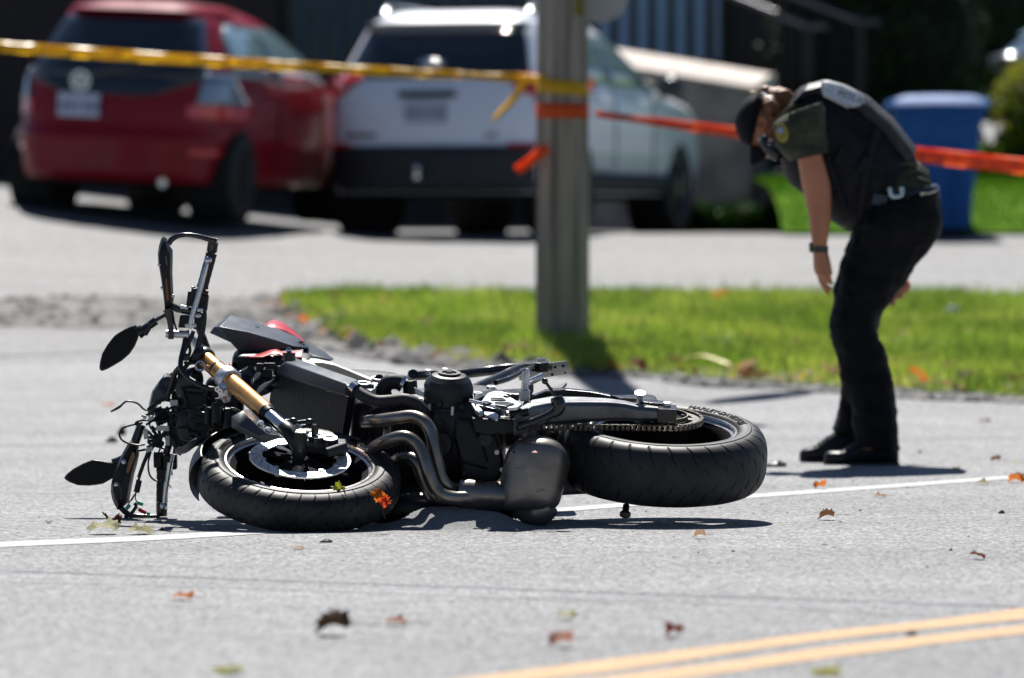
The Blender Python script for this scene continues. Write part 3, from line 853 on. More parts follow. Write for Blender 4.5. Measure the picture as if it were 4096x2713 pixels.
pp = MB(); pr_ = ZP(1786, 545, WY - .1); pp.abox(pr_.x - .11, pr_.x + .12, WY - .2, WY + .1, zb, ZP(1786, 395, WY).z); pp.build('end_post', mat('wall_post', (.07, .068, .075), .8, scale=4), wall, bevel=.02)

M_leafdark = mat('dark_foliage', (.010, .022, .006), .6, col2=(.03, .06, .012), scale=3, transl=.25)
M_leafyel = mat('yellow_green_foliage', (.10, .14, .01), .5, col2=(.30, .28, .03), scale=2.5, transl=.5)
M_bark = wood('bark', (.02, .016, .012), (.08, .065, .05))
def leaf_mass(name, n, boxes, size, m, parent, seed=1, kind=None):
    r = np.random.RandomState(seed); v = []; f = []
    for i in range(n):
        bx = boxes[r.randint(len(boxes))]
        c, rad = V(bx[0]), bx[1]
        q = V(r.randn(3)); q.normalize(); q *= (.55 + .5 * r.rand() ** .5)
        p = c + V((q.x * rad[0], q.y * rad[1], q.z * rad[2]))
        a = V(r.randn(3)).normalized(); b2 = a.cross(V(r.randn(3))).normalized(); s_ = size * (.6 + .8 * r.rand())
        k = len(v); v += [p - a * s_, p + b2 * s_ * .55, p + a * s_, p - b2 * s_ * .55]; f.append((k, k + 1, k + 2, k + 3))
    o = mk(name, v, f, m, parent)
    if kind: o['kind'] = kind
    return o
def core(boxes, m, parent, name='twigs'):
    q = MB()
    for c, rad in boxes: q.ball(c, rad[0] * .8, rad[1] * .8, rad[2] * .8, 12, 8)
    return q.build(name, m, parent)
# dark hedge behind the bin
hx0, hx1 = ZP(1850, 0, 44).x, ZP(2195, 0, 44).x
hz = gh(3, 44)
hedge = thing('cedar_hedge', ((hx0 + hx1) / 2, 44, hz), 'tall almost black evergreen hedge standing in shade behind the blue bin', 'hedge')
hb_ = [((hx0 + .15 + (hx1 - hx0 - .3) * i / 5, 44 + .1 * (i % 2), hz + .6 + j * .9), (.5, .55, .75)) for i in range(6) for j in range(4)]
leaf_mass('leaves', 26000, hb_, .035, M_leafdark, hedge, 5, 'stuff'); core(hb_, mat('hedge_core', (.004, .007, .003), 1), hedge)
# shrub at right edge
bx = ZP(2352, 260, 42); bzz = gh(bx.x, 42)
bush = thing('yellow_green_shrub', (bx.x, 42, bzz), 'sunlit yellow-green shrub at the right edge behind the red tape', 'shrub')
bb = [((bx.x + dx, 42 + dy, bzz + z), (.42, .4, .42)) for dx, dy, z in ((0.1, 0, .45), (.35, .2, .8), (.2, -.1, 1.0), (.7, 0, .6), (.75, .1, 1.0))]
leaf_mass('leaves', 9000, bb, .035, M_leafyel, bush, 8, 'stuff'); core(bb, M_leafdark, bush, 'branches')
wd = ZP(1690, 520, 41.0); wdz = gh(wd.x, 41.0)
weeds = thing('weeds', (wd.x, 41.0, wdz), 'dark green weeds growing at the foot of the concrete wall', 'plants')
wbx = [((wd.x - .42 + .17 * i, 41.0 + .1 * (i % 3), wdz + .08 + .04 * (i % 2)), (.16, .22, .14)) for i in range(6)]
leaf_mass('leaves', 5000, wbx, .03, mat('weed_leaf', (.012, .045, .005), .7, col2=(.03, .08, .012), scale=4, transl=.3, spec=.1), weeds, 11, 'stuff'); core(wbx, M_leafdark, weeds, 'stems')

# lawn strips behind
lw = [(ZP(x, 0, 1).x, 0) for x in (0,)]
M_lawn = mat('lawn_green', (.05, .13, .008), .9, spec=.03, col2=(.10, .20, .015), scale=3, detail=6, bump=.5, bscale=50, bdist=.02)
la_, lb_ = [G(*cZ(x, y)) for x, y in ((1800, 545), (1960, 546), (2100, 547), (2240, 549), (2400, 552), (2900, 556))], None
sheet('lawn', [(p.x, 38.6 + .1 * i) for i, p in enumerate(la_)], [(p.x * 1.35, 50) for p in la_], 30, .02, M_lawn)
# make the lawn rise a little so that it reads above the tape, as in the photograph
lawn_bank = []
for i, x in enumerate(np.linspace(1.98, 8, 14)):
    lawn_bank.append([V((x, 37.4 + j * .6, gh(x, 37.4 + j * .6) + .03 + .42 * (1 - math.exp(-j * .45)))) for j in range(9)])
vv = [p for r_ in lawn_bank for p in r_]; ff = [(i * 9 + j, i * 9 + 9 + j, i * 9 + 10 + j, i * 9 + j + 1) for i in range(13) for j in range(8)]
o = fixn(mk('lawn_bank', vv, ff, M_lawn, smooth=True)); o['kind'] = 'structure'
M_grass3 = mat('lawn_blade', (.055, .16, .006), .7, col2=(.12, .22, .015), scale=1.5, detail=5, transl=.3, spec=.05)
def bank_pts(n, r):
    out = []
    for _ in range(n):
        x = 1.98 + 5.7 * r.rand(); j = r.rand() * 8; y = 37.4 + j * .6
        out.append((x, y, gh(x, y) + .02 + .42 * (1 - math.exp(-j * .45))))
    return out
blades('bank_grass', 26000, bank_pts, .03, .07, .006, M_grass3, seed=12, label='bright green lawn on the bank beyond the blue bin')

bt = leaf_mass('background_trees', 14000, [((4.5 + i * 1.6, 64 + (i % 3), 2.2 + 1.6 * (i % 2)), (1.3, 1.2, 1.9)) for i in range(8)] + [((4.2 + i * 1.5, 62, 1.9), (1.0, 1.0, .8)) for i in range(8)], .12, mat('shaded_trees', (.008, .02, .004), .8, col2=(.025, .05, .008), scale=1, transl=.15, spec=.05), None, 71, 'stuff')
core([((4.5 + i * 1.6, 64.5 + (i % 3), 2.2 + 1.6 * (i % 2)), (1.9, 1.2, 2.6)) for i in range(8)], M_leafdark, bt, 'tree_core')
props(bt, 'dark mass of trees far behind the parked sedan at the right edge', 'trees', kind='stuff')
# blue wheeled bin
M_binblue = mat('blue_bin_plastic', (.010, .095, .32), .6, vary=.12, scale=8, rvary=.08, spec=.3)
BY = 37.5
c0 = ZP(2155, 535, BY); bzb = c0.z
gz_ = gh(c0.x, BY)
bin_ = thing('wheeled_bin', (c0.x, BY, gz_), 'blue plastic wheeled bin with closed lid standing behind the officer', 'bin')
wt = (ZP(2262, 260, BY).x - ZP(2068, 260, BY).x) / 2; wbm = (ZP(2232, 530, BY).x - ZP(2092, 530, BY).x) / 2
H = ZP(2155, 256, BY).z - gz_
xm = ZP(2165, 300, BY).x
def rrect(cx, cy, hx, hy, z, r=.06, n=5):
    o = []
    for sx, sy, a0 in ((1, 1, 0), (-1, 1, 90), (-1, -1, 180), (1, -1, 270)):
        for k in range(n): a = R(a0 + 90 * k / (n - 1)); o.append(V((cx + sx * (hx - r) + r * math.cos(a), cy + sy * (hy - r) + r * math.sin(a), z)))
    return o
q = MB(); q.rings([rrect(xm, BY, wbm, .27, gz_ + .05), rrect(xm, BY, wt * .99, .36, gz_ + H - .1), rrect(xm, BY, wt * 1.0, .365, gz_ + H - .09), rrect(xm, BY, wt * 1.05, .40, gz_ + H - .08), rrect(xm, BY, wt * 1.05, .40, gz_ + H)])
q.build('bin_body', M_binblue, bin_)
q = MB(); q.rings([rrect(xm, BY, wt * 1.16, .43, gz_ + H + .005), rrect(xm, BY, wt * 1.17, .44, gz_ + H + .03), rrect(xm, BY, wt * 1.12, .40, gz_ + H + .075), rrect(xm, BY, wt * .8, .3, gz_ + H + .105), rrect(xm, BY, wt * .3, .12, gz_ + H + .115)])
q.build('lid', M_binblue, bin_)
q = MB(); q.box((xm, BY - .44, gz_ + H + .02), (.10, 0, 0), (0, .02, 0), (0, 0, .02)); q.build('lid_handle', M_binblue, bin_, bevel=.006)
for sx in (-1, 1):
    q = MB(); q.cyl((xm + sx * (wbm - .01), BY + .25, gz_ + .12), (xm + sx * (wbm + .05), BY + .25, gz_ + .12), .12); q.build('wheel', M_rubber, bin_)
    q = MB(); q.box((xm + sx * wbm * .55, BY - .34, gz_ + .52), (.012, 0, 0), (0, .012, 0), (0, 0, .42)); q.build('rib', M_binblue, bin_, bevel=.004)

# house front in shade
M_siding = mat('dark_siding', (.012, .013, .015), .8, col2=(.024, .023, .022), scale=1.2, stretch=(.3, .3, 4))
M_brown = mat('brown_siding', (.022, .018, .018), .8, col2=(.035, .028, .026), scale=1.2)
HY = 46.5
house = thing('house', (0, HY, 1.2), 'dark house front filling the background with a long slatted window', 'house')
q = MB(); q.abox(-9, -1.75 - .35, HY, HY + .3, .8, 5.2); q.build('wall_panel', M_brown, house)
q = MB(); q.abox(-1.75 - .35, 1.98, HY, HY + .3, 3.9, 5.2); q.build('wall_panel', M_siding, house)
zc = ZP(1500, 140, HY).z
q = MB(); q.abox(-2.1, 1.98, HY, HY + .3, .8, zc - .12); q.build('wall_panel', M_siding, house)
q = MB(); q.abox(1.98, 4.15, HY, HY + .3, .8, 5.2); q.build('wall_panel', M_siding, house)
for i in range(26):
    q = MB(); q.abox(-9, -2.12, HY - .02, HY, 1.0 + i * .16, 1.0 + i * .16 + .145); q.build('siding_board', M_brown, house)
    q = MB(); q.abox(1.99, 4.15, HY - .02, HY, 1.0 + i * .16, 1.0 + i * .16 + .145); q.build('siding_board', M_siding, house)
rf = MB(); rf.abox(-9.6, 4.3, HY - .5, HY + 6, 5.2, 5.35); rf.build('eaves', M_siding, house)
q = MB(); q.abox(-9, -8.7, HY, HY + 6, .8, 5.2); q.abox(3.85, 4.15, HY + .3, HY + 6, .8, 5.2); q.abox(-9, 4.15, HY + 5.8, HY + 6, .8, 5.2); q.build('side_wall', M_siding, house)
win = MB(); win.abox(-2.1, 1.98, HY - .05, HY + .05, zc - .12, zc - .04); win.abox(-2.1, 1.98, HY - .05, HY + .05, 3.82, 3.9); win.abox(-2.12, -2.04, HY - .05, HY + .05, zc - .12, 3.9); win.abox(1.9, 1.98, HY - .05, HY + .05, zc - .12, 3.9)
wo = win.build('window', M_darkwell, house)
M_win = mat('window_blue_glass', (.012, .028, .05), .12, coat=.5)
q = MB(); q.abox(-2.04, 1.9, HY + .06, HY + .08, zc - .04, 3.82); q.build('pane', M_win, wo, smooth=False)
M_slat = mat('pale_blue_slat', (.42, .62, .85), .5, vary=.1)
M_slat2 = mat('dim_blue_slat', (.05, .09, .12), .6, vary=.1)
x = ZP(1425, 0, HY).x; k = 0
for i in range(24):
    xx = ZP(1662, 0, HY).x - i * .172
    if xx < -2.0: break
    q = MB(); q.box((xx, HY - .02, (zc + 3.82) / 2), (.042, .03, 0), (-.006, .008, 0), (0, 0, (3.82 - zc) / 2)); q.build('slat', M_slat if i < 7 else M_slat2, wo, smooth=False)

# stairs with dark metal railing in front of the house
SY = 43.5
st = thing('stair_railing', (ZP(1850, 0, SY).x, SY, gh(2, SY)), 'black metal stair railing sloping down in the shade right of the window', 'railing')
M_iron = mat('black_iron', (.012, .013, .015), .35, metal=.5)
M_ironlit = mat('lit_iron_handrail', (.10, .10, .11), .35, metal=.6)  # same iron painted lighter for the highlight along the handrail
for (a, b_) in (((1700, -60), (1990, 52)), ((1640, -30), (1870, 62))):
    p0, p1 = ZP(*a, SY), ZP(*b_, SY - .6)
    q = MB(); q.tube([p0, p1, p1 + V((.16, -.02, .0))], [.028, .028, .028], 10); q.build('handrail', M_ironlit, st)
    for i in range(12):
        p = p0.lerp(p1, (i + .5) / 12); g_ = gh(p.x, p.y)
        q = MB(); q.cyl((p.x, p.y, p.z), (p.x, p.y, max(g_, p.z - 1.0)), .011, seg=8); q.build('baluster', M_iron, st)
    q = MB(); q.tube([p0 - V((0, 0, 1.0)), p1 - V((0, 0, 1.0))], .018, 8); q.build('bottom_rail', M_iron, st)
    q = MB(); q.cyl(p1, (p1.x, p1.y, gh(p1.x, p1.y)), .03); q.build('newel_post', M_iron, st)
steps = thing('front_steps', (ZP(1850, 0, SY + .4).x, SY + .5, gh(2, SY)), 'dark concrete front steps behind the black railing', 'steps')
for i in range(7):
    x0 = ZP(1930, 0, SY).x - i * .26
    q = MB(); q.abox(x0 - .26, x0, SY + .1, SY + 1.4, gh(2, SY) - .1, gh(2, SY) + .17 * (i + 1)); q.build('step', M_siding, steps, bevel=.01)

# unseen tree row added behind the camera, darkens reflections and sky light
ft_ = leaf_mass('unseen_trees', 9000, [((-40 + i * 5.2, -26 + 3 * math.sin(i * 1.7), 3.6 + 1.2 * math.sin(i * 2.3)), (3.4, 2.8, 4.2)) for i in range(17)], .45, M_leafdark, None, 21, 'stuff')
props(ft_, 'unseen line of dark trees added behind the camera to darken reflections', 'trees', kind='stuff')
# ================================================================ MOTORCYCLE
NB = V((.045, -.205, .978)).normalized()
NF = V((.080, -.336, .938)).normalized()
RWC = D(2648, 1818, 15.3)
FWC = D(1194, 1917, 15.0)
def W(px, py, w=0.0):
    d = ray(px, py); p0 = RWC + NB * w
    return CAM + d * ((p0 - CAM).dot(NB) / d.dot(NB))
def Dz(c, Z): return D(c[0], c[1], Z)
UB = (V((0, 1, 0)) - NB * NB.y).normalized()       # bike "up": away from the camera
EB = UB.cross(NB)                                   # to the rear (right)

M_blk = mat('black_plastic', (.006, .0063, .0075), .42, col2=(.012, .0125, .0145), scale=14, bump=.15, bscale=200, bdist=.001, rvary=.12, spec=.38)
M_blkg = mat('gloss_black_metal', (.008, .008, .009), .25, metal=.0, col2=(.015, .015, .017), scale=25, rvary=.1, coat=.3)
M_eng = mat('engine_black_paint', (.0065, .0075, .0095), .40, col2=(.014, .0155, .0185), scale=22, bump=.3, bscale=130, bdist=.0015, spec=.38)
M_gold = mat('gold_anodised', (.60, .29, .085), .36, metal=.8, col2=(.72, .39, .15), scale=14, rvary=.08, detail=6)
M_chrome = mat('chrome', (.62, .64, .67), .16, metal=1, vary=.05, rvary=.05)
M_alu = mat('cast_aluminium', (.66, .67, .70), .36, metal=.75, scale=30, vary=.1, bump=.2, bscale=200, bdist=.001)
M_silver = mat('silver_frame_paint', (.50, .50, .49), .34, metal=.35, scale=8, vary=.06, coat=.3)
M_greyp = mat('dark_grey_panel', (.035, .042, .052), .36, col2=(.05, .058, .07), scale=9, rvary=.08, spec=.6)
M_redp = mat('red_bodywork', (.55, .03, .035), .35, scale=6, vary=.1, coat=.4)
M_exh = mat('exhaust_steel', (.16, .145, .13), .32, metal=.9, col2=(.30, .27, .24), scale=9, detail=7, rvary=.1)
M_muf = mat('muffler_steel', (.17, .155, .14), .40, metal=.8, col2=(.32, .29, .26), scale=8, detail=7, bump=.2, bscale=30, bdist=.004, rvary=.1)
M_rub = mat('black_rubber_tread', (.009, .0093, .010), .52, col2=(.038, .038, .039), scale=5, detail=7, bump=.25, bscale=260, bdist=.0008, rvary=.12, spec=.28)
M_groove = mat('tread_groove', (.002, .002, .002), .9)
M_rub2 = mat('sidewall_lettering', (.004, .004, .004), .8, spec=.05)
M_disc = mat('brake_disc_steel', (.80, .81, .83), .38, metal=.35, scale=60, vary=.04, rvary=.05)
M_rim = mat('rim_lip_metal', (.55, .53, .52), .28, metal=.8, scale=20, vary=.1)
M_rimd = mat('rim_black', (.004, .004, .005), .75, spec=.06)
M_recess = mat('matt_black_recess', (.012, .013, .014), .8, spec=.05)
M_wire2 = mat('wire_sheath', (.01, .01, .011), .45)
M_conn = mat('white_connector', (.55, .55, .5), .4)
M_teal = mat('teal_crimp', (.10, .45, .35), .4)
M_redw = mat('red_crimp', (.5, .02, .02), .4)
M_orange = mat('amber_reflector', (.22, .07, .01), .25, coat=.5)
M_chain = mat('chain_steel', (.16, .145, .12), .38, metal=.85, vary=.25, scale=90)
M_silplate = mat('machined_plate', (.62, .65, .70), .28, metal=.85, scale=60, vary=.06)
M_core = mat('radiator_core', (.009, .009, .010), .55, vary=.3, scale=60)
nt_ = M_core.node_tree
wv_ = nt_.nodes.new('ShaderNodeTexWave'); wv_.inputs['Scale'].default_value = 62; wv_.bands_direction = 'X'
tc_ = nt_.nodes.new('ShaderNodeTexCoord'); nt_.links.new(tc_.outputs['Object'], wv_.inputs['Vector'])
bp_ = nt_.nodes.new('ShaderNodeBump'); bp_.inputs['Strength'].default_value = 1; bp_.inputs['Distance'].default_value = .004
nt_.links.new(wv_.outputs['Fac'], bp_.inputs['Height']); nt_.links.new(bp_.outputs[0], nt_.nodes['Principled BSDF'].inputs['Normal'])

bike = thing('motorcycle', (0, 15.15, 0), 'crashed black motorcycle with gold fork lying on its side in the road, wires hanging out', 'motorcycle')

# ---- wheels
def tyre(name, C, n, ro, hw, r0, ngr, parent, sgn):
    e1 = V((1, 0, 0)); e1 = (e1 - n * e1.dot(n)).normalized(); e2 = n.cross(e1)
    re = r0 + (ro - r0) * (.45 if hw > .08 else .39)          # where the tread begins
    wide = hw * .965
    pr = [(r0 - .004, hw * .76), (r0 + .006, hw * .86), (r0 + .012, hw * .93), (re - .010, hw * .975), (re - .002, wide), (re, wide + .0008), (re + .0015, wide - .0015)]
    tread = []
    for k in range(1, 13):
        q_ = k / 12; a_ = q_ * math.pi / 2
        tread.append((re + (ro - re) * math.sin(a_) ** .92, (wide - .0015) * math.cos(a_) ** .72 if k < 12 else 0))
    half = []
    for i in range(len(pr) - 1):
        for j in range(2): half.append(((pr[i][0] * (2 - j) + pr[i + 1][0] * j) / 2, (pr[i][1] * (2 - j) + pr[i + 1][1] * j) / 2))
    half.append(pr[-1])
    prev = pr[-1]
    for t_ in tread:
        for j in range(1, 3): half.append((prev[0] + (t_[0] - prev[0]) * j / 2, prev[1] + (t_[1] - prev[1]) * j / 2))
        prev = t_
    P = [V((a_, b_, 0)) for a_, b_ in half + [(a_, -b_) for a_, b_ in half[-2::-1]]]
    P = [(p.x, p.y) for p in P]
    NA = 900; v = []; f = []; NP = len(P); GR = {}
    per = 2 * math.pi / ngr
    for k in range(NA):
        th = 2 * math.pi * k / NA
        d = e1 * math.cos(th) + e2 * math.sin(th)
        for j, (r, w) in enumerate(P):
            dr = 0
            q = abs(w) / hw
            if r > re + .002 and .12 < q < .96:
                ph = th + (.55 * per) * (0 if w > 0 else 1)
                for (a, b, off, sl) in ((.45, .94, 0.0, .8), (.20, .44, .5, 1.0)):
                    if a < q < b:
                        c = ((ph / per - off - sl * (q - a) * sgn) % 1.0); c = min(c, 1 - c)
                        if c < .055 * math.sin(math.pi * (q - a) / (b - a)) ** .4 + .01: dr = .0045
            rr = r - dr * max(.2, 1 - q * .5); ww = w * (1 - dr * 3)
            if dr: GR[len(v)] = 1
            v.append(C + d * rr + n * ww)
    for k in range(NA):
        for j in range(NP - 1):
            a = k * NP + j; b = ((k + 1) % NA) * NP + j
            f.append((a, b, b + 1, a + 1))
        a = k * NP; b = ((k + 1) % NA) * NP
        f.append((a + NP - 1, b + NP - 1, b, a))
    o = fixn(mk(name, v, f, [M_rub, M_groove], parent, smooth=True))
    for i, p in enumerate(o.data.polygons):
        if all(GR.get(vi) for vi in p.vertices): p.material_index = 1
    return o, e1, e2

def arc_text(txt, size, C, n, e1, e2, r, th_c, wfun, m, parent, bold=.0008, sx=1.0):
    v, f = text_mesh(txt, size, .0009, bold)
    out = []
    for p in v:
        th = th_c - p.x * sx / r
        rr = r + p.y
        out.append(C + (e1 * math.cos(th) + e2 * math.sin(th)) * rr + n * (wfun(rr) + .001 + p.z))
    o = mk('sidewall_lettering', out, f, m, parent); o['kind'] = 'stuff'
    return o

def wheel(name, C, n, ro, hw, r0, ngr, rimw, sgn):
    e1 = V((1, 0, 0)); e1 = (e1 - n * e1.dot(n)).normalized(); e2 = n.cross(e1)
    w = MB()
    w.lathe([(.0, rimw * .9), (.022, rimw * .9), (.03, rimw * .55), (.075, rimw * .35), (.075, -rimw * .35), (.03, -rimw * .6), (.0, -rimw * .6)], C, n, 32, e1)
    for k in range(5):
        for dd in (-.16, .16):
            a = 2 * math.pi * k / 5 + .35
            p0 = C + (e1 * math.cos(a + dd * .8) + e2 * math.sin(a + dd * .8)) * .045
            p1 = C + (e1 * math.cos(a + dd) + e2 * math.sin(a + dd)) * (r0 - .012) - n * rimw * .15
            w.tube([p0, p0.lerp(p1, .5) + n * .002, p1], [.020, .016, .022], 10, flat=1.2)
    wo = w.build(name, M_rimd, bike)
    t, _, _ = tyre('tyre', C, n, ro, hw, r0, ngr, wo, sgn)
    rm = MB()
    rm.lathe([(r0 - .001, rimw - .006), (r0 - .004, rimw - .02), (r0 - .022, rimw * .45), (r0 - .024, -rimw * .45), (r0 - .004, -rimw + .02), (r0 - .001, -rimw), (r0 - .006, -rimw), (r0 - .032, -rimw * .5), (r0 - .032, rimw * .5), (r0 - .012, rimw - .012)], C, n, 96, e1)
    rm.build('rim', M_rimd, wo)
    lp = MB()
    lp.lathe([(r0 + .004, rimw - .003), (r0 + .003, rimw + .004), (r0 - .002, rimw + .005), (r0 - .005, rimw + .001), (r0 - .006, rimw - .008), (r0 - .013, rimw - .012), (r0 - .013, rimw - .016), (r0 - .004, rimw - .012)], C, n, 128, e1)
    lp.build('rim_lip', M_rim, wo)
    return wo, t, e1, e2
RW, RT, re1, re2 = wheel('rear_wheel', RWC, NB, .315, .097, .217, 30, .078, -1)
FW, FT, fe1, fe2 = wheel('front_wheel', FWC, NF, .300, .063, .217, 40, .050, 1)
swr = lambda r: .097 * (.93 + .045 * min(1, max(0, (r - .229) / .022)))
swf = lambda r: .063 * (.93 + .045 * min(1, max(0, (r - .229) / .012)))
arc_text('HARLEY-DAVIDSON', .0285, RWC, NB, re1, re2, .2445, R(40), swr, mat('raised_rubber_letters', (.045, .045, .045), .8, spec=.05), RT)
arc_text('BF61', .016, RWC, NB, re1, re2, .236, R(13), swr, M_rub2, RT)
arc_text('BRIDGESTONE', .0185, FWC, NF, fe1, fe2, .2365, R(38), swf, M_rub2, FT)
arc_text('120/70ZR17 M/C (58W)', .0165, FWC, NF, fe1, fe2, .237, R(152), swf, M_rub2, FT)

def disc(name, C, n, e1, e2, w, r1, r2, th, parent, m):
    NA, NR = 240, 12; v = []; f = []
    def hole(k, j):
        rr = (j + .5) / NR
        a = k % 12
        return (a in (2, 3) and .15 < rr < .33) or (a in (6, 7) and .42 < rr < .60) or (a in (10, 11) and .68 < rr < .86)
    for s in (0, 1):
        for k in range(NA):
            a = 2 * math.pi * k / NA; d = e1 * math.cos(a) + e2 * math.sin(a)
            for j in range(NR + 1): v.append(C + d * (r1 + (r2 - r1) * j / NR) + n * (w + (th / 2 if s else -th / 2)))
    n1 = NA * (NR + 1)
    H = {(k, j): hole(k, j) for k in range(NA) for j in range(NR)}
    for k in range(NA):
        for j in range(NR):
            if H[(k, j)]: continue
            a = k * (NR + 1) + j; b = ((k + 1) % NA) * (NR + 1) + j
            f.append((a, b, b + 1, a + 1)); f.append((n1 + a, n1 + a + 1, n1 + b + 1, n1 + b))
        for j in (0, NR):
            a = k * (NR + 1) + j; b = ((k + 1) % NA) * (NR + 1) + j; f.append((a, n1 + a, n1 + b, b))
    return fixn(mk(name, v, f, m, parent))
for w in (.066, -.066):
    disc('brake_disc', FWC, NF, fe1, fe2, w, .108, .149, .005, FW, M_disc)
    q = MB()
    for k in range(5):
        a = 2 * math.pi * k / 5 + .5
        d = fe1 * math.cos(a) + fe2 * math.sin(a); g = NF.cross(d)
        c = FWC + NF * w
        q.plate([c + d * .035 - g * .012, c + d * .108 - g * .022, c + d * .112, c + d * .108 + g * .022, c + d * .035 + g * .012], NF * .004)
    q.lathe([(.028, .0), (.046, .0), (.046, .005), (.028, .005)], FWC + NF * w, NF, 40, fe1)
    q.build('disc_carrier', M_recess, FW, smooth=False)
    for k in range(10):
        a = 2 * math.pi * (k + .5) / 10; c = FWC + NF * w + (fe1 * math.cos(a) + fe2 * math.sin(a)) * .111
        q = MB(); q.lathe([(.003, -.004), (.0075, -.004), (.0075, .006), (.003, .006)], c, NF, 14); q.build('bobbin', M_alu, FW)

# rear sprocket, chain
SW = .110
SCR = RWC + NB * SW
q = MB()
ns = 90; ring = []
for k in range(ns):
    a = 2 * math.pi * k / ns; rr = .1125 if k % 2 else .1075
    ring.append((a, rr))
q.rings([[SCR + (re1 * math.cos(a) + re2 * math.sin(a)) * rr + NB * dz for a, rr in ring] for dz in (-.003, .003)], cap=False)
for dz in (-.003, .003):
    n0 = len(q.v); q.v += [tuple(SCR + (re1 * math.cos(a) + re2 * math.sin(a)) * rr + NB * dz) for a, rr in ring] + [tuple(SCR + (re1 * math.cos(a) + re2 * math.sin(a)) * .088 + NB * dz) for a, rr in ring]
    q.f += [(n0 + k, n0 + (k + 1) % ns, n0 + ns + (k + 1) % ns, n0 + ns + k) for k in range(ns)]
q.rings([[SCR + (re1 * math.cos(a) + re2 * math.sin(a)) * .088 + NB * dz for a, rr in ring] for dz in (-.003, .003)], cap=False)
for k in range(5):
    a = 2 * math.pi * k / 5; d = re1 * math.cos(a) + re2 * math.sin(a); g = NB.cross(d)
    q.box(SCR + d * .078, d * .02, g * .011, NB * .003)
q.build('sprocket', mat('sprocket_steel', (.10, .095, .085), .4, metal=.8, vary=.2), RW, smooth=False)
q = MB(); q.lathe([(.0, -.07), (.072, -.07), (.074, -.01), (.070, .0), (.045, .004), (.0, .006)], SCR, NB, 40, re1); q.build('sprocket_carrier', M_rimd, RW)
for k in range(5):
    a = 2 * math.pi * k / 5 + .3; c = SCR + (re1 * math.cos(a) + re2 * math.sin(a)) * .06
    q = MB(); q.cyl(c, c + NB * .011, .0065, seg=6); q.build('sprocket_nut', M_chrome, RW, smooth=False)
q = MB(); q.lathe([(.069, .004), (.072, .004), (.072, .016), (.069, .016)], SCR, NB, 64, re1); q.build('sprocket_guard_ring', M_chain, RW)

r2, r1_ = .1130, .043
FSP = W(2062, 1693, SW)
dv = FSP - SCR; L_ = dv.length; dh = dv / L_; dp = NB.cross(dh)          # dp: towards +/- side
if dp.y > 0: dp = -dp                                                   # near side = toward camera
al = math.acos((r2 - r1_) / L_)
def cpt(C, r, a): return C + (dh * math.cos(a) + dp * math.sin(a)) * r
path = []
arcR = [cpt(SCR, r2, al + (2 * math.pi - 2 * al) * i / 120) for i in range(121)]
arcF = [cpt(FSP, r1_, -al + 2 * al * i / 40) for i in range(41)]
path = arcR + arcF + [arcR[0]]
seg = [0]
for i in range(1, len(path)): seg.append(seg[-1] + (path[i] - path[i - 1]).length)
tot = seg[-1]; nl = int(round(tot / .015875)); nl += nl % 2
def along(s):
    s %= tot; i = int(np.searchsorted(seg, s, side='right')) - 1; i = min(i, len(path) - 2)
    return path[i].lerp(path[i + 1], (s - seg[i]) / max(1e-9, seg[i + 1] - seg[i]))
rl = MB()
for i in range(nl):
    p = along(tot * i / nl); rl.cyl(p - NB * .0060, p + NB * .0060, .0052, seg=8)
    rl.cyl(p - NB * .0098, p + NB * .0098, .0026, seg=6)
chain = rl.build('chain', M_chain, bike)
chain['kind'] = 'stuff'
lm = MB()                                # link mesh in its own frame: x along, z = lateral
def fig8(z, h):
    o = []
    for k in range(7): a = -math.pi / 2 + math.pi * k / 6; o.append(V((.0079 + .0062 * math.cos(a), .0062 * math.sin(a), z)))
    o.append(V((0, .0036, z)))
    for k in range(7): a = math.pi / 2 + math.pi * k / 6; o.append(V((-.0079 + .0062 * math.cos(a), .0062 * math.sin(a), z)))
    o.append(V((0, -.0036, z)))
    lm.plate(o, (0, 0, h))
fig8(.0058, .0018); fig8(-.0076, .0018)
M_link = mat('dark_chain_plate', (.07, .065, .055), .34, metal=.85, vary=.3, scale=60)
proto = mk('link', lm.v, lm.f, M_link, chain, local=True); fixn(proto)
bb_ = ROOT[bike.name]
for i in range(nl):
    o = proto if i == 0 else proto.copy()
    if i: COL.objects.link(o)
    a, b = along(tot * i / nl), along(tot * (i + 1) / nl)
    x = (b - a).normalized(); y = NB.cross(x).normalized(); z = x.cross(y)
    M = Matrix(((x.x, y.x, z.x), (x.y, y.y, z.y), (x.z, y.z, z.z))).to_4x4()
    o.rotation_euler = M.to_euler(); o.location = (a + b) / 2 - bb_ + (NB * .0018 if i % 2 else V((0, 0, 0)))
    o.parent = chain

# ---- swingarm
st = [((120, 560), .170, .06, .08), ((270, 478), .178, .078, .105), ((430, 446), .178, .07, .10), ((700, 440), .176, .064, .085), ((900, 442), .174, .060, .07), ((1050, 455), .170, .054, .06), ((1150, 476), .166, .048, .055), ((1300, 486), .164, .045, .05), ((1440, 497), .162, .045, .05)]
def swing(side):
    rs = []
    for c, w, th, dep in st:
        P = W(*cG(*c), w)
        if side < 0: P = P - NB * (1.62 * w - th)
        u = UB; k = .011
        rs.append([P + u * k, P + u * (dep - k), P + u * dep - NB * k, P + u * dep - NB * (th - k), P + u * (dep - k) - NB * th, P + u * k - NB * th, P - NB * (th - k), P - NB * k])
    q = MB(); q.rings(rs); return q
M_swing = mat('swingarm_metal', (.11, .114, .12), .38, metal=.7, col2=(.20, .203, .21), scale=12, detail=6, rvary=.1)
swing(1).build('swingarm', M_swing, bike, bevel=.004)
swing(-1).build('swingarm', M_swing, bike, bevel=.004)
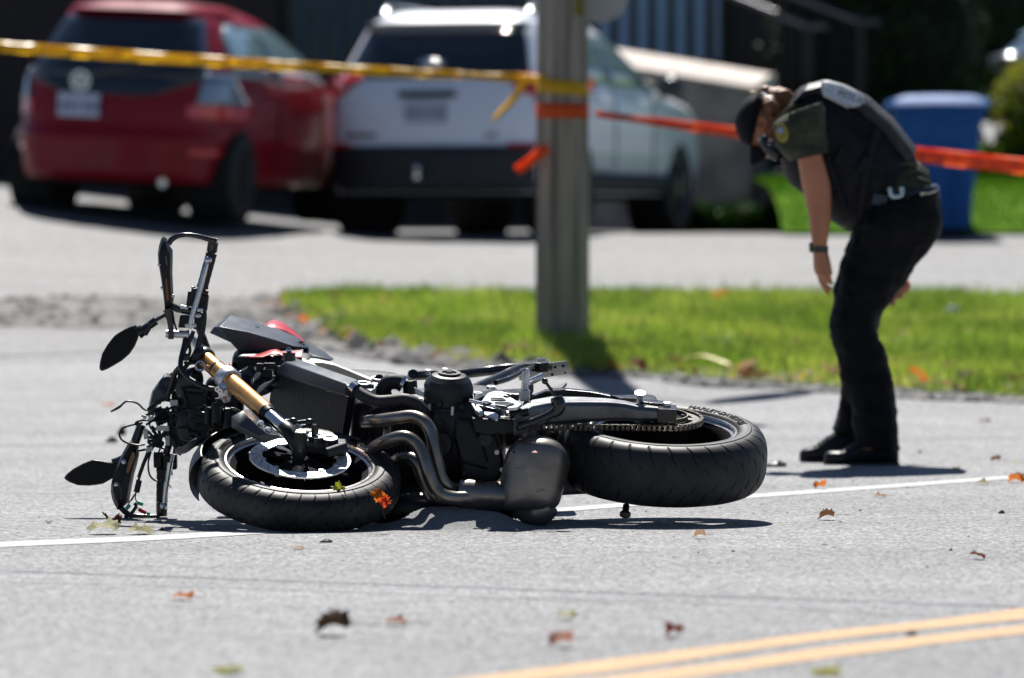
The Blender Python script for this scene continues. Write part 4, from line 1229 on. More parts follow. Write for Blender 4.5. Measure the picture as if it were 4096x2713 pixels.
q = MB(); a = W(*cG(250, 520), .17); q.tube([a - NB * .03 + UB * .09, a - NB * .22 + UB * .09], .030, 20); q.build('swingarm_crossbeam', M_swing, bike)
# upper bracing arm of the swingarm / chain guard
q = MB(); rs = []
for c, w in (((250, 400), .17), ((380, 345), .175), ((550, 333), .175), ((760, 352), .175), ((930, 386), .172)):
    P = W(*cG(*c), w); rs.append([P, P + UB * .03, P + UB * .03 - NB * .028, P - NB * .028])
q.rings(rs); q.build('swingarm_brace', M_blkg, bike, bevel=.004)
def wplate(cr, pts, w, th, name, m, parent=bike, bevel=.002, smooth=True):
    q = MB(); q.plate([W(*cr(*p), w) for p in pts], -NB * th); return q.build(name, m, parent, smooth=smooth, bevel=bevel)
def dplate(cr, pts, Z, th, name, m, parent=bike, bevel=.002):
    q = MB(); q.plate([Dz(cr(p[0], p[1]), p[2] if len(p) > 2 else Z) for p in pts], V((0, th, 0))); return q.build(name, m, parent, bevel=bevel)
def dtube(cr, pts, Z, r, name, m, parent=bike, seg=12, smooth=6, flat=1.0, rad=None):
    P = [Dz(cr(p[0], p[1]), p[2] if len(p) > 2 else Z) for p in pts]
    q = MB(); q.tube(P, rad if rad else r, seg, smooth=smooth, flat=flat); return q.build(name, m, parent)
def fold(cr, rows, name, m, th=.004, parent=bike, bevel=0):
    """sheet panel through rows of (x,y,Z) points -> solid with thickness"""
    v = []; f = []; n = len(rows[0])
    for r_ in rows:
        for p in r_: v.append(Dz(cr(p[0], p[1]), p[2]))
    for j in range(len(rows) - 1):
        for i in range(n - 1): f.append((j * n + i, j * n + i + 1, (j + 1) * n + i + 1, (j + 1) * n + i))
    o = fixn(mk(name, v, f, m, parent, smooth=True))
    md = o.modifiers.new('t', 'SOLIDIFY'); md.thickness = th; md.offset = 0
    bm = bmesh.new(); bm.from_mesh(o.data)
    for e_ in bm.edges:
        if len(e_.link_faces) == 2 and e_.calc_face_angle(0) > R(22): e_.smooth = False
    bm.to_mesh(o.data); bm.free()
    b = o.modifiers.new('bevel', 'BEVEL'); b.width = bevel or .0015; b.segments = 2; b.limit_method = 'ANGLE'
    return o
wplate(cG, [(930, 378), (1180, 372), (1270, 372), (1300, 384), (1318, 415), (1200, 408), (1000, 400)], .17, .012, 'chain_guard', M_blkg)
wplate(cG, [(1180, 408), (1385, 425), (1395, 450), (1300, 445), (1185, 432)], .172, .02, 'chain_guard', M_blkg)
wplate(cG, [(425, 310), (550, 268), (560, 276), (520, 315), (450, 322)], .17, .01, 'mudguard_tip', M_blk)
# axle plates, adjuster, paddock spools
q = MB(); c = W(*cG(1400, 490), .165); q.box(c - NB * .03 + UB * .02, EB * .028, UB * .03, NB * .03); q.build('axle_block', M_blkg, bike, bevel=.003)
q = MB(); c = W(*cG(1395, 462), .168); q.cyl(c - NB * .002, c + NB * .008, .013, seg=6); q.build('axle_nut', M_alu, bike, smooth=False)
q = MB(); b0, b1 = Dz(cG(1163, 470), 15.24), Dz(cG(1171, 362), 15.22); q.tube([b0, b0.lerp(b1, .35), b0.lerp(b1, .9), b1, b1 + (b1 - b0) * .04], [.0135, .009, .010, .0165, .0165], 20); q.build('paddock_spool', M_alu, bike)
q = MB(); b0, b1 = Dz(cG(1056, 1300), 15.12), Dz(cG(1046, 1384), 15.1); q.tube([b0, b0.lerp(b1, .7), b0.lerp(b1, .8), b1], [.010, .010, .017, .0165], 20); q.build('paddock_spool', M_blk, bike)

# kickstand with foot and spring
dtube(cG, [(150, 645), (300, 592), (420, 540), (480, 505), (492, 460), (478, 420), (468, 392)], 15.0, .012, 'kickstand', M_blkg, rad=[.012, .0125, .013, .018, .021, .020, .016])
dtube(cG, [(462, 388), (420, 322), (376, 262)], 15.0, .0045, 'stand_tang', M_blkg, smooth=0)
q = MB(); q.ball(Dz(cG(375, 262), 15.0), .0095); q.build('stand_knob', M_blkg, bike)
q = MB(); q.cyl(Dz(cE(1510, 735), 15.02), Dz(cE(1690, 700), 15.02), .0135); q.build('starter_cylinder', M_blk, bike)

# foot controls
q = MB(); a, b = Dz(cG(228, 158), 15.18), Dz(cG(207, 430), 15.2)
q.tube([a, a.lerp(b, .05), a.lerp(b, .5), a.lerp(b, .72)], [.004, .0075, .0098, .0095], 12, flat=.7)
fp = q.build('footpeg', M_silplate, bike)
q = MB(); a2 = a.lerp(b, .66); q.box(a2.lerp(b, .5), (.0145, 0, 0), (0, .014, 0), (b - a2) * .5); q.build('footpeg_bracket', M_alu, bike, bevel=.004)
for i in range(12):
    p = a.lerp(b, .1 + .05 * i); q = MB(); q.box(p - V((.011, 0, 0)), (.0035, 0, 0), (0, .008, 0), (0, 0, .0018)); q.build('tread', M_chrome, fp, smooth=False)
dtube(cG, [(245, 272), (300, 245), (362, 216)], 15.25, .0105, 'pillion_footpeg', M_silplate, smooth=0)
dtube(cG, [(205, 470), (262, 340), (262, 290)], 15.26, .007, 'peg_link', M_blkg, smooth=0)
dtube(cG, [(58, 385), (50, 430), (36, 500)], 15.1, .0135, 'gear_lever_peg', M_blk, smooth=0, rad=[.010, .0135, .0125])
dtube(cE, [(1128, 598), (1300, 640), (1450, 672), (1560, 668), (1625, 636)], 15.1, .006, 'gear_lever', M_silplate)
wplate(cE, [(1243, 606), (1275, 560), (1305, 525), (1370, 505), (1450, 508), (1490, 545), (1560, 588), (1625, 632), (1590, 660), (1500, 668), (1440, 640), (1330, 636)], .195, .010, 'heel_plate', M_silplate)
wplate(cE, [(1330, 568), (1450, 568), (1480, 590), (1420, 592), (1335, 588)], .199, .008, 'heel_plate_slot', M_blkg)
wplate(cE, [(1255, 600), (1300, 598), (1352, 618), (1300, 628), (1262, 618)], .199, .008, 'heel_plate_slot', M_blkg)
wplate(cE, [(1370, 610), (1490, 606), (1560, 626), (1480, 650), (1380, 636)], .199, .008, 'heel_plate_slot', M_blkg)
for c in ((1210, 545), (1335, 485)):
    q = MB(); q.lathe([(.006, 0), (.013, 0), (.013, .008), (.006, .008)], W(*cE(*c), .19), NB, 20); q.build('frame_lug', M_silplate, bike)
wplate(cE, [(1170, 520), (1290, 505), (1620, 480), (1640, 498), (1600, 540), (1420, 520), (1250, 560), (1180, 600)], .165, .02, 'footrest_hanger', M_blkg)
wplate(cE, [(1140, 610), (1210, 640), (1250, 680), (1262, 710), (1230, 720), (1190, 690)], .15, .012, 'sprocket_cover', M_alu)
wplate(cE, [(1270, 700), (1380, 712), (1405, 730), (1405, 765), (1380, 765), (1270, 725)], .14, .01, 'gear_linkage_plate', M_silplate)

# subframe
def wtube(cr, pts, r, name, m, seg=14, smooth=5, rad=None, flat=1.0):
    P = [W(*cr(p[0], p[1]), p[2]) for p in pts]; q = MB(); q.tube(P, rad if rad else r, seg, smooth=smooth, flat=flat); return q.build(name, m, bike)
wtube(cE, [(560, 362, .10), (800, 352, .10), (1060, 345, .10), (1300, 318, .10), (1500, 296, .11), (1740, 285, .11), (1900, 275, .11)], .0155, 'subframe_tube', M_blkg)
wtube(cE, [(1050, 560, .10), (1180, 490, .11), (1380, 400, .11), (1560, 320, .11), (1640, 296, .11)], .0165, 'subframe_tube', M_blkg)
wtube(cE, [(1380, 430, .13), (1500, 395, .13), (1600, 345, .13), (1640, 318, .13)], .008, 'subframe_brace', M_blkg)
tm = [W(*cE(*c), w) for c, w in (((1600, 308), .13), ((1740, 262), .13), ((2055, 224), .13), ((2082, 290), .10), ((2066, 350), .045), ((1800, 388), .045), ((1600, 408), .05))]
q = MB(); q.plate(tm, V((0, .06, 0))); tail_ = q.build('subframe_tail', mat('subframe_grey', (.055, .057, .06), .38, metal=.4, scale=20), bike, bevel=.004)
for c, rx in (((1942, 282), 15), ((2020, 270), 15), ((1916, 352), 14), ((1985, 338), 5), ((2038, 332), 10)):
    p = Dz(cE(*c), tm[0].y - .02); q = MB(); yy = .0
    # holes: short dark bushings set into the plate
    pp_ = tm[2].lerp(tm[4], .5); pos = D(*cE(*c), min(t_.y for t_ in tm) - .003)
    q.cyl(pos, pos + V((0, .02, 0)), rx / 2.368 / 1330, seg=16); q.build('mounting_hole', M_darkwell, tail_)
pos = min(t_.y for t_ in tm) - .003
q = MB(); q.plate([D(*cE(*c), pos) for c in ((1718, 305), (1735, 296), (1850, 288), (1862, 294), (1850, 304), (1735, 320), (1720, 318))], (0, .02, 0)); q.build('slot', M_darkwell, tail_, smooth=False)
wplate(cE, [(1748, 238), (1765, 196), (1800, 190), (1832, 186), (1876, 214), (1884, 238), (1800, 246)], .16, .03, 'seat_lock_bracket', M_blkg)
for c in ((1798, 212), (1834, 208)):
    q = MB(); p = W(*cE(*c), .163); q.cyl(p, p + V((0, .01, 0)), .006); q.build('bracket_hole', M_alu, bike)
for c in ((738, 318), (898, 306)):
    q = MB(); p = W(*cE(*c), .12); q.cyl(p - NB * .012, p + NB * .004, .009, seg=6); q.build('bolt', M_alu, bike, smooth=False)
q = MB(); q.lathe([(.007, -.012), (.016, -.012), (.016, .014), (.007, .014)], W(*cE(592, 362), .1), V((.2, -.9, .35)), 20); q.build('frame_eye', M_blkg, bike)

# ---- engine
def solid(c, Z, rx, ry, rz, name, m, e=.5, M=None, seg=28, rg=16):
    q = MB(); q.ball(Dz(c, Z), rx, ry, rz, seg, rg, M, e); return q.build(name, m, bike, ang=60)
MBk = Matrix((EB, UB, NB)).transposed()
solid(cF(1190, 430), 15.34, .13, .15, .145, 'crankcase', M_eng, .45, MBk)
solid(cF(720, 480), 15.42, .13, .13, .155, 'cylinder_block', M_eng, .4, MBk)
solid(cF(420, 420), 15.46, .07, .12, .14, 'cylinder_head', M_eng, .35, MBk)
solid(cF(740, 1035), 15.18, .125, .10, .062, 'clutch_cover', M_eng, .7, MBk)
solid(cF(1180, 990), 15.22, .17, .10, .045, 'lower_engine_cover', M_eng, .6, MBk)
# generator cover on top: stepped faceted drum
cc = W(*cE(928, 610), .135)
q = MB()
def oct_(r, w, n=16, j=.0): return [cc + NB * w + (re1 * math.cos(2 * math.pi * k / n + .2) + re2 * math.sin(2 * math.pi * k / n + .2)) * r * (1 + (.025 if k % 2 else -.0) * j) for k in range(n)]
q.rings([oct_(.082, -.05), oct_(.080, -.005), oct_(.074, .0), oct_(.0735, .048, j=1), oct_(.066, .068, j=1), oct_(.052, .082, j=1), oct_(.030, .086), oct_(.004, .086)])
q.build('generator_cover', M_eng, bike, ang=22, bevel=.0015)
q = MB(); q.lathe([(.022, .086), (.034, .086), (.034, .091), (.022, .091)], cc, NB, 32); q.build('cover_ring', M_eng, bike)
q = MB(); q.cyl(cc + NB * .085, cc + NB * .093, .010, seg=6); q.build('inspection_plug', M_blkg, bike, smooth=False)
for k in range(7):
    a_ = 2 * math.pi * k / 7 + .4; p = cc + (re1 * math.cos(a_) + re2 * math.sin(a_)) * .082
    q = MB(); q.cyl(p - NB * .02, p + NB * .006, .0062, seg=6); q.build('cover_bolt', M_alu, bike, smooth=False)
# belly cover facing the camera
q = MB(); q.plate([Dz(cF(*p), 15.17) for p in ((1120, 255), (1290, 262), (1450, 330), (1500, 470), (1545, 640), (1510, 790), (1440, 840), (1330, 830), (1190, 790), (1160, 640), (1100, 420))], V((.01, .10, 0)))
q.build('side_cover', M_eng, bike, bevel=.012)
for (p0, p1) in (((1130, 270), (1250, 300)), ((1250, 300), (1340, 460)), ((1340, 460), (1400, 640)), ((1180, 640), (1400, 700))):
    q = MB(); q.tube([Dz(cF(*p0), 15.166), Dz(cF(*p1), 15.166)], .0035, 8); q.build('casting_rib', M_eng, bike)
for c in ((985, 145), (985, 300), (1215, 480), (1200, 740), (1175, 170), (1450, 350), (1480, 560), (1525, 710), (1345, 790)):
    q = MB(); p = Dz(cF(*c), 15.16); q.cyl(p, p + V((0, .05, 0)), .0078, seg=6); q.build('case_bolt', M_alu if c[0] > 1400 else M_eng, bike, smooth=False)
q = MB(); q.cyl(Dz(cF(990, 490), 15.12), Dz(cF(1040, 490), 15.3), .034); q.build('oil_filter', M_blk, bike)
q = MB(); q.cyl(Dz(cF(1380, 450), 15.12), Dz(cF(1380, 450), 15.2), .02); q.build('oil_filler', M_blkg, bike)
for i in range(7):
    q = MB(); c = Dz(cF(560 + i * 34, 330 + i * 6), 15.30); q.box(c, (.0025, 0, 0), (0, .06, 0), (0, 0, .085)); q.build('cooling_fin', M_eng, bike, smooth=False)
# clutter on the near flank of the engine (sensor leads, clamps)
rr_ = np.random.RandomState(4)
for i in range(12):
    x0, y0 = 1170 + rr_.rand() * 420, 730 + rr_.rand() * 130
    pts = [(x0 + (j * 42 + rr_.randn() * 14), y0 + rr_.randn() * 16) for j in range(4)]
    dtube(cE, pts, 15.16 + rr_.rand() * .08, .0035 + rr_.rand() * .004, 'sensor_lead', M_wire2, seg=8)
for (x, y, w_, h_) in ((1530, 800, 44, 26), (1330, 812, 34, 22), (1440, 790, 30, 20), (1230, 790, 26, 20), (1610, 830, 24, 34), (1180, 770, 22, 16)):
    q = MB(); q.box(Dz(cE(x, y), 15.16), (w_ / 2.368 / 1350 * 1.2, 0, 0), (0, .018, 0), (0, 0, h_ / 2.368 / 1350 * 1.2)); q.build('connector_block', M_blk, bike, bevel=.003)
solid(cF(1640, 330), 15.4, .09, .08, .06, 'rear_engine_mount', M_eng, .5, MBk)
solid(cF(1780, 420), 15.42, .10, .05, .04, 'shock_linkage', M_blkg, .5, MBk)

dplate(cE, [(1150, 762), (1330, 770), (1590, 778), (1608, 850), (1540, 905), (1300, 930), (1180, 900)], 15.08, .05, 'front_sprocket_cover', M_eng, bevel=.006)
# coolant hoses and thermostat
dtube(cE, [(30, 480, 15.2), (130, 555, 15.18), (250, 605, 15.17), (400, 600, 15.17), (520, 590, 15.17), (620, 625, 15.17), (700, 715, 15.18), (735, 800, 15.2)], 0, .0185, 'coolant_hose', M_rubber, seg=18)
dtube(cE, [(330, 570, 15.35), (320, 490, 15.33), (370, 425, 15.32), (460, 422, 15.32), (500, 440, 15.32)], 0, .0235, 'coolant_hose', M_rubber, seg=18)
for c0_, c1_, r in (((20, 470), (62, 500), .0215), ((478, 430), (508, 446), .0262)):
    q = MB(); q.cyl(Dz(cE(*c0_), 15.2 if r < .024 else 15.32), Dz(cE(*c1_), 15.19 if r < .024 else 15.32), r); q.build('hose_clamp', M_chrome, bike)
q = MB(); q.cyl(Dz(cE(565, 410), 15.33), Dz(cE(575, 540), 15.33), .022); q.build('thermostat', M_eng, bike, bevel=.003)
dplate(cE, [(605, 470), (640, 485), (700, 520), (735, 545), (735, 580), (690, 560), (620, 535)], 15.28, .02, 'engine_bracket', M_alu)
dplate(cE, [(235, 455), (290, 450), (300, 475), (280, 500), (300, 540), (240, 545), (185, 525), (200, 500), (240, 480)], 15.34, .03, 'frame_clamp', M_alu)

# exhaust
E1 = dtube(cF, [(345, 296, 15.22), (450, 288, 15.13), (600, 268, 15.09), (745, 252, 15.07), (845, 288, 15.05), (910, 380, 15.04), (940, 520, 15.03), (975, 680, 15.03), (1012, 800, 15.03), (1085, 868, 15.04), (1190, 872, 15.06)], 0, .0195, 'exhaust_header', M_exh, seg=20)
dtube(cF, [(330, 590, 15.2), (430, 520, 15.08), (560, 455, 15.03), (690, 430, 15.01), (790, 490, 15.0), (850, 600, 14.99), (893, 740, 14.98), (945, 860, 14.98), (1015, 930, 14.98), (1110, 950, 14.99), (1230, 948, 15.0)], 0, .0205, 'exhaust_header', M_exh, seg=20)
dtube(cF, [(540, 680, 15.2), (640, 620, 15.1), (730, 606, 15.06), (795, 650, 15.04), (830, 750, 15.04), (870, 860, 15.05), (950, 950, 15.06), (1100, 985, 15.06), (1250, 985, 15.06)], 0, .0185, 'exhaust_header', M_exh, seg=20)
dtube(cF, [(545, 310, 15.14), (530, 440, 15.12)], 0, .013, 'header_balance_pipe', M_exh, smooth=0)
q = MB(); q.tube([Dz(cF(1150, 905), 15.03), Dz(cF(1220, 915), 15.03), Dz(cF(1350, 930), 15.04), Dz(cF(1520, 935), 15.06)], [.036, .040, .038, .040], 24, flat=1.1); q.build('exhaust_collector', M_exh, bike)
MM = Matrix.Rotation(R(-10), 3, 'Y')
def muff(k=1.0):
    rs = []
    cxs = [(1495, 850, .055, .052), (1535, 800, .086, .075), (1630, 752, .104, .100), (1760, 735, .108, .112), (1880, 745, .108, .112), (1985, 765, .098, .098), (2050, 780, .075, .070), (2078, 785, .045, .040)]
    for x, y, hz_, hy_ in cxs:
        c = Dz(cF(x, y), 15.10)
        ring = []
        for j in range(36):
            a = 2 * math.pi * j / 36; ca, sa = math.cos(a), math.sin(a); e = .42
            ring.append(c + V((.035 * (math.copysign(abs(sa) ** e, sa)) * .35, math.copysign(abs(ca) ** e, ca) * hy_ * .92, math.copysign(abs(sa) ** e, sa) * hz_ * 1.0)))
        rs.append(ring)
    P = []
    for j in range(36):
        col, _ = spline([r_[j] for r_ in rs], [0] * len(rs), 3); P.append(col)
    return [[P[j][i] for j in range(36)] for i in range(len(P[0]))]
q = MB(); q.rings(muff()); q.build('muffler', M_muf, bike, ang=70)
M_glint = mat('pale_copper_glint', (.75, .52, .42), .35, metal=.5)  # sunlit reflections on the muffler top, painted as a pale copper plate
q = MB(); q.plate([Dz(cF(x, y), z) for x, y, z in ((1725, 490, 15.04), (1850, 482, 15.06), (1905, 520, 15.06), (1985, 580, 15.05), (2002, 618, 15.03), (1950, 566, 15.03), (1880, 545, 15.02), (1835, 562, 14.995), (1772, 560, 14.99), (1790, 520, 15.0), (1745, 505, 15.02))], V((0, .02, -.012))); q.build('heat_shield_and_glint', M_glint, bike)
q = MB(); q.tube([Dz(cF(1640, 1040), 15.1), Dz(cF(1760, 1085), 15.08), Dz(cF(1850, 1080), 15.06), Dz(cF(1935, 1010), 15.05)], [.02, .034, .040, .034], 20, smooth=4); q.build('muffler_outlet', M_muf, bike)
dplate(cF, [(1860, 418), (1900, 455), (2000, 520), (2050, 610), (2000, 560), (1920, 500), (1850, 470)], 15.05, .012, 'heat_shield_and_glint', M_exh)
dtube(cF, [(1620, 560), (1720, 548), (1800, 520), (1850, 470)], 15.02, .004, 'shield_edge', M_blk)
for (x, y) in ((1370, 1085), (1440, 1092), (1520, 1090), (1585, 1100), (1630, 1108)):
    q = MB(); q.tube([Dz(cF(x, y - 45), 15.2), Dz(cF(x + 14, y), 15.2), Dz(cF(x + 30, y + 15), 15.2)], .0085, 8); q.build('brake_lever_end', M_blk, bike)

# ---- radiator
zr = lambda x: 15.62 - (x - 950) / 690 * .40
core_ = [(955, 705), (1640, 925), (1575, 1340), (1500, 1420), (1100, 1300), (880, 1120), (900, 900)]
q = MB(); q.plate([Dz(cC(x, y), zr(x)) for x, y in core_], V((.02, .045, 0))); q.build('radiator', M_core, bike, smooth=False)
tk = [(957, 708), (978, 640), (1012, 602), (1045, 590), (1610, 790), (1640, 812), (1652, 850), (1650, 928)]
tt = [Dz(cC(x, y), zr(x) - .012) for x, y in tk]
q = MB(); q.plate(tt, V((.03, .07, .012))); q.build('radiator_tank', M_greyp, bike, bevel=.006)
q = MB(); q.tube([Dz(cC(1630, 850), 15.2), Dz(cC(1720, 868), 15.19)], [.017, .019], 20); q.build('radiator_spigot', M_blk, bike)
dtube(cC, [(1790, 800, 15.28), (1790, 840, 15.28)], 0, .030, 'filler_cap', M_greyp, seg=24, smooth=0)
q = MB(); q.lathe([(.014, 0), (.024, 0), (.024, .004), (.014, .004)], Dz(cC(1782, 795), 15.27), NB, 24); q.build('cap_ring', M_alu, bike)
dplate(cC, [(745, 905), (800, 820), (850, 785), (915, 765), (935, 740), (930, 760), (860, 825), (800, 880), (760, 930)], 15.5, .004, 'radiator_bracket', M_silver)

# ---- frame spar (silver), recess
spar = [(1148, 578), (1185, 556), (1250, 547), (1350, 553), (1480, 583), (1650, 650), (1850, 727), (1990, 762), (1990, 800), (1930, 850), (1850, 858), (1720, 800), (1550, 722), (1400, 668), (1290, 640), (1215, 640)]
wplate(cC, spar, .135, .03, 'frame_spar', M_silver, bevel=.006)
wplate(cC, [(1312, 592), (1400, 592), (1520, 618), (1650, 668), (1790, 730), (1880, 765), (1850, 800), (1760, 790), (1640, 735), (1500, 678), (1370, 636)], .1375, .02, 'spar_recess', M_recess, bevel=.003)
q = MB(); q.lathe([(.017, 0), (.024, 0), (.025, .006), (.018, .006)], W(*cC(1935, 755), .137), NB, 28); q.build('frame_eye', M_alu, bike)
q = MB(); q.cyl(W(*cC(1935, 755), .13), W(*cC(1935, 755), .139), .016); q.build('frame_bore', M_darkwell, bike)
solid(cC(1700, 850), 15.6, .16, .10, .05, 'airbox', M_blk, .5, MBk)
solid(cC(800, 640), 15.78, .085, .06, .05, 'steering_head_shroud', M_blk, .4, MBk)
solid(cC(1100, 640), 15.75, .07, .06, .04, 'throttle_body', M_blk, .4, MBk)
# crumpled liner behind the fork
rows = []
for j in range(7):
    rows.append([(560 + i * 62 + 9 * math.sin(j * 3 + i), 640 + j * 42 + 26 * math.sin(i * 1.9 + j), 15.66 - .01 * j + .02 * math.sin(i * 2.3 + j * 1.3)) for i in range(7)])
fold(cC, rows, 'crumpled_liner', M_greyp, .003)
for i in range(10):
    p = Dz(cC(720 + rr_.rand() * 330, 590 + rr_.rand() * 170), 15.6 + rr_.rand() * .05)
    q = MB(); q.box(p, (.008 + .01 * rr_.rand(), 0, 0), (0, .01, 0), (.004 * rr_.randn(), 0, .006 + .008 * rr_.rand())); q.build('broken_clip', M_blk, bike, bevel=.002)
q = MB(); p = Dz(cC(1080, 520), 15.6); q.cyl(p - V((0, 0, .02)), p + V((0, 0, .006)), .020, seg=20); q.cyl(p, p + V((0, 0, .022)), .008, seg=6); q.build('mounting_grommet', M_blkg, bike)
q = MB(); q.ball(Dz(cC(1078, 478), 15.6), .009); q.build('bolt_head', M_chrome, bike)

# tank side panel: two facets with a crease
top = [(400, 240, 15.92), (530, 150, 15.98), (760, 222, 15.98), (980, 285, 15.98), (1180, 372, 15.95), (1270, 458, 15.88)]
mid = [(372, 262, 15.80), (430, 258, 15.78), (700, 312, 15.78), (950, 385, 15.78), (1120, 440, 15.78), (1262, 464, 15.82)]
bot = [(330, 312, 15.80), (530, 405, 15.78), (605, 490, 15.78), (720, 545, 15.78), (900, 492, 15.78), (1175, 467, 15.80)]
fold(cC, [top, mid, bot], 'tank_panel', M_greyp, .006, bevel=.003)
q = MB(); q.lathe([(.006, 0), (.011, 0), (.011, .006), (.006, .006)], Dz(cC(1194, 420), 15.86), V((.1, -.5, .85)), 20); q.build('panel_grommet', M_darkwell, bike)
fold(cC, [[(845, 245, 16.04), (895, 203, 16.08), (950, 193, 16.1), (1030, 225, 16.1), (1110, 290, 16.08), (1225, 395, 16.0)], [(850, 262, 16.0), (900, 262, 16.0), (960, 275, 16.0), (1040, 300, 16.0), (1120, 340, 16.0), (1215, 402, 15.98)]], 'red_tank_shell', M_redp, .006)
fold(cC, [[(1195, 385, 16.05), (1290, 432, 16.05), (1400, 492, 16.0), (1500, 565, 15.95)], [(1215, 450, 15.85), (1270, 490, 15.85), (1360, 520, 15.85), (1480, 570, 15.85)], [(1210, 530, 15.8), (1255, 535, 15.8), (1330, 545, 15.8), (1470, 575, 15.8)]], 'seat_base', M_greyp, .006)
fold(cC, [[(680, 528, 15.74), (800, 515, 15.74), (900, 478, 15.74), (960, 470, 15.74), (1030, 500, 15.74), (1200, 478, 15.74)], [(700, 545, 15.7), (830, 545, 15.7), (910, 520, 15.7), (980, 515, 15.7), (1040, 545, 15.7), (1205, 550, 15.7)]], 'red_inner_panel', M_redp, .004)
fold(cC, [[(488, 650, 15.6), (505, 612, 15.62), (525, 600, 15.62)], [(512, 690, 15.58), (530, 665, 15.6), (545, 640, 15.6)], [(548, 695, 15.58), (556, 680, 15.6), (562, 660, 15.6)]], 'torn_red_plastic', M_redp, .002)
# dark arch liner under the panel
fold(cC, [[(600, 490, 15.80), (640, 500, 15.8), (720, 548, 15.8), (900, 540, 15.8), (1040, 540, 15.8)], [(560, 560, 15.74), (640, 580, 15.78), (760, 600, 15.78), (900, 600, 15.78), (1040, 580, 15.78)], [(528, 640, 15.70), (600, 680, 15.74), (720, 700, 15.75), (850, 680, 15.75), (980, 650, 15.75)]], 'inner_fairing', M_blk, .006)

# ---- fork
ft, fb = Dz(cC(262, 540), 15.38), Dz(cC(868, 1068), 15.05)
fax = (fb - ft).normalized()
def fork(off, names=True):
    q = MB(); q.tube([ft + off, ft.lerp(fb, .35) + off, ft.lerp(fb, .86) + off, ft.lerp(fb, .87) + off, fb + off], [.0262, .0262, .0262, .0278, .0278], 28); q.build('fork_tube', M_gold, bike)
    q = MB(); q.tube([fb + off, fb + fax * .018 + off], [.0268, .0235], 24); q.build('dust_seal', M_blk, bike)
    lo = Dz(cD(1060, 285), 14.965) + off
    q = MB(); q.tube([fb + off, lo], .0205, 24); q.build('stanchion', M_chrome, bike)
    a1, a2 = Dz(cD(1090, 310), 14.95) + off, Dz(cD(1180, 440), 14.935) + off
    q = MB(); q.tube([lo.lerp(fb + off, .12), lo, a1, a2], [.0235, .0245, .025, .021], 20); q.tube([a2 + NF * .045, a2 + NF * .028, a2 - NF * .03, a2 - NF * .055], [.016, .021, .021, .013], 20); q.build('axle_lug', M_eng, bike, ang=50)
    return a2
a2 = fork(V((0, 0, 0)))
fork(-NF * .205)
q = MB(); q.cyl(a2 + NF * .047, a2 + NF * .0475, .008); q.lathe([(.007, .045), (.013, .045), (.013, .049), (.007, .049)], a2, NF, 20); q.build('axle_end', M_alu, bike)
q = MB(); q.cyl(a2 - NF * .05, a2 - NF * .16, .012); q.build('front_axle', M_alu, bike)
def ring_on(t, w, r, name, m, r_in=.026):
    c = ft.lerp(fb, t); q = MB(); q.lathe([(r_in, -w), (r - .003, -w), (r, -w + .004), (r, w - .004), (r - .003, w), (r_in, w)], c, fax, 40); return q.build(name, m, bike), c
_, cl_ = ring_on(.40, .021, .0365, 'lower_clamp', M_alu)
q = MB()
p0 = Dz(cK(1330, 960), 15.22); p1 = Dz(cK(1370, 1130), 15.24)
q.ball(p0, .018, .02, .026, e=.6); q.tube([cl_ - NF * .02, p0, p1], [.03, .024, .012], 14); q.build('clamp_arm', M_alu, bike)
for c in ((1205, 930), (1253, 972)):
    p = Dz(cK(*c), 15.19); q = MB(); q.lathe([(.003, 0), (.0085, 0), (.0085, .03), (.003, .03)], p, V((.3, .9, .1)), 16); q.build('pinch_bolt', M_chrome, bike)
ring_on(.02, .014, .034, 'top_clamp', M_greyp)
dplate(cK, [(735, 300), (800, 280), (960, 230), (990, 250), (930, 330), (870, 400), (830, 420), (735, 410)], 15.33, .05, 'top_yoke', M_eng, bevel=.004)
dplate(cK, [(600, 430), (700, 420), (830, 425), (830, 480), (690, 500), (600, 480)], 15.34, .05, 'top_yoke_lower', M_eng, bevel=.004)
q = MB(); q.ball(Dz(cK(650, 350), 15.33), .011, .011, .011); q.cyl(Dz(cK(648, 420), 15.33), Dz(cK(650, 350), 15.33), .0135); q.build('yoke_bolt', M_blkg, bike)
# thin dark grey band round the fork
ring_on(.235, .008, .0272, 'fork_band', M_greyp)
# fender bracket
fold(cD, [[(640, 103, 14.97), (690, 96, 15.04), (735, 95, 15.10), (860, 212, 15.06), (985, 340, 14.96)], [(640, 106, 14.92), (690, 165, 14.9), (760, 232, 14.89), (870, 322, 14.88), (985, 345, 14.9)], [(536, 160, 14.9), (600, 240, 14.885), (690, 290, 14.88), (790, 340, 14.875), (990, 364, 14.895)], [(541, 262, 14.91), (640, 315, 14.9), (740, 358, 14.89), (843, 412, 14.885), (920, 385, 14.89)]], 'fender_bracket', M_greyp, .005)
for c in ((813, 216), (883, 278)):
    q = MB(); q.lathe([(0, .0035), (.008, .003), (.0105, 0), (.0105, -.004), (0, -.004)], Dz(cD(*c), 14.905), V((.1, -.62, .78)), 20); q.build('fender_bolt', M_chrome, bike)
# front fender
q = MB()
prof = []
for k in range(9):
    a = -1 + 2 * k / 8; prof.append((.318 - .030 * abs(a) ** 2.5, .071 * a))
prof2 = prof + [(r + .004, w) for r, w in prof[::-1]]
q.lathe(prof2, FWC, NF, 48, fe1, R(98), R(190))
q.build('front_fender', M_blk, bike, bevel=0)
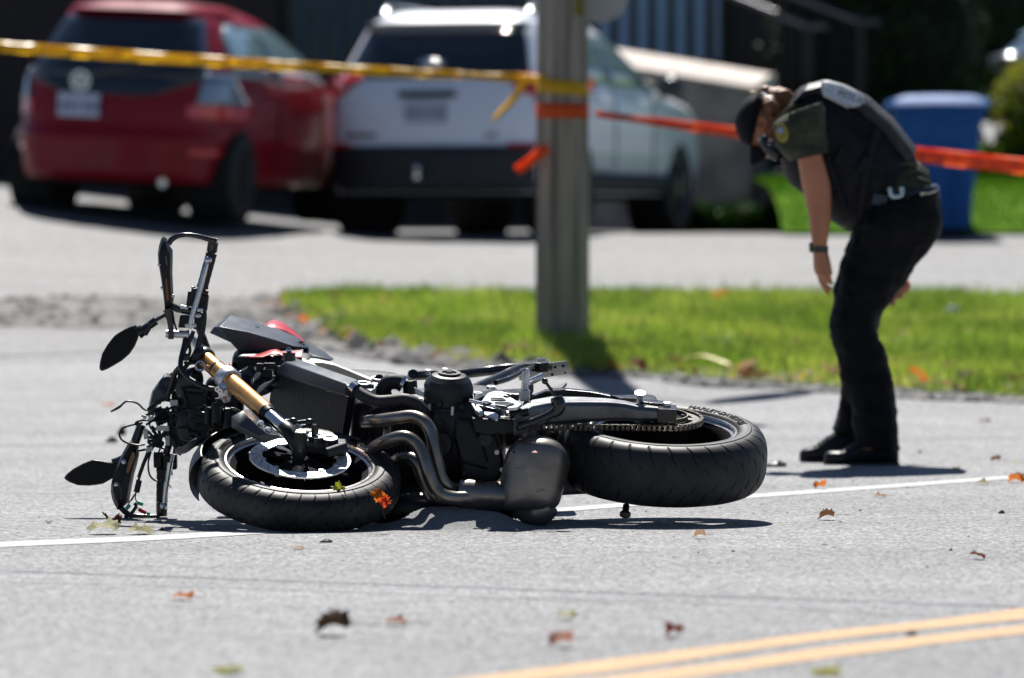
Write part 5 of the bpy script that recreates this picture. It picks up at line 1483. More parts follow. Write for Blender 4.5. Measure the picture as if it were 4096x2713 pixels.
# caliper
c1 = Dz(cD(1430, 440), 15.0)
q = MB(); ang_ = V((.93, .15, -.08)).normalized()
q.box(c1, ang_ * .062, V((0, .028, .006)), NF * .022); cal = q.build('brake_caliper', M_eng, bike, bevel=.008)
for c in ((1342, 340), (1462, 362)):
    p = Dz(cD(*c), 14.98); q = MB(); q.cyl(p - NF * .035, p + NF * .0, .0265, seg=28); q.build('caliper_piston_cap', M_eng, cal, bevel=.002)
    q = MB(); q.lathe([(.013, 0), (.0235, 0), (.0235, .003), (.013, .003)], p, NF, 28); q.build('cap_face', M_silplate, cal)
q = MB(); q.cyl(Dz(cD(1440, 500), 14.93), Dz(cD(1620, 440), 14.95), .0145); q.build('caliper_pin_boot', M_rubber, bike)
q = MB(); q.box(Dz(cD(1290, 425), 14.98), ang_ * .05, V((0, .02, 0)), NF * .01); q.build('caliper_bracket', M_eng, bike, bevel=.004)
q = MB(); q.cyl(Dz(cD(1325, 320), 14.98), Dz(cD(1325, 238), 14.98), .0105); q.build('banjo_bolt', M_blkg, bike)
q = MB(); q.cyl(Dz(cD(1325, 240), 14.98), Dz(cD(1325, 228), 14.98), .0085, seg=6); q.build('banjo_head', M_chrome, bike, smooth=False)
dtube(cD, [(1325, 262), (1250, 248), (1160, 262), (1080, 278), (1000, 262), (930, 200)], 15.02, .0062, 'brake_hose', M_wire2)
dtube(cD, [(1300, 215), (1240, 205), (1150, 215), (1120, 198), (1060, 222), (1000, 210)], 15.04, .0062, 'brake_hose', M_wire2)
for c in ((1120, 205), (1050, 220), (1275, 212)):
    q = MB(); q.ball(Dz(cD(*c), 15.03), .013, .01, .011, e=.6); q.build('hose_union', M_blkg, bike)
for (a, b) in (((1150, 235), (1200, 262)), ((1170, 290), (1195, 296))):
    q = MB(); q.cyl(Dz(cD(*a), 15.0), Dz(cD(*b), 15.0), .0045); q.build('hose_clip', M_chrome, bike)
dplate(cD, [(935, 430), (1010, 428), (1100, 485), (1095, 505), (1040, 480), (975, 462)], 14.96, .006, 'sensor_bracket', M_silplate)
q = MB(); q.cyl(a2 - NF * .056, a2 - NF * .072, .018); q.build('axle_spacer', M_alu, FW)

# ---- handlebar, top half (left side, pointing to the sky)
ZH = 15.40
dtube(cA, [(1640, 1290, 15.44), (1600, 1180, 15.42), (1560, 1080, ZH), (1545, 900, ZH), (1610, 600, 15.38), (1665, 380, 15.36), (1700, 240, 15.36)], 0, .011, 'handlebar', M_blkg)
q = MB(); a, b = Dz(cA(1592, 655), 15.38), Dz(cA(1688, 300), 15.36)
pts = [a.lerp(b, t / 10) for t in range(11)]
q.tube(pts, [.0185] + [.0165, .0172] * 5, 20); q.build('grip', M_rubber, bike)
q = MB(); a, b = Dz(cA(1690, 285), 15.36), Dz(cA(1706, 180), 15.355); q.tube([a, a.lerp(b, .1), b], [.014, .0165, .016], 20); q.build('bar_end', M_blkg, bike)
dtube(cA, [(1745, 172), (1660, 150), (1540, 118), (1430, 104), (1340, 116), (1275, 150), (1238, 200)], 15.32, .0072, 'guard_frame', M_blkg, rad=[.010, .0085, .0075, .007, .0075, .0085, .009])
gd = [(1180, 124), (1205, 140), (1220, 160), (1240, 215), (1272, 265), (1272, 380), (1268, 500), (1275, 640), (1283, 780), (1268, 860), (1255, 885), (1200, 885), (1185, 740), (1168, 620), (1150, 500), (1130, 380), (1126, 300), (1140, 210), (1160, 150)]
def guard(cr, pts, Z, name='hand_guard', th=.05, m=M_blk):
    q = MB(); c = V((0, 0, 0)); P = [Dz(cr(*p), Z) for p in pts]
    for p in P: c += p / len(P)
    inner = [c + (p - c) * .8 + V((0, -.018, 0)) for p in P]
    back = [p + V((0, th, 0)) for p in P]
    q.rings([back, P, inner]); return q.build(name, m, bike, ang=50)
guard(cA, gd, 15.34)
q = MB(); q.plate([Dz(cA(*p), 15.317) for p in ((1205, 560), (1222, 560), (1245, 780), (1230, 802), (1212, 760))], V((0, .006, 0))); q.build('amber_reflector', M_orange, bike, bevel=.001)
for c in ((1141, 418), (1172, 660), (1285, 742)):
    q = MB(); q.ball(Dz(cA(*c), 15.32), .0055); q.build('guard_screw', M_chrome, bike)
dtube(cA, [(1225, 880), (1245, 950), (1262, 1060), (1264, 1195)], 15.34, .010, 'guard_stay', M_blkg, rad=[.014, .011, .009, .0085])
dtube(cA, [(1280, 900), (1295, 1000), (1325, 1108)], 15.34, .003, 'guard_wire', M_wire2)
dtube(cA, [(1265, 850), (1340, 880), (1480, 905)], 15.36, .0115, 'mirror_boss', M_blkg, smooth=0)
q = MB(); q.cyl(Dz(cA(1365, 855), 15.35), Dz(cA(1445, 870), 15.35), .006); q.build('silver_sleeve', M_alu, bike)
dtube(cA, [(1212, 1138), (1300, 1140), (1450, 1150)], 15.36, .012, 'guard_mount', M_alu, smooth=0)
q = MB(); q.cyl(Dz(cA(1212, 1138), 15.36), Dz(cA(1240, 1140), 15.36), .011, seg=6); q.build('mount_bolt', M_blkg, bike, smooth=False)
dtube(cA, [(1445, 1160), (1500, 1210), (1560, 1270), (1600, 1310)], 15.42, .014, 'bar_riser', M_alu)
# lever and perch
dtube(cA, [(1462, 1085), (1478, 980), (1505, 880), (1540, 760), (1575, 640), (1605, 520), (1640, 400)], 15.33, .008, 'clutch_lever', M_chrome, rad=[.006, .0072, .0085, .0085, .0085, .0085, .0058], flat=.7)
q = MB(); q.ball(Dz(cA(1653, 368), 15.33), .0115); q.build('lever_ball', M_chrome, bike)
for (x0, y0, x1, y1, Z) in ((1435, 690, 1515, 850, 15.36), (1352, 942, 1450, 1075, 15.36), (1560, 730, 1652, 900, 15.38), (1480, 660, 1540, 700, 15.36), (1510, 920, 1600, 1090, 15.40)):
    a, b = Dz(cA(x0, y1), Z), Dz(cA(x1, y0), Z); c = (a + b) / 2
    q = MB(); q.box(c, ((b.x - a.x) / 2, 0, 0), (0, .018, 0), (.003, 0, (b.z - a.z) / 2)); q.build('switch_housing', M_blk, bike, bevel=.004)
for (x, y) in ((1570, 890), (1500, 1055), (1550, 950), (1440, 1050)):
    q = MB(); q.ball(Dz(cA(x, y), 15.33), .009, .006, .006, e=.7); q.build('switch', M_alu, bike)
dtube(cA, [(1480, 665), (1500, 660), (1545, 690), (1655, 715)], 15.36, .006, 'perch_rim', M_blkg, smooth=0)
# mirrors
M_mirr = mat('black_mirror_glass', (.004, .005, .007), .25, spec=.2)  # even near-black glass with weak reflection
def mirror(cr, head, stem, Z, c_stem):
    q = MB(); P = [Dz(cr(*p), Z) for p in head]; c = V((0, 0, 0))
    for p in P: c += p / len(P)
    q.rings([[c + (p - c) * .96 + V((0, -.004, 0)) for p in P], P, [p + V((0, .012, 0)) for p in P], [c + (p - c) * .75 + V((0, .032, 0)) for p in P]])
    mo = q.build('mirror', M_blk, bike, ang=50)
    q = MB(); q.plate([c + (p - c) * .88 + V((0, -.0055, 0)) for p in P], (0, .003, 0)); q.build('mirror_glass', M_mirr, mo, smooth=False)
    for (x0, y0, x1, y1, r0_, r1__) in stem:
        q = MB(); q.cyl(Dz(cr(x0, y0), Z + .012), Dz(cr(x1, y1), Z + .012), r0_, r1__); q.build('mirror_stem', M_blkg, mo)
mirror(cA, [(890, 1045), (915, 1075), (932, 1140), (915, 1200), (885, 1270), (830, 1350), (750, 1420), (650, 1480), (590, 1512), (545, 1528), (520, 1515), (515, 1480), (525, 1420), (545, 1345), (600, 1250), (670, 1162), (700, 1138), (780, 1090), (850, 1056)], [(1215, 935, 1195, 955, .0075, .0075), (1200, 945, 1080, 1010, .0055, .0055), (1108, 1002, 1042, 1050, .0125, .0125), (1040, 1048, 970, 1120, .011, .018), (975, 1100, 920, 1130, .017, .020)], 15.36, None)
mirror(cB, [(128, 1030), (150, 1000), (205, 955), (290, 908), (380, 870), (440, 875), (520, 890), (600, 906), (620, 935), (612, 985), (560, 1040), (480, 1086), (420, 1098), (350, 1105), (250, 1102), (170, 1072), (135, 1048)], [(560, 900, 620, 880, .012, .012), (610, 890, 700, 850, .0135, .015)], 15.50, None)

# ---- handlebar, lower half (right side, standing on the road)
ZL = 15.50
dtube(cB, [(1110, 640), (1060, 760), (1020, 900), (1008, 1060), (1003, 1200), (1000, 1375)], ZL, .011, 'handlebar', M_blkg)
q = MB(); a, b = Dz(cB(1008, 960), ZL), Dz(cB(1003, 1250), ZL); q.tube([a.lerp(b, t / 8) for t in range(9)], [.0195] + [.0172, .018] * 4, 20); q.build('grip', M_rubber, bike)
q = MB(); a, b = Dz(cB(1002, 1255), ZL), Dz(cB(1000, 1378), ZL); q.tube([a, b], [.0175, .0168], 20); q.build('bar_end', M_blkg, bike)
guard(cB, [(722, 700), (760, 715), (786, 760), (790, 830), (770, 920), (745, 1010), (722, 1130), (698, 1255), (650, 1300), (605, 1322), (575, 1270), (556, 1220), (545, 1160), (546, 1100), (565, 1010), (600, 925), (645, 820), (690, 740)], 15.46)
q = MB(); q.plate([Dz(cB(*p), 15.437) for p in ((735, 800), (762, 812), (758, 860), (700, 1002), (682, 985), (700, 900))], V((0, .006, 0))); q.build('amber_reflector', M_orange, bike, bevel=.001)
for c in ((664, 892), (597, 1094)):
    q = MB(); q.ball(Dz(cB(*c), 15.44), .0085, .006, .0085); q.build('guard_screw', M_chrome, bike)
dtube(cB, [(632, 1300), (680, 1345), (740, 1374), (850, 1384), (985, 1386)], 15.47, .0085, 'guard_frame', M_blkg)
dtube(cB, [(1075, 900), (1060, 1000), (1040, 1120), (1025, 1270)], 15.44, .0085, 'brake_lever', M_chrome, rad=[.010, .0085, .008, .0065])
q = MB(); q.ball(Dz(cB(1020, 1286), 15.44), .0115); q.build('lever_ball', M_chrome, bike)
for (x0, y0, x1, y1) in ((930, 795, 1010, 945), (1010, 820, 1140, 960), (955, 940, 1060, 972)):
    a, b = Dz(cB(x0, y1), ZL), Dz(cB(x1, y0), ZL); c = (a + b) / 2
    q = MB(); q.box(c, ((b.x - a.x) / 2, 0, 0), (0, .02, 0), (0, 0, (b.z - a.z) / 2)); q.build('switch_housing', M_blk, bike, bevel=.006)
dtube(cB, [(1100, 830), (1080, 930), (1085, 1010)], 15.46, .006, 'brake_fluid_pipe', M_alu)
dtube(cB, [(820, 560), (790, 640), (760, 720), (740, 780)], 15.48, .014, 'guard_stay', M_blkg)

# ---- headlight carcass, brackets, wiring
guard(cB, [(875, 465), (885, 380), (912, 260), (960, 190), (1032, 98), (1070, 108), (1115, 135), (1095, 220), (1060, 330), (1000, 350), (950, 400), (930, 480)], 15.46, 'headlight_shell', .06, M_greyp)
q = MB(); q.lathe([(.016, 0), (.027, 0), (.027, .02), (.016, .02)], Dz(cB(1050, 215), 15.44), V((.1, -1, .15)), 28); q.build('bulb_socket', M_blkg, bike)
q = MB(); q.lathe([(.024, 0), (.032, 0), (.032, .05), (.024, .05)], Dz(cB(1200, 160), 15.40), V((.8, -.5, .2)), 28); q.build('ignition_barrel', M_eng, bike)
solid(cB(1300, 470), 15.44, .040, .04, .085, 'lower_yoke', M_eng, .35)
solid(cB(1430, 560), 15.40, .10, .05, .055, 'horn_bracket', M_eng, .5)
solid(cB(1180, 400), 15.48, .030, .04, .055, 'front_cowl_stay', M_blk, .35)
solid(cB(1560, 380), 15.5, .06, .06, .09, 'radiator_shroud', M_blk, .5)
for i in range(26):
    x, y = 1120 + rr_.rand() * 520, 150 + rr_.rand() * 560
    if y < 430 and x > 1330: continue
    c = Dz(cB(x, y), 15.36 + rr_.rand() * .08)
    q = MB(); k_ = rr_.randint(3); s1, s2 = .010 + .016 * rr_.rand(), .010 + .02 * rr_.rand()
    ax = V((math.cos(i), .2, math.sin(i))).normalized()
    if k_ == 0: q.cyl(c - ax * s2, c + ax * s2, s1 * .8)
    elif k_ == 1: q.box(c, ax * s2, V((0, .015, 0)), ax.cross(V((0, 1, 0))) * s1)
    else: q.tube([c - ax * s2 * 2.5, c + V((.01, 0, .012)), c + ax * s2 * 2.2], s1 * .35, 10, smooth=4)
    q.build('yoke_fitting', (M_eng, M_blkg, M_blk)[i % 3], bike, bevel=.002 if k_ < 2 else 0)
for i in range(16):
    x0, y0 = 1120 + rr_.rand() * 450, 330 + rr_.rand() * 380
    pts = [(x0, y0)]
    for j in range(3): pts.append((pts[-1][0] + 40 + rr_.randn() * 40, pts[-1][1] + rr_.randn() * 45))
    dtube(cB, pts, 15.32 + rr_.rand() * .06, .003 + .004 * rr_.rand(), 'wire', M_wire2, seg=8, smooth=4)
for (c, rr0, l) in (((1413, 480), .010, .05), ((1495, 450), .019, .06), ((1590, 520), .014, .07), ((1530, 370), .014, .03)):
    p = Dz(cB(*c), 15.30); q = MB(); q.tube([p - V((0, 0, l / 2)), p + V((0, 0, l * .3)), p + V((0, 0, l / 2))], [rr0, rr0, rr0 * .8], 14); q.build('relay', M_blk, bike)
q = MB(); q.lathe([(.012, -.006), (.016, -.006), (.016, .006), (.012, .006)], Dz(cB(1345, 35), 15.3), V((.2, -.9, .3)), 20); q.build('cable_ring', M_alu, bike)
# cables from the bars
for pts, r in (([(1500, 1110), (1470, 1190), (1400, 1330), (1365, 1450), (1385, 1560)], .0062), ([(1440, 1100), (1445, 1200), (1465, 1320), (1430, 1400)], .0045), ([(1575, 1110), (1560, 1200), (1520, 1330), (1420, 1480), (1330, 1560)], .0068), ([(1600, 830), (1620, 950), (1600, 1120), (1555, 1260), (1500, 1380)], .0058), ([(1590, 1130), (1570, 1250), (1540, 1340)], .003)):
    dtube(cA, pts, 15.36, r, 'control_cable', M_wire2)
dtube(cK, [(640, 0, 15.36), (600, 200, 15.34), (555, 400, 15.32), (560, 560, 15.3), (680, 720, 15.27), (850, 830, 15.25), (1000, 900, 15.24), (1200, 940, 15.24), (1400, 1000, 15.3)], 0, .0078, 'control_cable', M_wire2)
dtube(cK, [(550, 520, 15.36), (450, 640, 15.38), (400, 800, 15.4), (330, 1000, 15.42), (300, 1150, 15.42)], 0, .0085, 'control_cable', M_wire2)
dtube(cB, [(1600, 640, 15.2), (1450, 680, 15.16), (1380, 680, 15.15), (1280, 730, 15.14), (1210, 780, 15.2), (1150, 790, 15.3)], 0, .0115, 'brake_hose', M_wire2)
WR = [([(545, 440), (580, 425), (620, 405), (660, 365), (695, 348), (760, 358), (800, 380), (835, 415), (870, 428), (900, 400), (940, 370), (975, 368)], .0030),
      ([(548, 436), (590, 412), (640, 380), (690, 350)], .0018), ([(875, 425), (920, 385), (985, 350), (1040, 335), (1090, 350)], .0045),
      ([(980, 375), (1000, 345), (1060, 332), (1100, 345)], .0035),
      ([(1100, 480), (1040, 520), (940, 525), (840, 518), (775, 535), (770, 560), (830, 540)], .0032),
      ([(800, 545), (720, 565), (650, 590), (622, 640), (640, 690), (700, 725), (790, 742), (850, 735)], .0030),
      ([(905, 800), (880, 900), (890, 1000), (930, 1052), (975, 1062), (990, 1050)], .0028),
      ([(1050, 600), (980, 690), (900, 780), (850, 880), (820, 960), (795, 1030)], .0058), ([(1000, 640), (930, 720), (880, 790), (850, 870)], .004),
      ([(860, 560), (920, 520), (990, 450), (1060, 400)], .0038), ([(850, 600), (900, 640), (930, 700), (900, 760), (850, 780), (790, 790)], .0042),
      ([(770, 1170), (740, 1210), (700, 1270)], .0018), ([(772, 1165), (765, 1215), (780, 1255)], .0018), ([(768, 1168), (735, 1230), (705, 1250)], .0018),
      ([(755, 1260), (770, 1290), (740, 1340), (705, 1385)], .0052), ([(770, 1290), (790, 1312)], .0018), ([(700, 1385), (670, 1395)], .008),
      ([(800, 1030), (795, 1055)], .004), ([(1050, 1000), (1020, 1050), (1010, 1065)], .003), ([(1040, 1050), (1085, 1125)], .0015),
      ([(820, 480), (870, 470), (930, 430), (1000, 400)], .0035), ([(1100, 560), (1160, 600), (1220, 660), (1200, 740), (1150, 780)], .0065),
      ([(1250, 560), (1230, 640), (1210, 700), (1180, 760)], .0045), ([(1140, 420), (1200, 400), (1300, 340), (1400, 330)], .004), ([(1290, 390), (1330, 280), (1380, 290), (1440, 340)], .0025)]
for pts, r in WR:
    dtube(cB, pts, 15.42 if pts[0][0] > 700 and pts[0][1] < 900 else 15.44, r, 'wire', M_wire2, seg=8, smooth=4)
for i in range(22):
    x0, y0 = 880 + rr_.rand() * 280, 420 + rr_.rand() * 340
    pts = [(x0, y0)]
    for j in range(3): pts.append((pts[-1][0] + rr_.randn() * 45, pts[-1][1] + rr_.randn() * 50))
    dtube(cB, pts, 15.40 + rr_.rand() * .08, .0028 + .003 * rr_.rand(), 'wire', M_wire2, seg=6, smooth=4)
for (x, y, w_, h_, ro) in ((1112, 362, 36, 26, 0), (860, 645, 22, 42, .1), (1010, 590, 60, 22, -.05), (1055, 700, 20, 44, 0), (890, 780, 34, 20, .4), (905, 500, 26, 16, .5), (850, 490, 16, 16, 0), (1535, 365, 30, 20, .2), (1495, 398, 20, 8, 0)):
    c = Dz(cB(x, y), 15.40); s_ = 1 / 2.24 / 1335
    q = MB(); q.box(c, V((math.cos(ro), 0, math.sin(ro))) * w_ * s_, (0, .009, 0), V((-math.sin(ro), 0, math.cos(ro))) * h_ * s_); q.build('connector', M_conn, bike, bevel=.002)
for (a, b, m_) in (((715, 1275), (680, 1318), M_teal), ((780, 1256), (835, 1272), M_teal), ((868, 1352), (895, 1362), M_teal), ((793, 1316), (862, 1352), M_redw), ((800, 1055), (775, 1165), M_blk)):
    q = MB(); q.cyl(Dz(cB(*a), 15.44), Dz(cB(*b), 15.44), .006 if m_ is not M_blk else .009); q.build('crimp_sleeve', m_, bike)
for (x, y, r_) in ((1180, 560, .03), (1120, 520, .024), (1000, 480, .02), (1220, 250, .03), (1160, 700, .022), (1090, 640, .022), (960, 700, .016), (1330, 680, .02)):
    solid(cB(x, y), 15.46, r_, r_, r_ * 1.2, 'bracket', M_eng, .6)

# scuff marks and dust on the plastic: each scrape is a shallow raised burr
M_scuff = mat('scuff_grey', (.20, .20, .20), .8, vary=.3)
for (cr, pts, Z) in ((cC, [(620, 200), (660, 212), (690, 226)], 15.93), (cC, [(760, 250), (800, 262)], 15.9), (cA, [(1210, 330), (1222, 420)], 15.31), (cB, [(620, 1080), (640, 1180), (632, 1230)], 15.43), (cG, [(720, 470), (800, 462), (860, 470)], 15.26), (cG, [(600, 480), (660, 474)], 15.26), (cF, [(1620, 700), (1700, 690)], 14.985), (cF, [(1820, 900), (1900, 880)], 14.985)):
    dtube(cr, pts, Z, .0012, 'scuff', M_scuff, seg=5, smooth=3)
# granular absorbent heaped under the engine
M_gran = mat('absorbent_granules', (.14, .14, .145), .95, col2=(.34, .34, .35), scale=260, detail=2, bump=1, bscale=320, bdist=.006)
pc = D(*cF(1180, 1252), 14.86); vs = []; fs = []; NX, NY = 150, 60
def mh(x, y):
    dx, dy = (x - pc.x), (y - 15.04)
    h = .050 * math.exp(-((dx / .16) ** 4)) * math.exp(-((dy / .12) ** 2)) + .018 * math.exp(-(((dx + .13) / .14) ** 2)) * math.exp(-((dy / .12) ** 2)) + .016 * math.exp(-(((dx - .31) / .10) ** 2)) * math.exp(-(((dy - .12) / .14) ** 2))
    h *= 1 + .10 * noise.noise(V((x * 14, y * 14, 0))) + .06 * noise.noise(V((x * 60, y * 60, 0)))
    return h + .0022 * noise.noise(V((x * 240, y * 240, 1))) - .004
for j in range(NY + 1):
    for i in range(NX + 1):
        x = pc.x - .48 + 1.05 * i / NX; y = 14.62 + .9 * j / NY; vs.append((x, y, mh(x, y)))
fs = [(j * (NX + 1) + i, j * (NX + 1) + i + 1, (j + 1) * (NX + 1) + i + 1, (j + 1) * (NX + 1) + i) for j in range(NY) for i in range(NX)]
props(fixn(mk('absorbent_granules', vs, fs, M_gran, smooth=True)), 'heap of grey absorbent granules spread on the road under the engine', 'granules', kind='stuff')
# ================================================================ OFFICER
PZ0 = 19.1
MPP = PZ0 / FPX                                     # metres per full pixel at the officer
M_skin = mat('skin', (.42, .155, .075), .5, col2=(.52, .215, .11), scale=7, vary=.1, bump=.15, bscale=160, bdist=.001)
M_hair = mat('auburn_hair', (.14, .05, .018), .5, col2=(.40, .17, .06), scale=40, stretch=(1, 1, .2), bump=.6, bscale=90, bdist=.004)
M_cap = mat('black_cap_cloth', (.009, .010, .013), .75, scale=60, bump=.2, bscale=300, spec=.15)
M_vest = mat('black_vest_fabric', (.009, .0095, .012), .60, col2=(.020, .020, .025), scale=20, bump=.4, bscale=60, bdist=.004, spec=.15)
M_shirt = mat('olive_black_shirt', (.030, .034, .022), .6, col2=(.065, .070, .044), scale=9, bump=.9, bscale=9, bdist=.02, spec=.15)
M_trou = mat('black_trouser_cloth', (.0035, .0038, .005), .72, col2=(.007, .0075, .0095), scale=12, bump=.8, bscale=7, bdist=.02, spec=.15)
M_boot = mat('black_boot_leather', (.008, .0085, .011), .42, scale=16, bump=.4, bscale=40, bdist=.004, spec=.3)
M_belt = mat('black_belt', (.022, .038, .055), .4, scale=30)
M_vpanel = mat('white_back_panel', (.72, .74, .74), .5)
M_vtxt = mat('grey_print', (.18, .19, .22), .5)
M_patchg = mat('gold_embroidery', (.30, .24, .03), .6)
M_patchb = mat('blue_crest', (.10, .22, .50), .5)
foot = G(*cQ(640, 1415))
off = thing('person', (foot.x, PZ0, 0), 'police officer in black vest, cap and dark trousers bending forward to look at the road', 'person')

def ell(T, B, hw, yc, n=24, e=.8):
    """ring through picture points T (top/back) and B (front/bottom), half depth hw, centred at depth yc"""
    T, B = D(T[0], T[1], yc), D(B[0], B[1], yc)
    c = (T + B) / 2; a = (T - B) / 2; r = []
    for k in range(n):
        t = 2 * math.pi * k / n; ct, st_ = math.cos(t), math.sin(t)
        r.append(c + a * math.copysign(abs(ct) ** e, ct) + V((0, hw, 0)) * math.copysign(abs(st_) ** e, st_))
    return r
def loft(name, rows, yc, m, parent, k=4, grow=0.0, ang=80, wr=0.0, wf=9.0, seed=0, build=True, mb=None):
    R_ = [ell(T, B, hw, (yc if len(rest) == 0 else rest[0])) for T, B, hw, *rest in rows]
    n = len(R_[0]); cols = []
    for j in range(n):
        c_, _ = spline([r_[j] for r_ in R_], [0] * len(R_), k); cols.append(c_)
    out = [[cols[j][i].copy() for j in range(n)] for i in range(len(cols[0]))]
    for ring in out:
        c = V((0, 0, 0))
        for p in ring: c += p / n
        for j, p in enumerate(ring):
            d = (p - c); L2 = d.length
            if L2 < 1e-6: continue
            g = grow
            if wr: g += wr * noise.noise(V((p.x * wf + seed, p.y * wf * .6, p.z * wf * 1.6))) + wr * .5 * noise.noise(V((p.x * wf * 2.3, p.y * wf, p.z * wf * 3.3 + seed)))
            ring[j] = p + d / L2 * g
    q = mb or MB(); q.rings(out)
    if not build: return q
    o = q.build(name, m, parent, ang=ang)
    return o
def F(cr, *a): return [(cr(*T), cr(*B), hw, *rest) for T, B, hw, *rest in a]

torso = F(cP, ((592, 205), (505, 470), .075), ((700, 108), (535, 640), .15), ((850, 98), (605, 815), .20), ((1000, 125), (725, 925), .205), ((1200, 228), (860, 1075), .195), ((1390, 392), (985, 1175), .18), ((1540, 575), (1095, 1212), .17), ((1600, 690), (1150, 1200), .165))
hips = F(cP, ((1560, 610), (1120, 1215), .165), ((1650, 740), (1180, 1190), .165), ((1738, 850), (1225, 1130), .165), ((1765, 935), (1255, 1050), .165))
YN, YF = PZ0 - .10, PZ0 + .10
near_leg = F(cP, ((1768, 905), (1215, 1040), .15), ((1783, 1080), (1110, 1215), .16), ((1785, 1200), (1075, 1290), .15), ((1725, 1340), (1045, 1380), .12)) + \
    F(cQ, ((1010, 95), (512, 110), .11), ((945, 185), (500, 190), .105), ((865, 318), (480, 320), .10), ((795, 420), (466, 450), .095), ((772, 500), (463, 540), .092), ((782, 600), (470, 620), .09), ((812, 700), (503, 705), .085), ((842, 850), (528, 850), .082), ((862, 1000), (570, 1000), .08), ((893, 1150), (608, 1150), .082), ((884, 1240), (612, 1250), .085), ((892, 1320), (600, 1310), .085))
far_leg = F(cP, ((1700, 950), (1200, 1100), .12), ((1760, 1200), (1100, 1260), .12)) + \
    F(cQ, ((880, 240), (560, 240), .10), ((760, 470), (500, 480), .09), ((720, 640), (500, 640), .085), ((720, 850), (530, 860), .08), ((700, 960), (520, 960), .075), ((682, 1050), (492, 1045), .07), ((655, 1130), (485, 1140), .068), ((640, 1200), (478, 1170), .065), ((630, 1235), (470, 1200), .06))
arm = F(cP, ((820, 420), (620, 420), .06), ((850, 560), (650, 560), .060), ((862, 640), (664, 640), .056), ((893, 740), (680, 740), .054), ((922, 850), (698, 850), .054), ((930, 960), (722, 960), .052), ((930, 1080), (748, 1080), .048), ((917, 1200), (765, 1200), .042), ((898, 1330), (780, 1330), .034), ((888, 1410), (788, 1410), .028), ((895, 1470), (790, 1470), .024))
# ---- body: one continuous skin (head, neck, arms, hands, core of the trunk and legs)
bm_ = MB()
loft('x', torso, PZ0, None, None, grow=-.03, build=False, mb=bm_)
loft('x', hips, PZ0, None, None, grow=-.03, build=False, mb=bm_)
loft('x', near_leg, YN, None, None, grow=-.018, build=False, mb=bm_)
loft('x', far_leg, YF, None, None, grow=-.018, build=False, mb=bm_)
YA = PZ0 - .235
loft('x', arm, YA, None, None, build=False, mb=bm_)
def pt(cr, x, y, yy): return D(*cr(x, y), yy)
def stick(pts, rad, seg=12): bm_.tube([pt(*p) for p in pts], rad, seg, smooth=4)
# head: skull, jaw, nose, ear, neck
hc = pt(cP, 375, 400, PZ0 - .02)
bm_.ball(hc + V((.0, 0, .0)), .080, .070, .080)
stick([(cP, 400, 430, PZ0 - .02), (cP, 400, 520, PZ0 - .02), (cP, 415, 580, PZ0 - .02)], [.072, .058, .040])
stick([(cP, 430, 540, PZ0 - .02), (cP, 455, 620, PZ0 - .02), (cP, 462, 645, PZ0 - .02)], [.045, .030, .018])
stick([(cP, 360, 560, PZ0 - .02), (cP, 352, 600, PZ0 - .02)], [.02, .012])
stick([(cP, 450, 420, PZ0 - .01), (cP, 530, 400, PZ0), (cP, 640, 380, PZ0)], [.058, .062, .08])
ec = pt(cP, 378, 378, PZ0 - .085)
bm_.lathe([(.013, 0), (.025, 0), (.029, .012), (.022, .020), (.013, .010)], ec, V((-.15, -1, 0)), 18)
bm_.ball(ec + V((.006, .008, -.02)), .009, .012, .012)
# near hand
HA = YA + .0
stick([(cQ, 385, 5, HA), (cQ, 388, 60, HA), (cQ, 392, 120, HA), (cQ, 398, 165, HA)], [.026, .030, .031, .024], 14)
for (a, b, c, dy, r) in (((372, 150), (388, 215), (436, 292), .018, .0088), ((385, 160), (405, 222), (456, 262), .004, .0088), ((398, 160), (425, 205), (466, 218), -.012, .0082), ((410, 150), (432, 188), (460, 192), -.026, .0075)):
    stick([(cQ, a[0], a[1], HA + dy), (cQ, b[0], b[1], HA + dy), (cQ, c[0], c[1], HA + dy)], [r * 1.1, r, r * .8], 10)
stick([(cQ, 412, 40, HA - .01), (cQ, 428, 90, HA - .022), (cQ, 440, 135, HA - .028), (cQ, 450, 168, HA - .03)], [.016, .0135, .0115, .009], 10)
# far arm and hand, seen below the thigh
YB = PZ0 + .24
stick([(cP, 760, 480, YB - .06), (cP, 960, 760, YB), (cP, 1200, 1060, YB), (cQ, 780, 60, YB), (cQ, 905, 215, YB)], [.062, .052, .046, .034, .026], 14)
stick([(cQ, 900, 210, YB), (cQ, 925, 235, YB), (cQ, 915, 270, YB)], [.026, .032, .026], 12)
for (a, b, c, dy) in (((905, 262), (912, 300), (908, 322), .0), ((890, 262), (884, 305), (896, 325), .015), ((878, 270), (860, 335), (868, 370), .03), ((935, 230), (945, 262), (935, 285), -.01), ((930, 205), (955, 232), (958, 250), -.025)):
    stick([(cQ, a[0], a[1], YB + dy), (cQ, b[0], b[1], YB + dy), (cQ, c[0], c[1], YB + dy)], [.0115, .0105, .009], 10)
body = bm_.build('body', M_skin, off)
md = body.modifiers.new('remesh', 'REMESH'); md.mode = 'VOXEL'; md.voxel_size = .0042; md.use_smooth_shade = True
md = body.modifiers.new('smooth', 'SMOOTH'); md.factor = .5; md.iterations = 3
# mouth, eye (mostly under the brim)
q = MB(); q.ball(pt(cP, 372, 500, PZ0 - .078), .006, .005, .010); q.build('eye', M_vpanel, off)

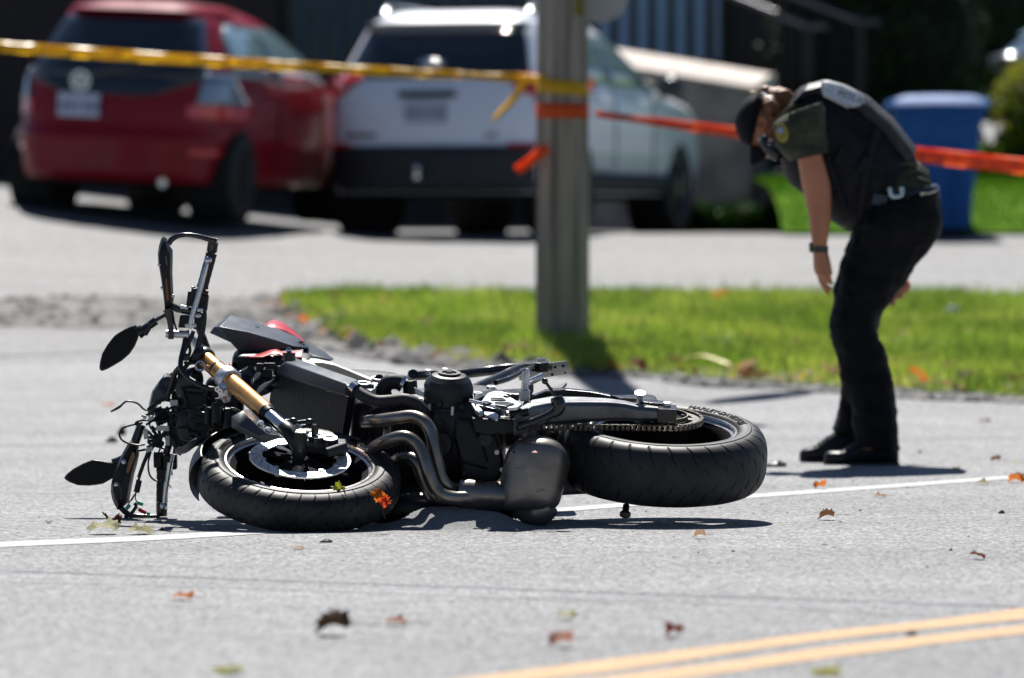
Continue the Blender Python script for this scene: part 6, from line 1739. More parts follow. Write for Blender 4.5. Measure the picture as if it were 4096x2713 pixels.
# hair
q = MB()
q.ball(pt(cP, 440, 270, PZ0 - .01), .055, .072, .058)
q.tube([pt(cP, 400, 240, PZ0), pt(cP, 470, 190, PZ0), pt(cP, 545, 168, PZ0), pt(cP, 605, 185, PZ0 - .01), pt(cP, 600, 215, PZ0 - .02)], [.04, .045, .034, .022, .01], 14, smooth=4)
q.tube([pt(cP, 395, 150, PZ0), pt(cP, 420, 120, PZ0), pt(cP, 450, 160, PZ0)], [.018, .022, .02], 12, smooth=4)
hair = q.build('hair', M_hair, off)
md = hair.modifiers.new('remesh', 'REMESH'); md.mode = 'VOXEL'; md.voxel_size = .006; md.use_smooth_shade = True
tx = bpy.data.textures.new('hair_noise', 'CLOUDS'); tx.noise_scale = .02
dm = hair.modifiers.new('disp', 'DISPLACE'); dm.texture = tx; dm.strength = .010
for i in range(70):
    a = pt(cP, 430 + rr_.rand() * 90, 175 + rr_.rand() * 130, PZ0 - .075 + .02 * rr_.rand()); q = MB()
# cap: crown and brim
q = MB()
cc_ = pt(cP, 318, 330, PZ0 - .02)
crown_prof = [(262, 560, 398, 150, .055), ]
rows = []
for T, B, hw in (((430, 150), (308, 640), .094), ((350, 132), (258, 548), .096), ((340, 135), (222, 520), .098), ((285, 165), (192, 455), .086), ((232, 215), (178, 395), .060), ((196, 270), (176, 345), .028)):
    rows.append((cP(*T), cP(*B), hw * 1.06))
# crown lofts from the head band (open towards the neck) to the left edge
loft('x', [((cP(392, 155)), (cP(296, 560)), .084)] + rows[1:], PZ0 - .02, None, None, build=False, mb=q, k=4)
cap = q.build('cap', M_cap, off)
q = MB(); rs = []
for t, (x, y) in ((0, (318, 540)), (.3, (300, 590)), (.7, (296, 660)), (1, (300, 704))):
    w = .082 * math.sqrt(max(.02, 1 - (t * .88) ** 2)); ring = []
    for k in range(11):
        u = -1 + k / 5; xx = x + (1 - 0 * t) * 0; c = pt(cP, x + 118 * (1 - u * u) * .0, y, PZ0 - .02 + w * u); ring.append(c + V((.045 * (1 - u * u) * 0, 0, 0)))
    rs.append(ring)
br = [[pt(cP, *p, PZ0 - .02 + yy) for yy in (-.085, -.06, -.03, 0, .03, .06, .085)] for p in ((310, 540), (330, 560))]
q.plate([pt(cP, *p, PZ0 - .095) for p in ((300, 545), (296, 620), (296, 712), (345, 700), (400, 665), (432, 640), (405, 600), (375, 575), (330, 560))], (0, .15, 0))
brim = q.build('cap_brim', M_cap, off, bevel=.02)
q = MB(); q.tube([pt(cP, 400, 140, PZ0 - .02), pt(cP, 440, 175, PZ0 - .04), pt(cP, 470, 200, PZ0 - .06)], .012, 8, flat=.4); q.build('cap_strap', mat('pale_strap', (.6, .6, .6), .4), off)
q = MB(); q.ball(pt(cP, 318, 142, PZ0 - .02), .018, .012, .008); q.build('cap_crest', M_patchg, off)

# shirt: trunk, waist folds, sleeves
loft('shirt', F(cP, ((585, 235), (510, 480), .09), ((700, 125), (545, 640), .165), ((1000, 150), (740, 905), .195), ((1400, 430), (1000, 1165), .175), ((1560, 620), (1105, 1215), .172), ((1640, 735), (1165, 1205), .172), ((1690, 800), (1205, 1150), .173), ((1732, 852), (1222, 1090), .172), ((1725, 870), (1240, 1060), .165)), PZ0, M_shirt, off, wr=.024, wf=13)
loft('sleeve', F(cP, ((840, 215), (600, 300), .07), ((860, 330), (505, 380), .085), ((868, 450), (515, 480), .085), ((876, 540), (545, 580), .080), ((880, 600), (620, 650), .075), ((878, 615), (645, 668), .073), ((865, 609), (660, 655), .06)), YA + .01, M_shirt, off, grow=.014, wr=.010, wf=15, seed=3)
loft('sleeve', F(cP, ((840, 300), (600, 380), .07), ((900, 520), (650, 560), .08), ((960, 700), (760, 740), .07)), YB - .03, M_shirt, off, wr=.006, seed=7)
# vest
vest = loft('vest', F(cP, ((640, 150), (520, 520), .12), ((705, 100), (538, 660), .15), ((850, 92), (598, 820), .195), ((1000, 122), (700, 905), .200), ((1200, 225), (850, 1050), .196), ((1390, 388), (975, 1160), .188), ((1530, 565), (1075, 1195), .182), ((1580, 640), (1095, 1205), .180), ((1578, 655), (1105, 1195), .17)), PZ0, M_vest, off, grow=.006, wr=.006, wf=10)
# carrier panel on the back, shoulder strap
q = MB(); rs = []
for T in ((640, 205), (700, 140), (830, 108), (1000, 140), (1180, 232), (1370, 395), (1500, 560), (1560, 640)):
    c = pt(cP, T[0], T[1], PZ0); rs.append([c + V((-.004, -.17, .0)), c + V((.012, -.12, .028)), c + V((.014, .12, .028)), c + V((-.004, .17, .0)), c + V((-.03, .15, -.03)), c + V((-.03, -.15, -.03))])
M_vest2 = mat('sunlit_vest_back', (.022, .022, .028), .55, col2=(.05, .05, .06), scale=9, bump=.5, bscale=30, bdist=.006, spec=.4)  # sunlight on the back, painted as a lighter cloth colour
q.rings(rs); q.build('back_carrier', M_vest2, off, bevel=.01)
rows_ = []
for T in ((838, 170), (905, 122), (1010, 150), (1110, 195), (1205, 245)):
    pass
def backpt(x, y, dy, up): return pt(cP, x, y, PZ0 + dy) + V((.0, 0, up))
panel = [[backpt(x, y, dy, .034) for dy in (-.172, -.16, -.1, 0, .1, .16)] for x, y in ((850, 120), (905, 118), (1000, 142), (1100, 188), (1190, 238))]
v = [p - V((.0, 0, .03 if i == 0 else 0.0)) for r_ in panel for i, p in enumerate(r_)]
f = [(j * 6 + i, j * 6 + i + 1, (j + 1) * 6 + i + 1, (j + 1) * 6 + i) for j in range(4) for i in range(5)]
bpn = fixn(mk('back_panel', v, f, M_vpanel, off, smooth=True)); md = bpn.modifiers.new('t', 'SOLIDIFY'); md.thickness = .004; md.offset = 0
# near side flank of the panel with lettering
A0, A1 = backpt(855, 128, -.175, .026), backpt(1180, 240, -.175, .026)
ax_ = (A1 - A0).normalized(); dn_ = V((0, -.55, -.83)); dn_ = (dn_ - ax_ * dn_.dot(ax_)).normalized()
q = MB(); nn_ = ax_.cross(dn_); nn_ = nn_ if nn_.y < 0 else -nn_
q.plate([A0, A1, A1 + dn_ * .022, A0 + ax_ * .12 + dn_ * .052, A0 + ax_ * .02 + dn_ * .035], -nn_ * .02); q.build('side_panel', M_vpanel, bpn, smooth=False)
tv, tf = text_mesh('POLICE', .042)
mk('lettering', [A0 + ax_ * (.135 + p.x * 1.0) - dn_ * (p.y - .016) + nn_ * .003 for p in tv], tf, M_vtxt, bpn)['kind'] = 'stuff'
# raised seam strips in the vest cloth on the vest side
for (pts, r) in (([(1060, 250), (1180, 300), (1080, 410)], .004), ([(1080, 410), (1200, 500), (1330, 570), (1390, 560)], .005)):
    q = MB(); q.tube([pt(cP, x, y, PZ0 - .2) for x, y in pts], r, 8, smooth=4, flat=.5); q.build('vest_piping', M_vest, vest)
# trousers
tr = MB()
loft('x', near_leg, YN, None, None, grow=.004, wr=.011, wf=7, build=False, mb=tr, seed=2)
loft('x', far_leg, YF, None, None, grow=.004, wr=.009, wf=8, build=False, mb=tr, seed=5)
loft('x', F(cP, ((1735, 868), (1235, 1080), .168), ((1770, 950), (1190, 1150), .175), ((1786, 1100), (1120, 1215), .178), ((1785, 1230), (1060, 1300), .165), ((1700, 1340), (1080, 1360), .13)), PZ0, None, None, grow=.003, wr=.006, build=False, mb=tr)
trs = tr.build('trousers', M_trou, off)
md = trs.modifiers.new('remesh', 'REMESH'); md.mode = 'VOXEL'; md.voxel_size = .008; md.use_smooth_shade = True
md = trs.modifiers.new('smooth', 'SMOOTH'); md.factor = .5; md.iterations = 4
tx = bpy.data.textures.new('cloth_folds', 'CLOUDS'); tx.noise_scale = .07
dm = trs.modifiers.new('disp', 'DISPLACE'); dm.texture = tx; dm.strength = .028; dm.mid_level = .5
q = MB(); q.box(pt(cQ, 640, 420, YN - .098), V((.045, 0, .0)), V((0, .006, 0)), V((0, 0, .07))); q.build('thigh_pocket', M_trou, off, bevel=.006)
# belt and kit
def beltring(dx, dy): return None
q = MB(); rs = []
for T, B in (((1745, 855), (1235, 1010)), ((1764, 872), (1240, 1040)), ((1772, 960), (1258, 1110)), ((1768, 975), (1262, 1120))):
    rs.append(ell(cP(T[0] + 8, T[1]), cP(*B), .192, PZ0, n=36))
q.rings(rs); bl = q.build('belt', M_belt, off)
def pouch(x, y, w, h, rot, m, name, yy=PZ0 - .195, dep=.02):
    c = pt(cP, x, y, yy); a = R(rot); q = MB(); s_ = MPP / 1.96
    q.box(c, V((math.cos(a), 0, math.sin(a))) * w * s_ / 2, (0, dep, 0), V((-math.sin(a), 0, math.cos(a))) * h * s_ / 2)
    return q.build(name, m, off, bevel=.004)
pouch(1450, 950, 130, 130, 10, M_blk, 'holster_pouch')
M_handc = mat('handcuff_steel', (.45, .55, .62), .25, metal=.8)
q = MB(); pts = [pt(cP, x, y, PZ0 - .222) for x, y in ((1388, 885), (1402, 945), (1440, 955), (1485, 940), (1478, 880))]
q.tube(pts, .0095, 8, smooth=3, flat=.6); q.build('handcuffs', M_handc, off)
pouch(1310, 980, 120, 90, -12, M_belt, 'belt_pouch')
pouch(1330, 1140, 60, 46, 5, M_handc, 'key_clip', yy=PZ0 - .205, dep=.006)
for pts in ([(1345, 990), (1330, 1070), (1325, 1130)], [(1325, 1160), (1330, 1230), (1305, 1290), (1295, 1370)], [(1310, 1165), (1290, 1230), (1260, 1270)]):
    q = MB(); q.tube([pt(cP, x, y, PZ0 - .20) for x, y in pts], .0045, 8, smooth=4); q.build('key_lanyard', M_handc if pts[0][0] == 1325 else M_blk, off)
# vest pouches, side straps, shirt folds
for (x, y, w_, h_, ro, yy) in ((1010, 640, 90, 150, -28, PZ0 - .205), (900, 880, 120, 100, -30, PZ0 - .20), (1180, 700, 60, 130, -32, PZ0 - .205)):
    pouch(x, y, w_, h_, ro, M_vest, 'vest_pouch', yy=yy, dep=.016)
for (a, b) in (((820, 300), (1030, 1040)), ((1290, 420), (1150, 1130))):
    q = MB(); q.tube([pt(cP, *a, PZ0 - .19), pt(cP, (a[0] + b[0]) / 2 - 20, (a[1] + b[1]) / 2, PZ0 - .212), pt(cP, *b, PZ0 - .18)], .014, 8, smooth=4, flat=.35); q.build('vest_strap', M_vest, vest)
for pts in ([(1420, 800), (1500, 770), (1590, 752), (1650, 770)], [(1440, 700), (1540, 690), (1600, 700)], [(1500, 830), (1600, 815), (1710, 850)], [(1300, 880), (1390, 830), (1480, 820)]):
    q = MB(); q.tube([pt(cP, x, y, PZ0 - .165 + .02 * i) for i, (x, y) in enumerate(pts)], [.006, .014, .014, .006][:len(pts)] if len(pts) == 4 else [.006, .014, .006], 10, smooth=5, flat=.8); q.build('shirt_fold', M_shirt, off)
for pts in ([(520, 330), (600, 270), (640, 235)], [(590, 330), (680, 290), (740, 262)], [(560, 360), (600, 410), (635, 465)], [(600, 300), (660, 330), (705, 350)]):
    q = MB(); q.tube([pt(cP, x, y, YA - .072 - .004 * i) for i, (x, y) in enumerate(pts)], [.004, .010, .004], 10, smooth=5); q.build('sleeve_fold', M_shirt, off)
# shoulder microphone
q = MB(); q.tube([pt(cP, 400, 480, PZ0 - .12), pt(cP, 430, 560, PZ0 - .13), pt(cP, 490, 610, PZ0 - .14), pt(cP, 530, 640, PZ0 - .15)], [.012, .024, .028, .022], 14, smooth=4); q.build('shoulder_microphone', M_blkg, off)
for c in ((404, 474), (452, 512)):
    q = MB(); q.lathe([(.0035, 0), (.0065, 0), (.0065, .004), (.0035, .004)], pt(cP, *c, PZ0 - .165), V((0, -1, 0)), 16); q.build('stud', M_chrome, off)
# shoulder crest
q = MB(); c = pt(cP, 545, 455, YA - .085)
q.ball(c, .024, .006, .036, M=Matrix.Rotation(R(-12), 3, 'Y')); q.build('shoulder_crest', M_patchg, off)
q = MB(); q.ball(c + V((-.006, -.005, .010)), .011, .003, .012); q.build('crest_centre', M_patchb, off)
q = MB(); q.box(c + V((-.006, -.009, .010)), (.0018, 0, 0), (0, .001, 0), (0, 0, .007)); q.box(c + V((-.006, -.009, .011)), (.005, 0, 0), (0, .001, 0), (0, 0, .0018)); q.build('crest_flower', M_vpanel, off, smooth=False)
# watch
q = MB(); q.tube([pt(cP, 838, 1340, YA), pt(cP, 838, 1392, YA)], [.0335, .033], 24); q.build('wristwatch', M_blkg, off)
q = MB(); q.box(pt(cP, 770, 1352, YA), (.006, 0, 0), (0, .016, 0), (0, 0, .018)); q.build('watch_case', M_blkg, off, bevel=.003)
# boots
def boot(cr, yc, side_top, heel, toe, sole, name='boot'):
    q = MB(); rs = []
    st_ = side_top
    for (x, yt, yb, hw) in st_:
        c0_, c1_ = cr(x, yt), cr(x, yb); rs.append(ell(c0_, c1_, hw, yc, n=24, e=.75))
    q.rings(rs); b = q.build(name, M_boot, off, ang=60)
    md = b.modifiers.new('sub', 'SUBSURF'); md.levels = 1; md.render_levels = 1
    q = MB(); o = []
    (x0, x1, y) = sole
    for x, hw in ((x0, .018), (x0 + 40, .04), ((x0 * 2 + x1) / 3, .048), ((x0 + x1) / 2, .036), (x1 - 60, .036), (x1, .022)):
        o.append((x, hw))
    top = [pt(cr, x, y - 16, yc) for x, hw in o]
    lp = [p + V((0, -hw, 0)) for p, (x, hw) in zip(top, o)] + [p + V((0, hw, 0)) for p, (x, hw) in zip(top[::-1], o[::-1])]
    q.plate(lp, (0, 0, -(20 * MPP / 1.65))); q.build('boot_sole', M_rubber, b, bevel=.003)
    return b
boot(cQ, YN, [(404, 1362, 1400, .018), (418, 1332, 1408, .034), (460, 1322, 1412, .044), (520, 1330, 1412, .048), (570, 1300, 1412, .046), (640, 1240, 1412, .045), (740, 1190, 1412, .045), (840, 1200, 1412, .045), (888, 1250, 1412, .040), (900, 1330, 1408, .02)], None, None, (404, 902, 1416))
boot(cQ, YF, [(242, 1345, 1378, .018), (254, 1318, 1386, .032), (300, 1302, 1390, .042), (360, 1292, 1390, .044), (420, 1240, 1388, .044), (480, 1190, 1388, .045), (560, 1170, 1388, .045), (620, 1190, 1388, .04), (640, 1230, 1386, .03)], None, None, (244, 640, 1392))
for (cr, x0, y0, yy) in ((cQ, 520, 1330, YN), (cQ, 340, 1298, YF)):
    for i in range(4):
        q = MB(); q.tube([pt(cr, x0 + i * 26, y0 - i * 20, yy - .035), pt(cr, x0 + 12 + i * 26, y0 - 8 - i * 20, yy), ], .003, 6); q.build('lace', M_blkg, off)
# ================================================================ SMALL THINGS ON THE GROUND
def leafmat(name, c1, c2, tl=.35):
    return mat(name, c1, .55, col2=c2, scale=28, detail=5, transl=tl, spec=.1, bump=.4, bscale=60, bdist=.003)
LM = {'brown': leafmat('brown_leaf', (.09, .04, .02), (.20, .10, .05)), 'dark': leafmat('dark_brown_leaf', (.035, .02, .012), (.10, .06, .035), .1),
      'orange': leafmat('orange_leaf', (.42, .10, .015), (.62, .22, .04), .5), 'red': leafmat('red_leaf', (.55, .05, .02), (.75, .12, .03), .5),
      'tan': leafmat('tan_leaf', (.34, .20, .12), (.50, .34, .24)), 'pink': leafmat('pinkish_brown_leaf', (.28, .11, .08), (.48, .27, .20)),
      'yellow': leafmat('yellow_leaf', (.45, .36, .03), (.60, .50, .10), .5), 'green': leafmat('yellow_green_leaf', (.10, .19, .02), (.48, .40, .03), .5),
      'pale': leafmat('pale_olive_leaf', (.26, .25, .12), (.46, .43, .27)), 'redbrown': leafmat('red_brown_leaf', (.10, .018, .012), (.24, .05, .025), .25)}
M_stem = mat('leaf_stem', (.16, .07, .04), .6)
OUT = [(-.05, -.40), (-.18, -.40), (-.34, -.46), (-.36, -.32), (-.52, -.26), (-.46, -.10), (-.64, .08), (-.50, .16), (-.52, .32), (-.34, .26), (-.30, .40), (-.26, .52), (-.14, .46), (0, .66)]
OUT = OUT + [(-x, y) for x, y in OUT[-2::-1]]
def r_side(x): return .6 if x < 0 else 1.0
def leaf_mesh(seed, curl):
    r = random.Random(seed); n = len(OUT); v = [(0, -.05, 0)]; f = []
    a, b_, c = r.uniform(.2, .6) * curl, r.uniform(-1, 1) * curl, r.uniform(0, 6.28)
    fl, fr_ = r.uniform(-.1, .55) * curl, r.uniform(.1, .6) * curl
    def z(x, y):
        d = math.hypot(x, y)
        n_ = noise.noise(V((x * 2.6 + seed * 3.1, y * 2.6, seed)))
        return (fl if x < 0 else fr_) * abs(x) ** 1.2 - a * .6 * y * y + .45 * curl * n_ * d + .06 * curl * math.sin(11 * x + 9 * y + c) * d
    for k in (.33, .66, 1.0):
        for x, y in OUT:
            xx, yy = x * k, -.05 + (y + .05) * k
            zz = z(xx, yy); v.append((xx * (1 - .28 * min(2, curl) * r_side(xx)) + .05 * math.sin(yy * 7 + seed), yy * (1 - .12 * min(2, curl)), zz))
    for i in range(n): f.append((0, 1 + i, 1 + (i + 1) % n))
    for q in range(2):
        for i in range(n): s0 = 1 + q * n; f.append((s0 + i, s0 + n + i, s0 + n + (i + 1) % n, s0 + (i + 1) % n))
    me = bpy.data.meshes.new('leaf'); me.from_pydata(v, [], f); me.polygons.foreach_set('use_smooth', [True] * len(f))
    return me
LEAFS = [leaf_mesh(s, c) for s, c in ((1, .7), (2, .9), (3, 1.1), (4, .6), (5, 1.3), (6, 1.0), (7, 2.0), (9, 2.1), (12, 2.2))]
sm_ = MB(); sm_.tube([(0, -.40, .02), (.05, -.75, .05), (.12, -1.15, .03)], [.014, .011, .014], 6, smooth=4)
stem_o = None
def leaf(p, size, col, label, var=0, rz=0.0, rx=0.0, ry=0.0, stem=True, lift=None, group=None):
    global stem_o
    me = LEAFS[var if var > 5 else var % 6].copy(); me.materials.clear(); me.materials.append(LM[col])
    o = bpy.data.objects.new('leaf', me); COL.objects.link(o)
    flat_ = lift is None
    size *= .86 if flat_ else 1.0
    if flat_: rx *= .4; ry *= .5
    o.scale = (size, size, size * (1.0 if flat_ else 1)); o.rotation_euler = (rx, ry, rz)
    M = Matrix.Diagonal(o.scale); E = o.rotation_euler.to_matrix()
    zmin = min((E @ (M @ v.co)).z for v in me.vertices)
    o.location = V(p) + V((0, 0, (-zmin + .001) if lift is None else lift))
    if stem:
        if stem_o is None:
            stem_o = sm_.build('stem', M_stem, None); s = stem_o
        else:
            s = stem_o.copy(); COL.objects.link(s)
        s.parent = o
    return props(o, label, 'leaf', group)
LV = [
 (cL(760, 172), .085, 'redbrown', 'reddish brown curled maple leaf, upper one of the three leaves below the lower hand guard', 4, .4, .5, .1),
 (cL(712, 232), .115, 'pale', 'pale olive leaf, widest of the three leaves below the lower hand guard', 1, 1.3, .15, 0),
 (cL(955, 232), .095, 'pale', 'pale leaf touching the white line, right one of three below the hand guard', 2, 2.0, .2, .2),
 (cL(2020, 335), .040, 'tan', 'small tan leaf on the road just below the front tyre', 0, 1.0, .3, 0),
 (cL(1245, 680), .065, 'orange', 'blurred orange leaf alone in the left foreground', 1, .8, .2, .1),
 (cL(2262, 915), .105, 'dark', 'large dark brown curled leaf in the foreground below the front wheel', 4, 1.2, .1, -.3),
 (cL(1545, 1172), .080, 'green', 'blurred yellow-green leaf at the bottom edge, left of centre', 3, .3, .2, 0),
 (cL(330, 160), .030, 'brown', 'tiny brown leaf scrap left of the three maple leaves', 5, .3, .2, 0),
 (cM(490, 845), .065, 'pink', 'pinkish tan blurred leaf in the middle foreground, right of the large dark leaf', 2, 1.1, .15, 0),
 (cM(1635, 812), .060, 'pale', 'pale yellow-green blurred leaf in the foreground above the yellow lines', 1, .9, .25, 0),
 (cM(1600, 1000), .070, 'pink', 'reddish blurred leaf just above the left end of the upper yellow line', 4, 2.2, .1, 0),
 (cN(150, 1185), .062, 'redbrown', 'brown curled blurred leaf above the yellow lines, right of the reddish one', 4, .6, .1, .2),
 (cN(1120, 1425), .080, 'green', 'green leaf with a reddish edge at the bottom edge below the yellow lines', 0, .2, .3, 0),
 (cO(605, 556), .062, 'orange', 'orange leaf with its stem sticking up at the white line right of the rear tyre', 4, 2.4, .2, .2),
 (cO(1130, 628), .052, 'tan', 'pale tan curled leaf on the road below the white line, under the officer', 2, 1.8, .1, 0),
 (cO(670, 822), .066, 'brown', 'brown crumpled leaf with a thin stem, right of the rear tyre shadow', 4, 1.5, .1, 0),
 (cO(1775, 398), .046, 'yellow', 'yellow leaf at the tip of the officer shadow', 1, .5, .3, 0),
 (cO(2125, 318), .050, 'brown', 'brown leaf beyond the white line near the right edge', 4, 2.0, .3, .2),
 (cO(2300, 325), .026, 'yellow', 'tiny yellow leaf beyond the white line near the right edge', 0, 1.0, .1, 0),
 (cO(2015, 518), .062, 'pale', 'pale leaf with an orange tip lying on the white line near the right edge', 2, 1.2, .2, 0),
 (cO(2305, 500), .082, 'orange', 'bright orange-brown upright leaf at the right end of the white line', 4, .9, .5, -.2),
 (cN(2085, 694), .058, 'redbrown', 'dark red leaf standing on edge with its stem pointing right, right foreground', 5, 1.2, .9, .3),
 (cN(318, 562), .050, 'tan', 'small tan crumpled leaf just below the rear tyre shadow', 4, 1.4, .1, 0),
 (cZ(250, 942), .060, 'orange', 'orange blurred leaf on the road left of the dangling wires', 1, 1.0, .2, 0),
 (cZ(2277, 978), .060, 'brown', 'orange-brown blurred leaf on the road near the right edge below the verge', 1, 1.0, .2, 0),
 (cZ(1925, 1129), .0, None, None, 0, 0, 0, 0),
]
for p, s_, c_, lb, vr, rz, rx_2, ry_2 in LV:
    if c_: leaf(G(*p), s_, c_, lb, vr, rz, rx_2, ry_2, group='fallen leaves on the road')
# the two bright leaves caught on the front wheel
p = D(*cD(1555, 855), 14.80)
leaf(p, .058, 'green', 'yellow-green maple leaf caught inside the front wheel rim', 6, .1, R(78), .1, stem=False, lift=0)
p = D(*cD(1950, 905), 14.70)
leaf(p, .060, 'orange', 'orange and yellow maple leaf stuck on the front tyre', 7, -.3, R(80), -.15, lift=0)
p = D(*cD(1995, 965), 14.685)
leaf(p, .050, 'red', 'bright red leaf scrap stuck below the orange leaf on the front tyre', 8, .5, R(85), .5, stem=False, lift=0)
VL = [((885, 712), 'orange', 'orange leaf in the verge grass left of the pole'), ((812, 785), 'pink', 'pinkish brown leaf at the gravelly left end of the verge'), ((770, 705), 'brown', 'brown leaf near the upper left corner of the verge'),
      ((1130, 780), 'orange', 'orange leaf in the grass just left of the pole base'), ((985, 768), 'tan', 'tan leaf in the middle of the grass left of the pole'), ((1180, 828), 'redbrown', 'red-brown leaf at the verge edge below and left of the pole'),
      ((1395, 800), 'brown', 'brown leaf in the shadow right of the pole base'), ((1560, 852), 'brown', 'brown leaf beside the yellow strip in the grass'), ((1730, 872), 'tan', 'tan leaf at the verge edge halfway between pole and officer'),
      ((1905, 872), 'redbrown', 'red-brown leaf at the verge edge just left of the officer legs'), ((1925, 885), 'pink', 'pinkish leaf at the verge edge touching the officer shin in the picture'), ((2120, 884), 'orange', 'orange leaf at the verge edge right of the officer'),
      ((2135, 900), 'red', 'red leaf just below the orange one at the verge edge'), ((2190, 866), 'pink', 'pinkish leaf in the lower grass right of the officer'), ((2235, 893), 'brown', 'brown leaf at the verge edge near the right side'),
      ((2315, 884), 'orange', 'orange-brown leaf at the verge edge at the far right'), ((2345, 905), 'brown', 'brown leaf below the far right end of the verge'), ((1660, 700), 'orange', 'orange leaf near the top of the verge right of the pole'),
      ((2090, 790), 'tan', 'tan leaf in mid verge right of the officer knee'), ((1835, 812), 'brown', 'brown leaf in mid verge left of the officer knee'), ((1475, 868), 'redbrown', 'dark red leaf at the verge edge right of the pole shadow')]
for i, (p, c_, lb) in enumerate(VL):
    leaf(G(*cZ(*p)), .07 + .02 * (i % 3), c_, lb, i % 6, i * 1.3, .3 + .2 * (i % 3), .2 * (i % 2), group='fallen leaves in the verge', stem=False, lift=.05)
# more litter of leaves too mixed to count along the edge
def scraps(name, n, fn, mats, smin, smax, label, cat, seed):
    r = np.random.RandomState(seed); v = []; f = []; mi = []
    for i in range(n):
        x, y = fn(r); s_ = smin + (smax - smin) * r.rand() ** 2; a = r.rand() * 6.28; z = gh(x, y) + .012 + .03 * r.rand()
        t1, t2 = r.randn() * .4, r.randn() * .4; k = len(v)
        for q in range(6):
            th = a + q * math.pi / 3; rr = s_ * (.6 + .5 * r.rand()); v.append((x + rr * math.cos(th), y + rr * math.sin(th), z + rr * (t1 * math.cos(th) + t2 * math.sin(th))))
        f.append(tuple(range(k, k + 6))); mi.append(r.randint(len(mats)))
    o = mk(name, v, f, mats)
    for p_, m_ in zip(o.data.polygons, mi): p_.material_index = m_
    return props(o, label, cat, kind='stuff')
def edge_fn(r):
    i = r.randint(len(VNs) - 1); p = VNs[i].lerp(VNs[i + 1], r.rand()); return p.x + r.randn() * .05, p.y + .12 + abs(r.randn()) * .35
scraps('leaf_litter', 420, edge_fn, [LM[k] for k in ('brown', 'tan', 'pink', 'redbrown', 'orange')], .012, .045, 'scattered brown leaf litter along the near edge of the grass verge', 'leaf litter', 31)
def verge_fn(r):
    p = verge_pts(1, r)[0]; return p[0], p[1]
scraps('leaf_litter', 160, verge_fn, [LM[k] for k in ('brown', 'tan', 'yellow', 'dark')], .01, .035, 'small dry leaf scraps scattered through the verge grass', 'leaf litter', 32)

# stones
M_stone = mat('gravel_stone', (.05, .048, .045), .85, col2=(.30, .29, .28), scale=1.3, detail=3)
M_crumb = mat('black_road_crumb', (.015, .015, .016), .7, col2=(.05, .05, .05), scale=9)
def stones(name, n, fn, smin, smax, m, label, cat, seed, pw=3.0):
    r = np.random.RandomState(seed); v = []; f = []
    base = [(0, 0, 1), (1, 0, 0), (0, 1, 0), (-1, 0, 0), (0, -1, 0), (.7, .7, .5), (-.7, .7, .45), (-.7, -.7, .5), (.7, -.7, .45)]
    fc = [(0, 1, 5), (0, 5, 2), (0, 2, 6), (0, 6, 3), (0, 3, 7), (0, 7, 4), (0, 4, 8), (0, 8, 1)]
    for i in range(n):
        x, y = fn(r); s_ = smin + (smax - smin) * r.rand() ** pw; z = gh(x, y); k = len(v); a = r.rand() * 6.28; e = .5 + .6 * r.rand(); e2 = .4 + .5 * r.rand()
        for bx, by, bz in base:
            q = 1 + .35 * r.randn() * .5; X, Y = bx * q * s_, by * q * s_ * e
            v.append((x + X * math.cos(a) - Y * math.sin(a), y + X * math.sin(a) + Y * math.cos(a), z + max(0, bz) * s_ * e2 * q))
        f += [tuple(k + t for t in t3) for t3 in fc]
    return props(mk(name, v, f, m), label, cat, kind='stuff')
def sh_fn(r):
    i = r.randint(len(SN) - 1); f_ = r.rand(); a = SN[i].lerp(SN[i + 1], f_); b = SF[i].lerp(SF[i + 1], f_); t = min(1, max(0, r.rand() + .1 * r.randn())); p = a.lerp(b, t); return p.x, p.y
stones('shoulder_gravel', 6500, sh_fn, .005, .040, M_stone, 'loose grey rubble and gravel on the dirt shoulder', 'gravel', 41)
def sh2(r):
    while 1:
        i = r.randint(66, 126); f_ = r.rand(); a = SN[i].lerp(SN[i + 1], f_); b = SF[i].lerp(SF[i + 1], f_); p = a.lerp(b, r.rand()); return p.x, p.y
stones('broken_asphalt', 260, sh2, .02, .10, M_stone, 'broken asphalt lumps at the left tip of the verge', 'rubble', 43, 2.0)
def road_fn(r):
    y = 11 + 9 * r.rand() ** 1.2; return (r.rand() - .5) * .22 * y, y
stones('road_grit', 2200, road_fn, .0008, .0035, M_crumb, 'tiny dark grit scattered over the road', 'grit', 45, 4.0)
def road_fn2(r):
    y = 12.5 + 6 * r.rand(); return .2 + 1.7 * r.rand(), y
stones('road_crumbs', 70, road_fn2, .002, .008, M_crumb, 'small black asphalt crumbs on the road right of the motorcycle', 'grit', 46, 2.0)
def gran_fn(r):
    return pc.x + r.randn() * .30, 14.98 + r.randn() * .16
stones('spilled_granules', 1400, gran_fn, .0008, .0026, M_gran, 'loose absorbent grains strewn around the heap under the engine', 'granules', 47, 1.5)
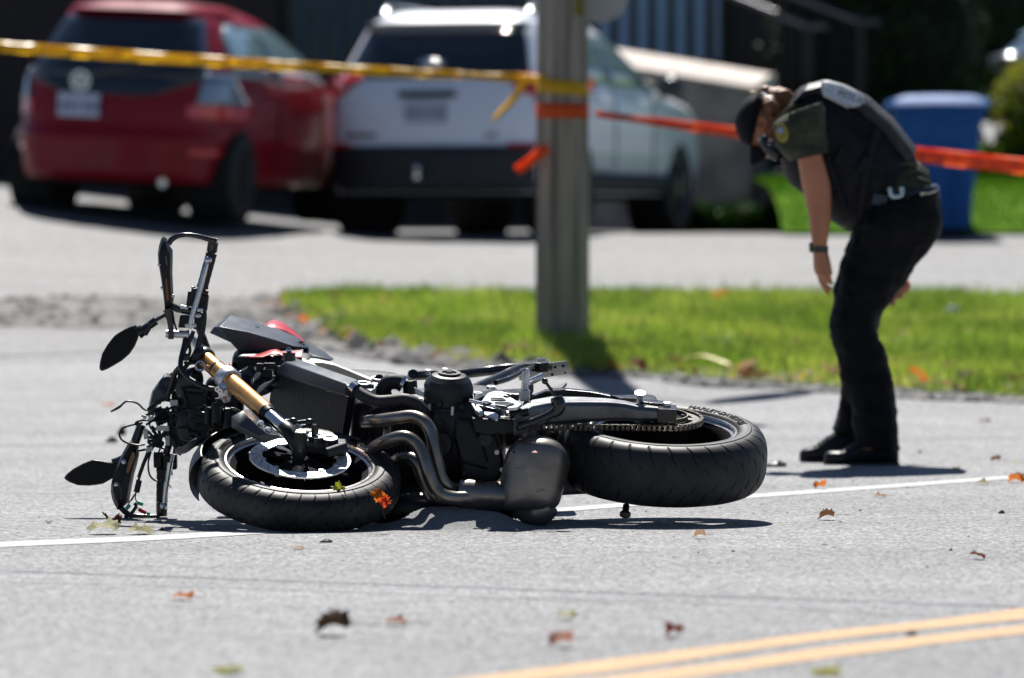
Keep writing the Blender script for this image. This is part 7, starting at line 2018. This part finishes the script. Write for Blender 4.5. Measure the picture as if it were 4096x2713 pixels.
# larger pieces of debris, one by one
def chunk(c, size, m, label, name, cat, seed, flat=.5, ax=1.0):
    r = random.Random(seed); q = MB(); g = G(*c); n = 9; rings = []
    for z, k in ((0, 1), (.5, .8), (1, .25)):
        rings.append([g + V((math.cos(6.283 * i / n) * size * k * ax * r.uniform(.75, 1.15) + size * .2 * z, math.sin(6.283 * i / n) * size * k * r.uniform(.7, 1.1), z * size * flat - .001)) for i in range(n)])
    q.rings(rings); o = q.build(name, m, None, smooth=False); return props(o, label, cat)
chunk(cO(205, 362), .040, M_blk, 'black broken plastic shard on the road between the rear tyre and the officer boots', 'plastic_shard', 'debris', 1, .6, 1.3)
chunk(cB(548, 722), .030, M_blk, 'small black rectangular fragment on the road above the lower mirror', 'plastic_fragment', 'debris', 2, .9)
chunk(cB(642, 655), .026, M_blk, 'dark greenish lump just above and right of the black rectangular fragment', 'rubber_fragment', 'debris', 3, 1.6, .8)
chunk(cL(2205, 288), .016, M_blk, 'torn black scrap on the road below the front tyre, right of the small tan leaf', 'plastic_scrap', 'debris', 4, .7, 1.3)
chunk(cB(1000, 1500), .009, M_crumb, 'round black pebble beside the pale green leaf near the white line', 'pebble', 'stone', 5, .9)
chunk(cN(1650, 1175), .014, M_crumb, 'black stone between the two yellow lines', 'stone', 'stone', 6, .8)
chunk(cO(2170, 765), .011, M_crumb, 'jagged black crumb at the right edge below the white line', 'asphalt_crumb', 'stone', 7, 1.0, 1.2)
chunk(cO(1465, 242), .012, M_stone, 'small grey stone behind and right of the officer boots', 'stone', 'stone', 8, 1.0)
# litter in the grass
g = G(*cZ(2200, 748)); q = MB(); q.ball(g + V((0, 0, .07)), .045, .03, .03, 7, 5)
lt = q.build('crumpled_wrapper', mat('shiny_wrapper', (.75, .78, .8), .15, metal=.7), None, smooth=False); props(lt, 'shiny crumpled wrapper glinting in the grass right of the officer', 'litter')
g0, g1 = G(*cZ(1585, 850)), G(*cZ(1690, 862)); q = MB(); q.tube([g0 + V((0, 0, .04)), g0.lerp(g1, .4) + V((0, .02, .07)), g1 + V((0, 0, .04))], .018, 6, smooth=4, flat=.3)
props(q.build('yellow_strip', mat('dry_yellow_strip', (.55, .45, .14), .5), None), 'pale yellow dry strip in the lower verge grass right of the pole', 'litter')
# glinting dew-like specks of the verge: broad bent blades that catch the sun
def tuft_fn(n, r): return verge_pts(n, r)
blades('broad_verge_blades', 5000, tuft_fn, .05, .13, .008, mat('broad_glossy_blade', (.12, .24, .03), .18, col2=(.3, .36, .08), scale=2, transl=.4), seed=77, label='taller glossy weed blades mixed into the verge grass', cat='weeds')
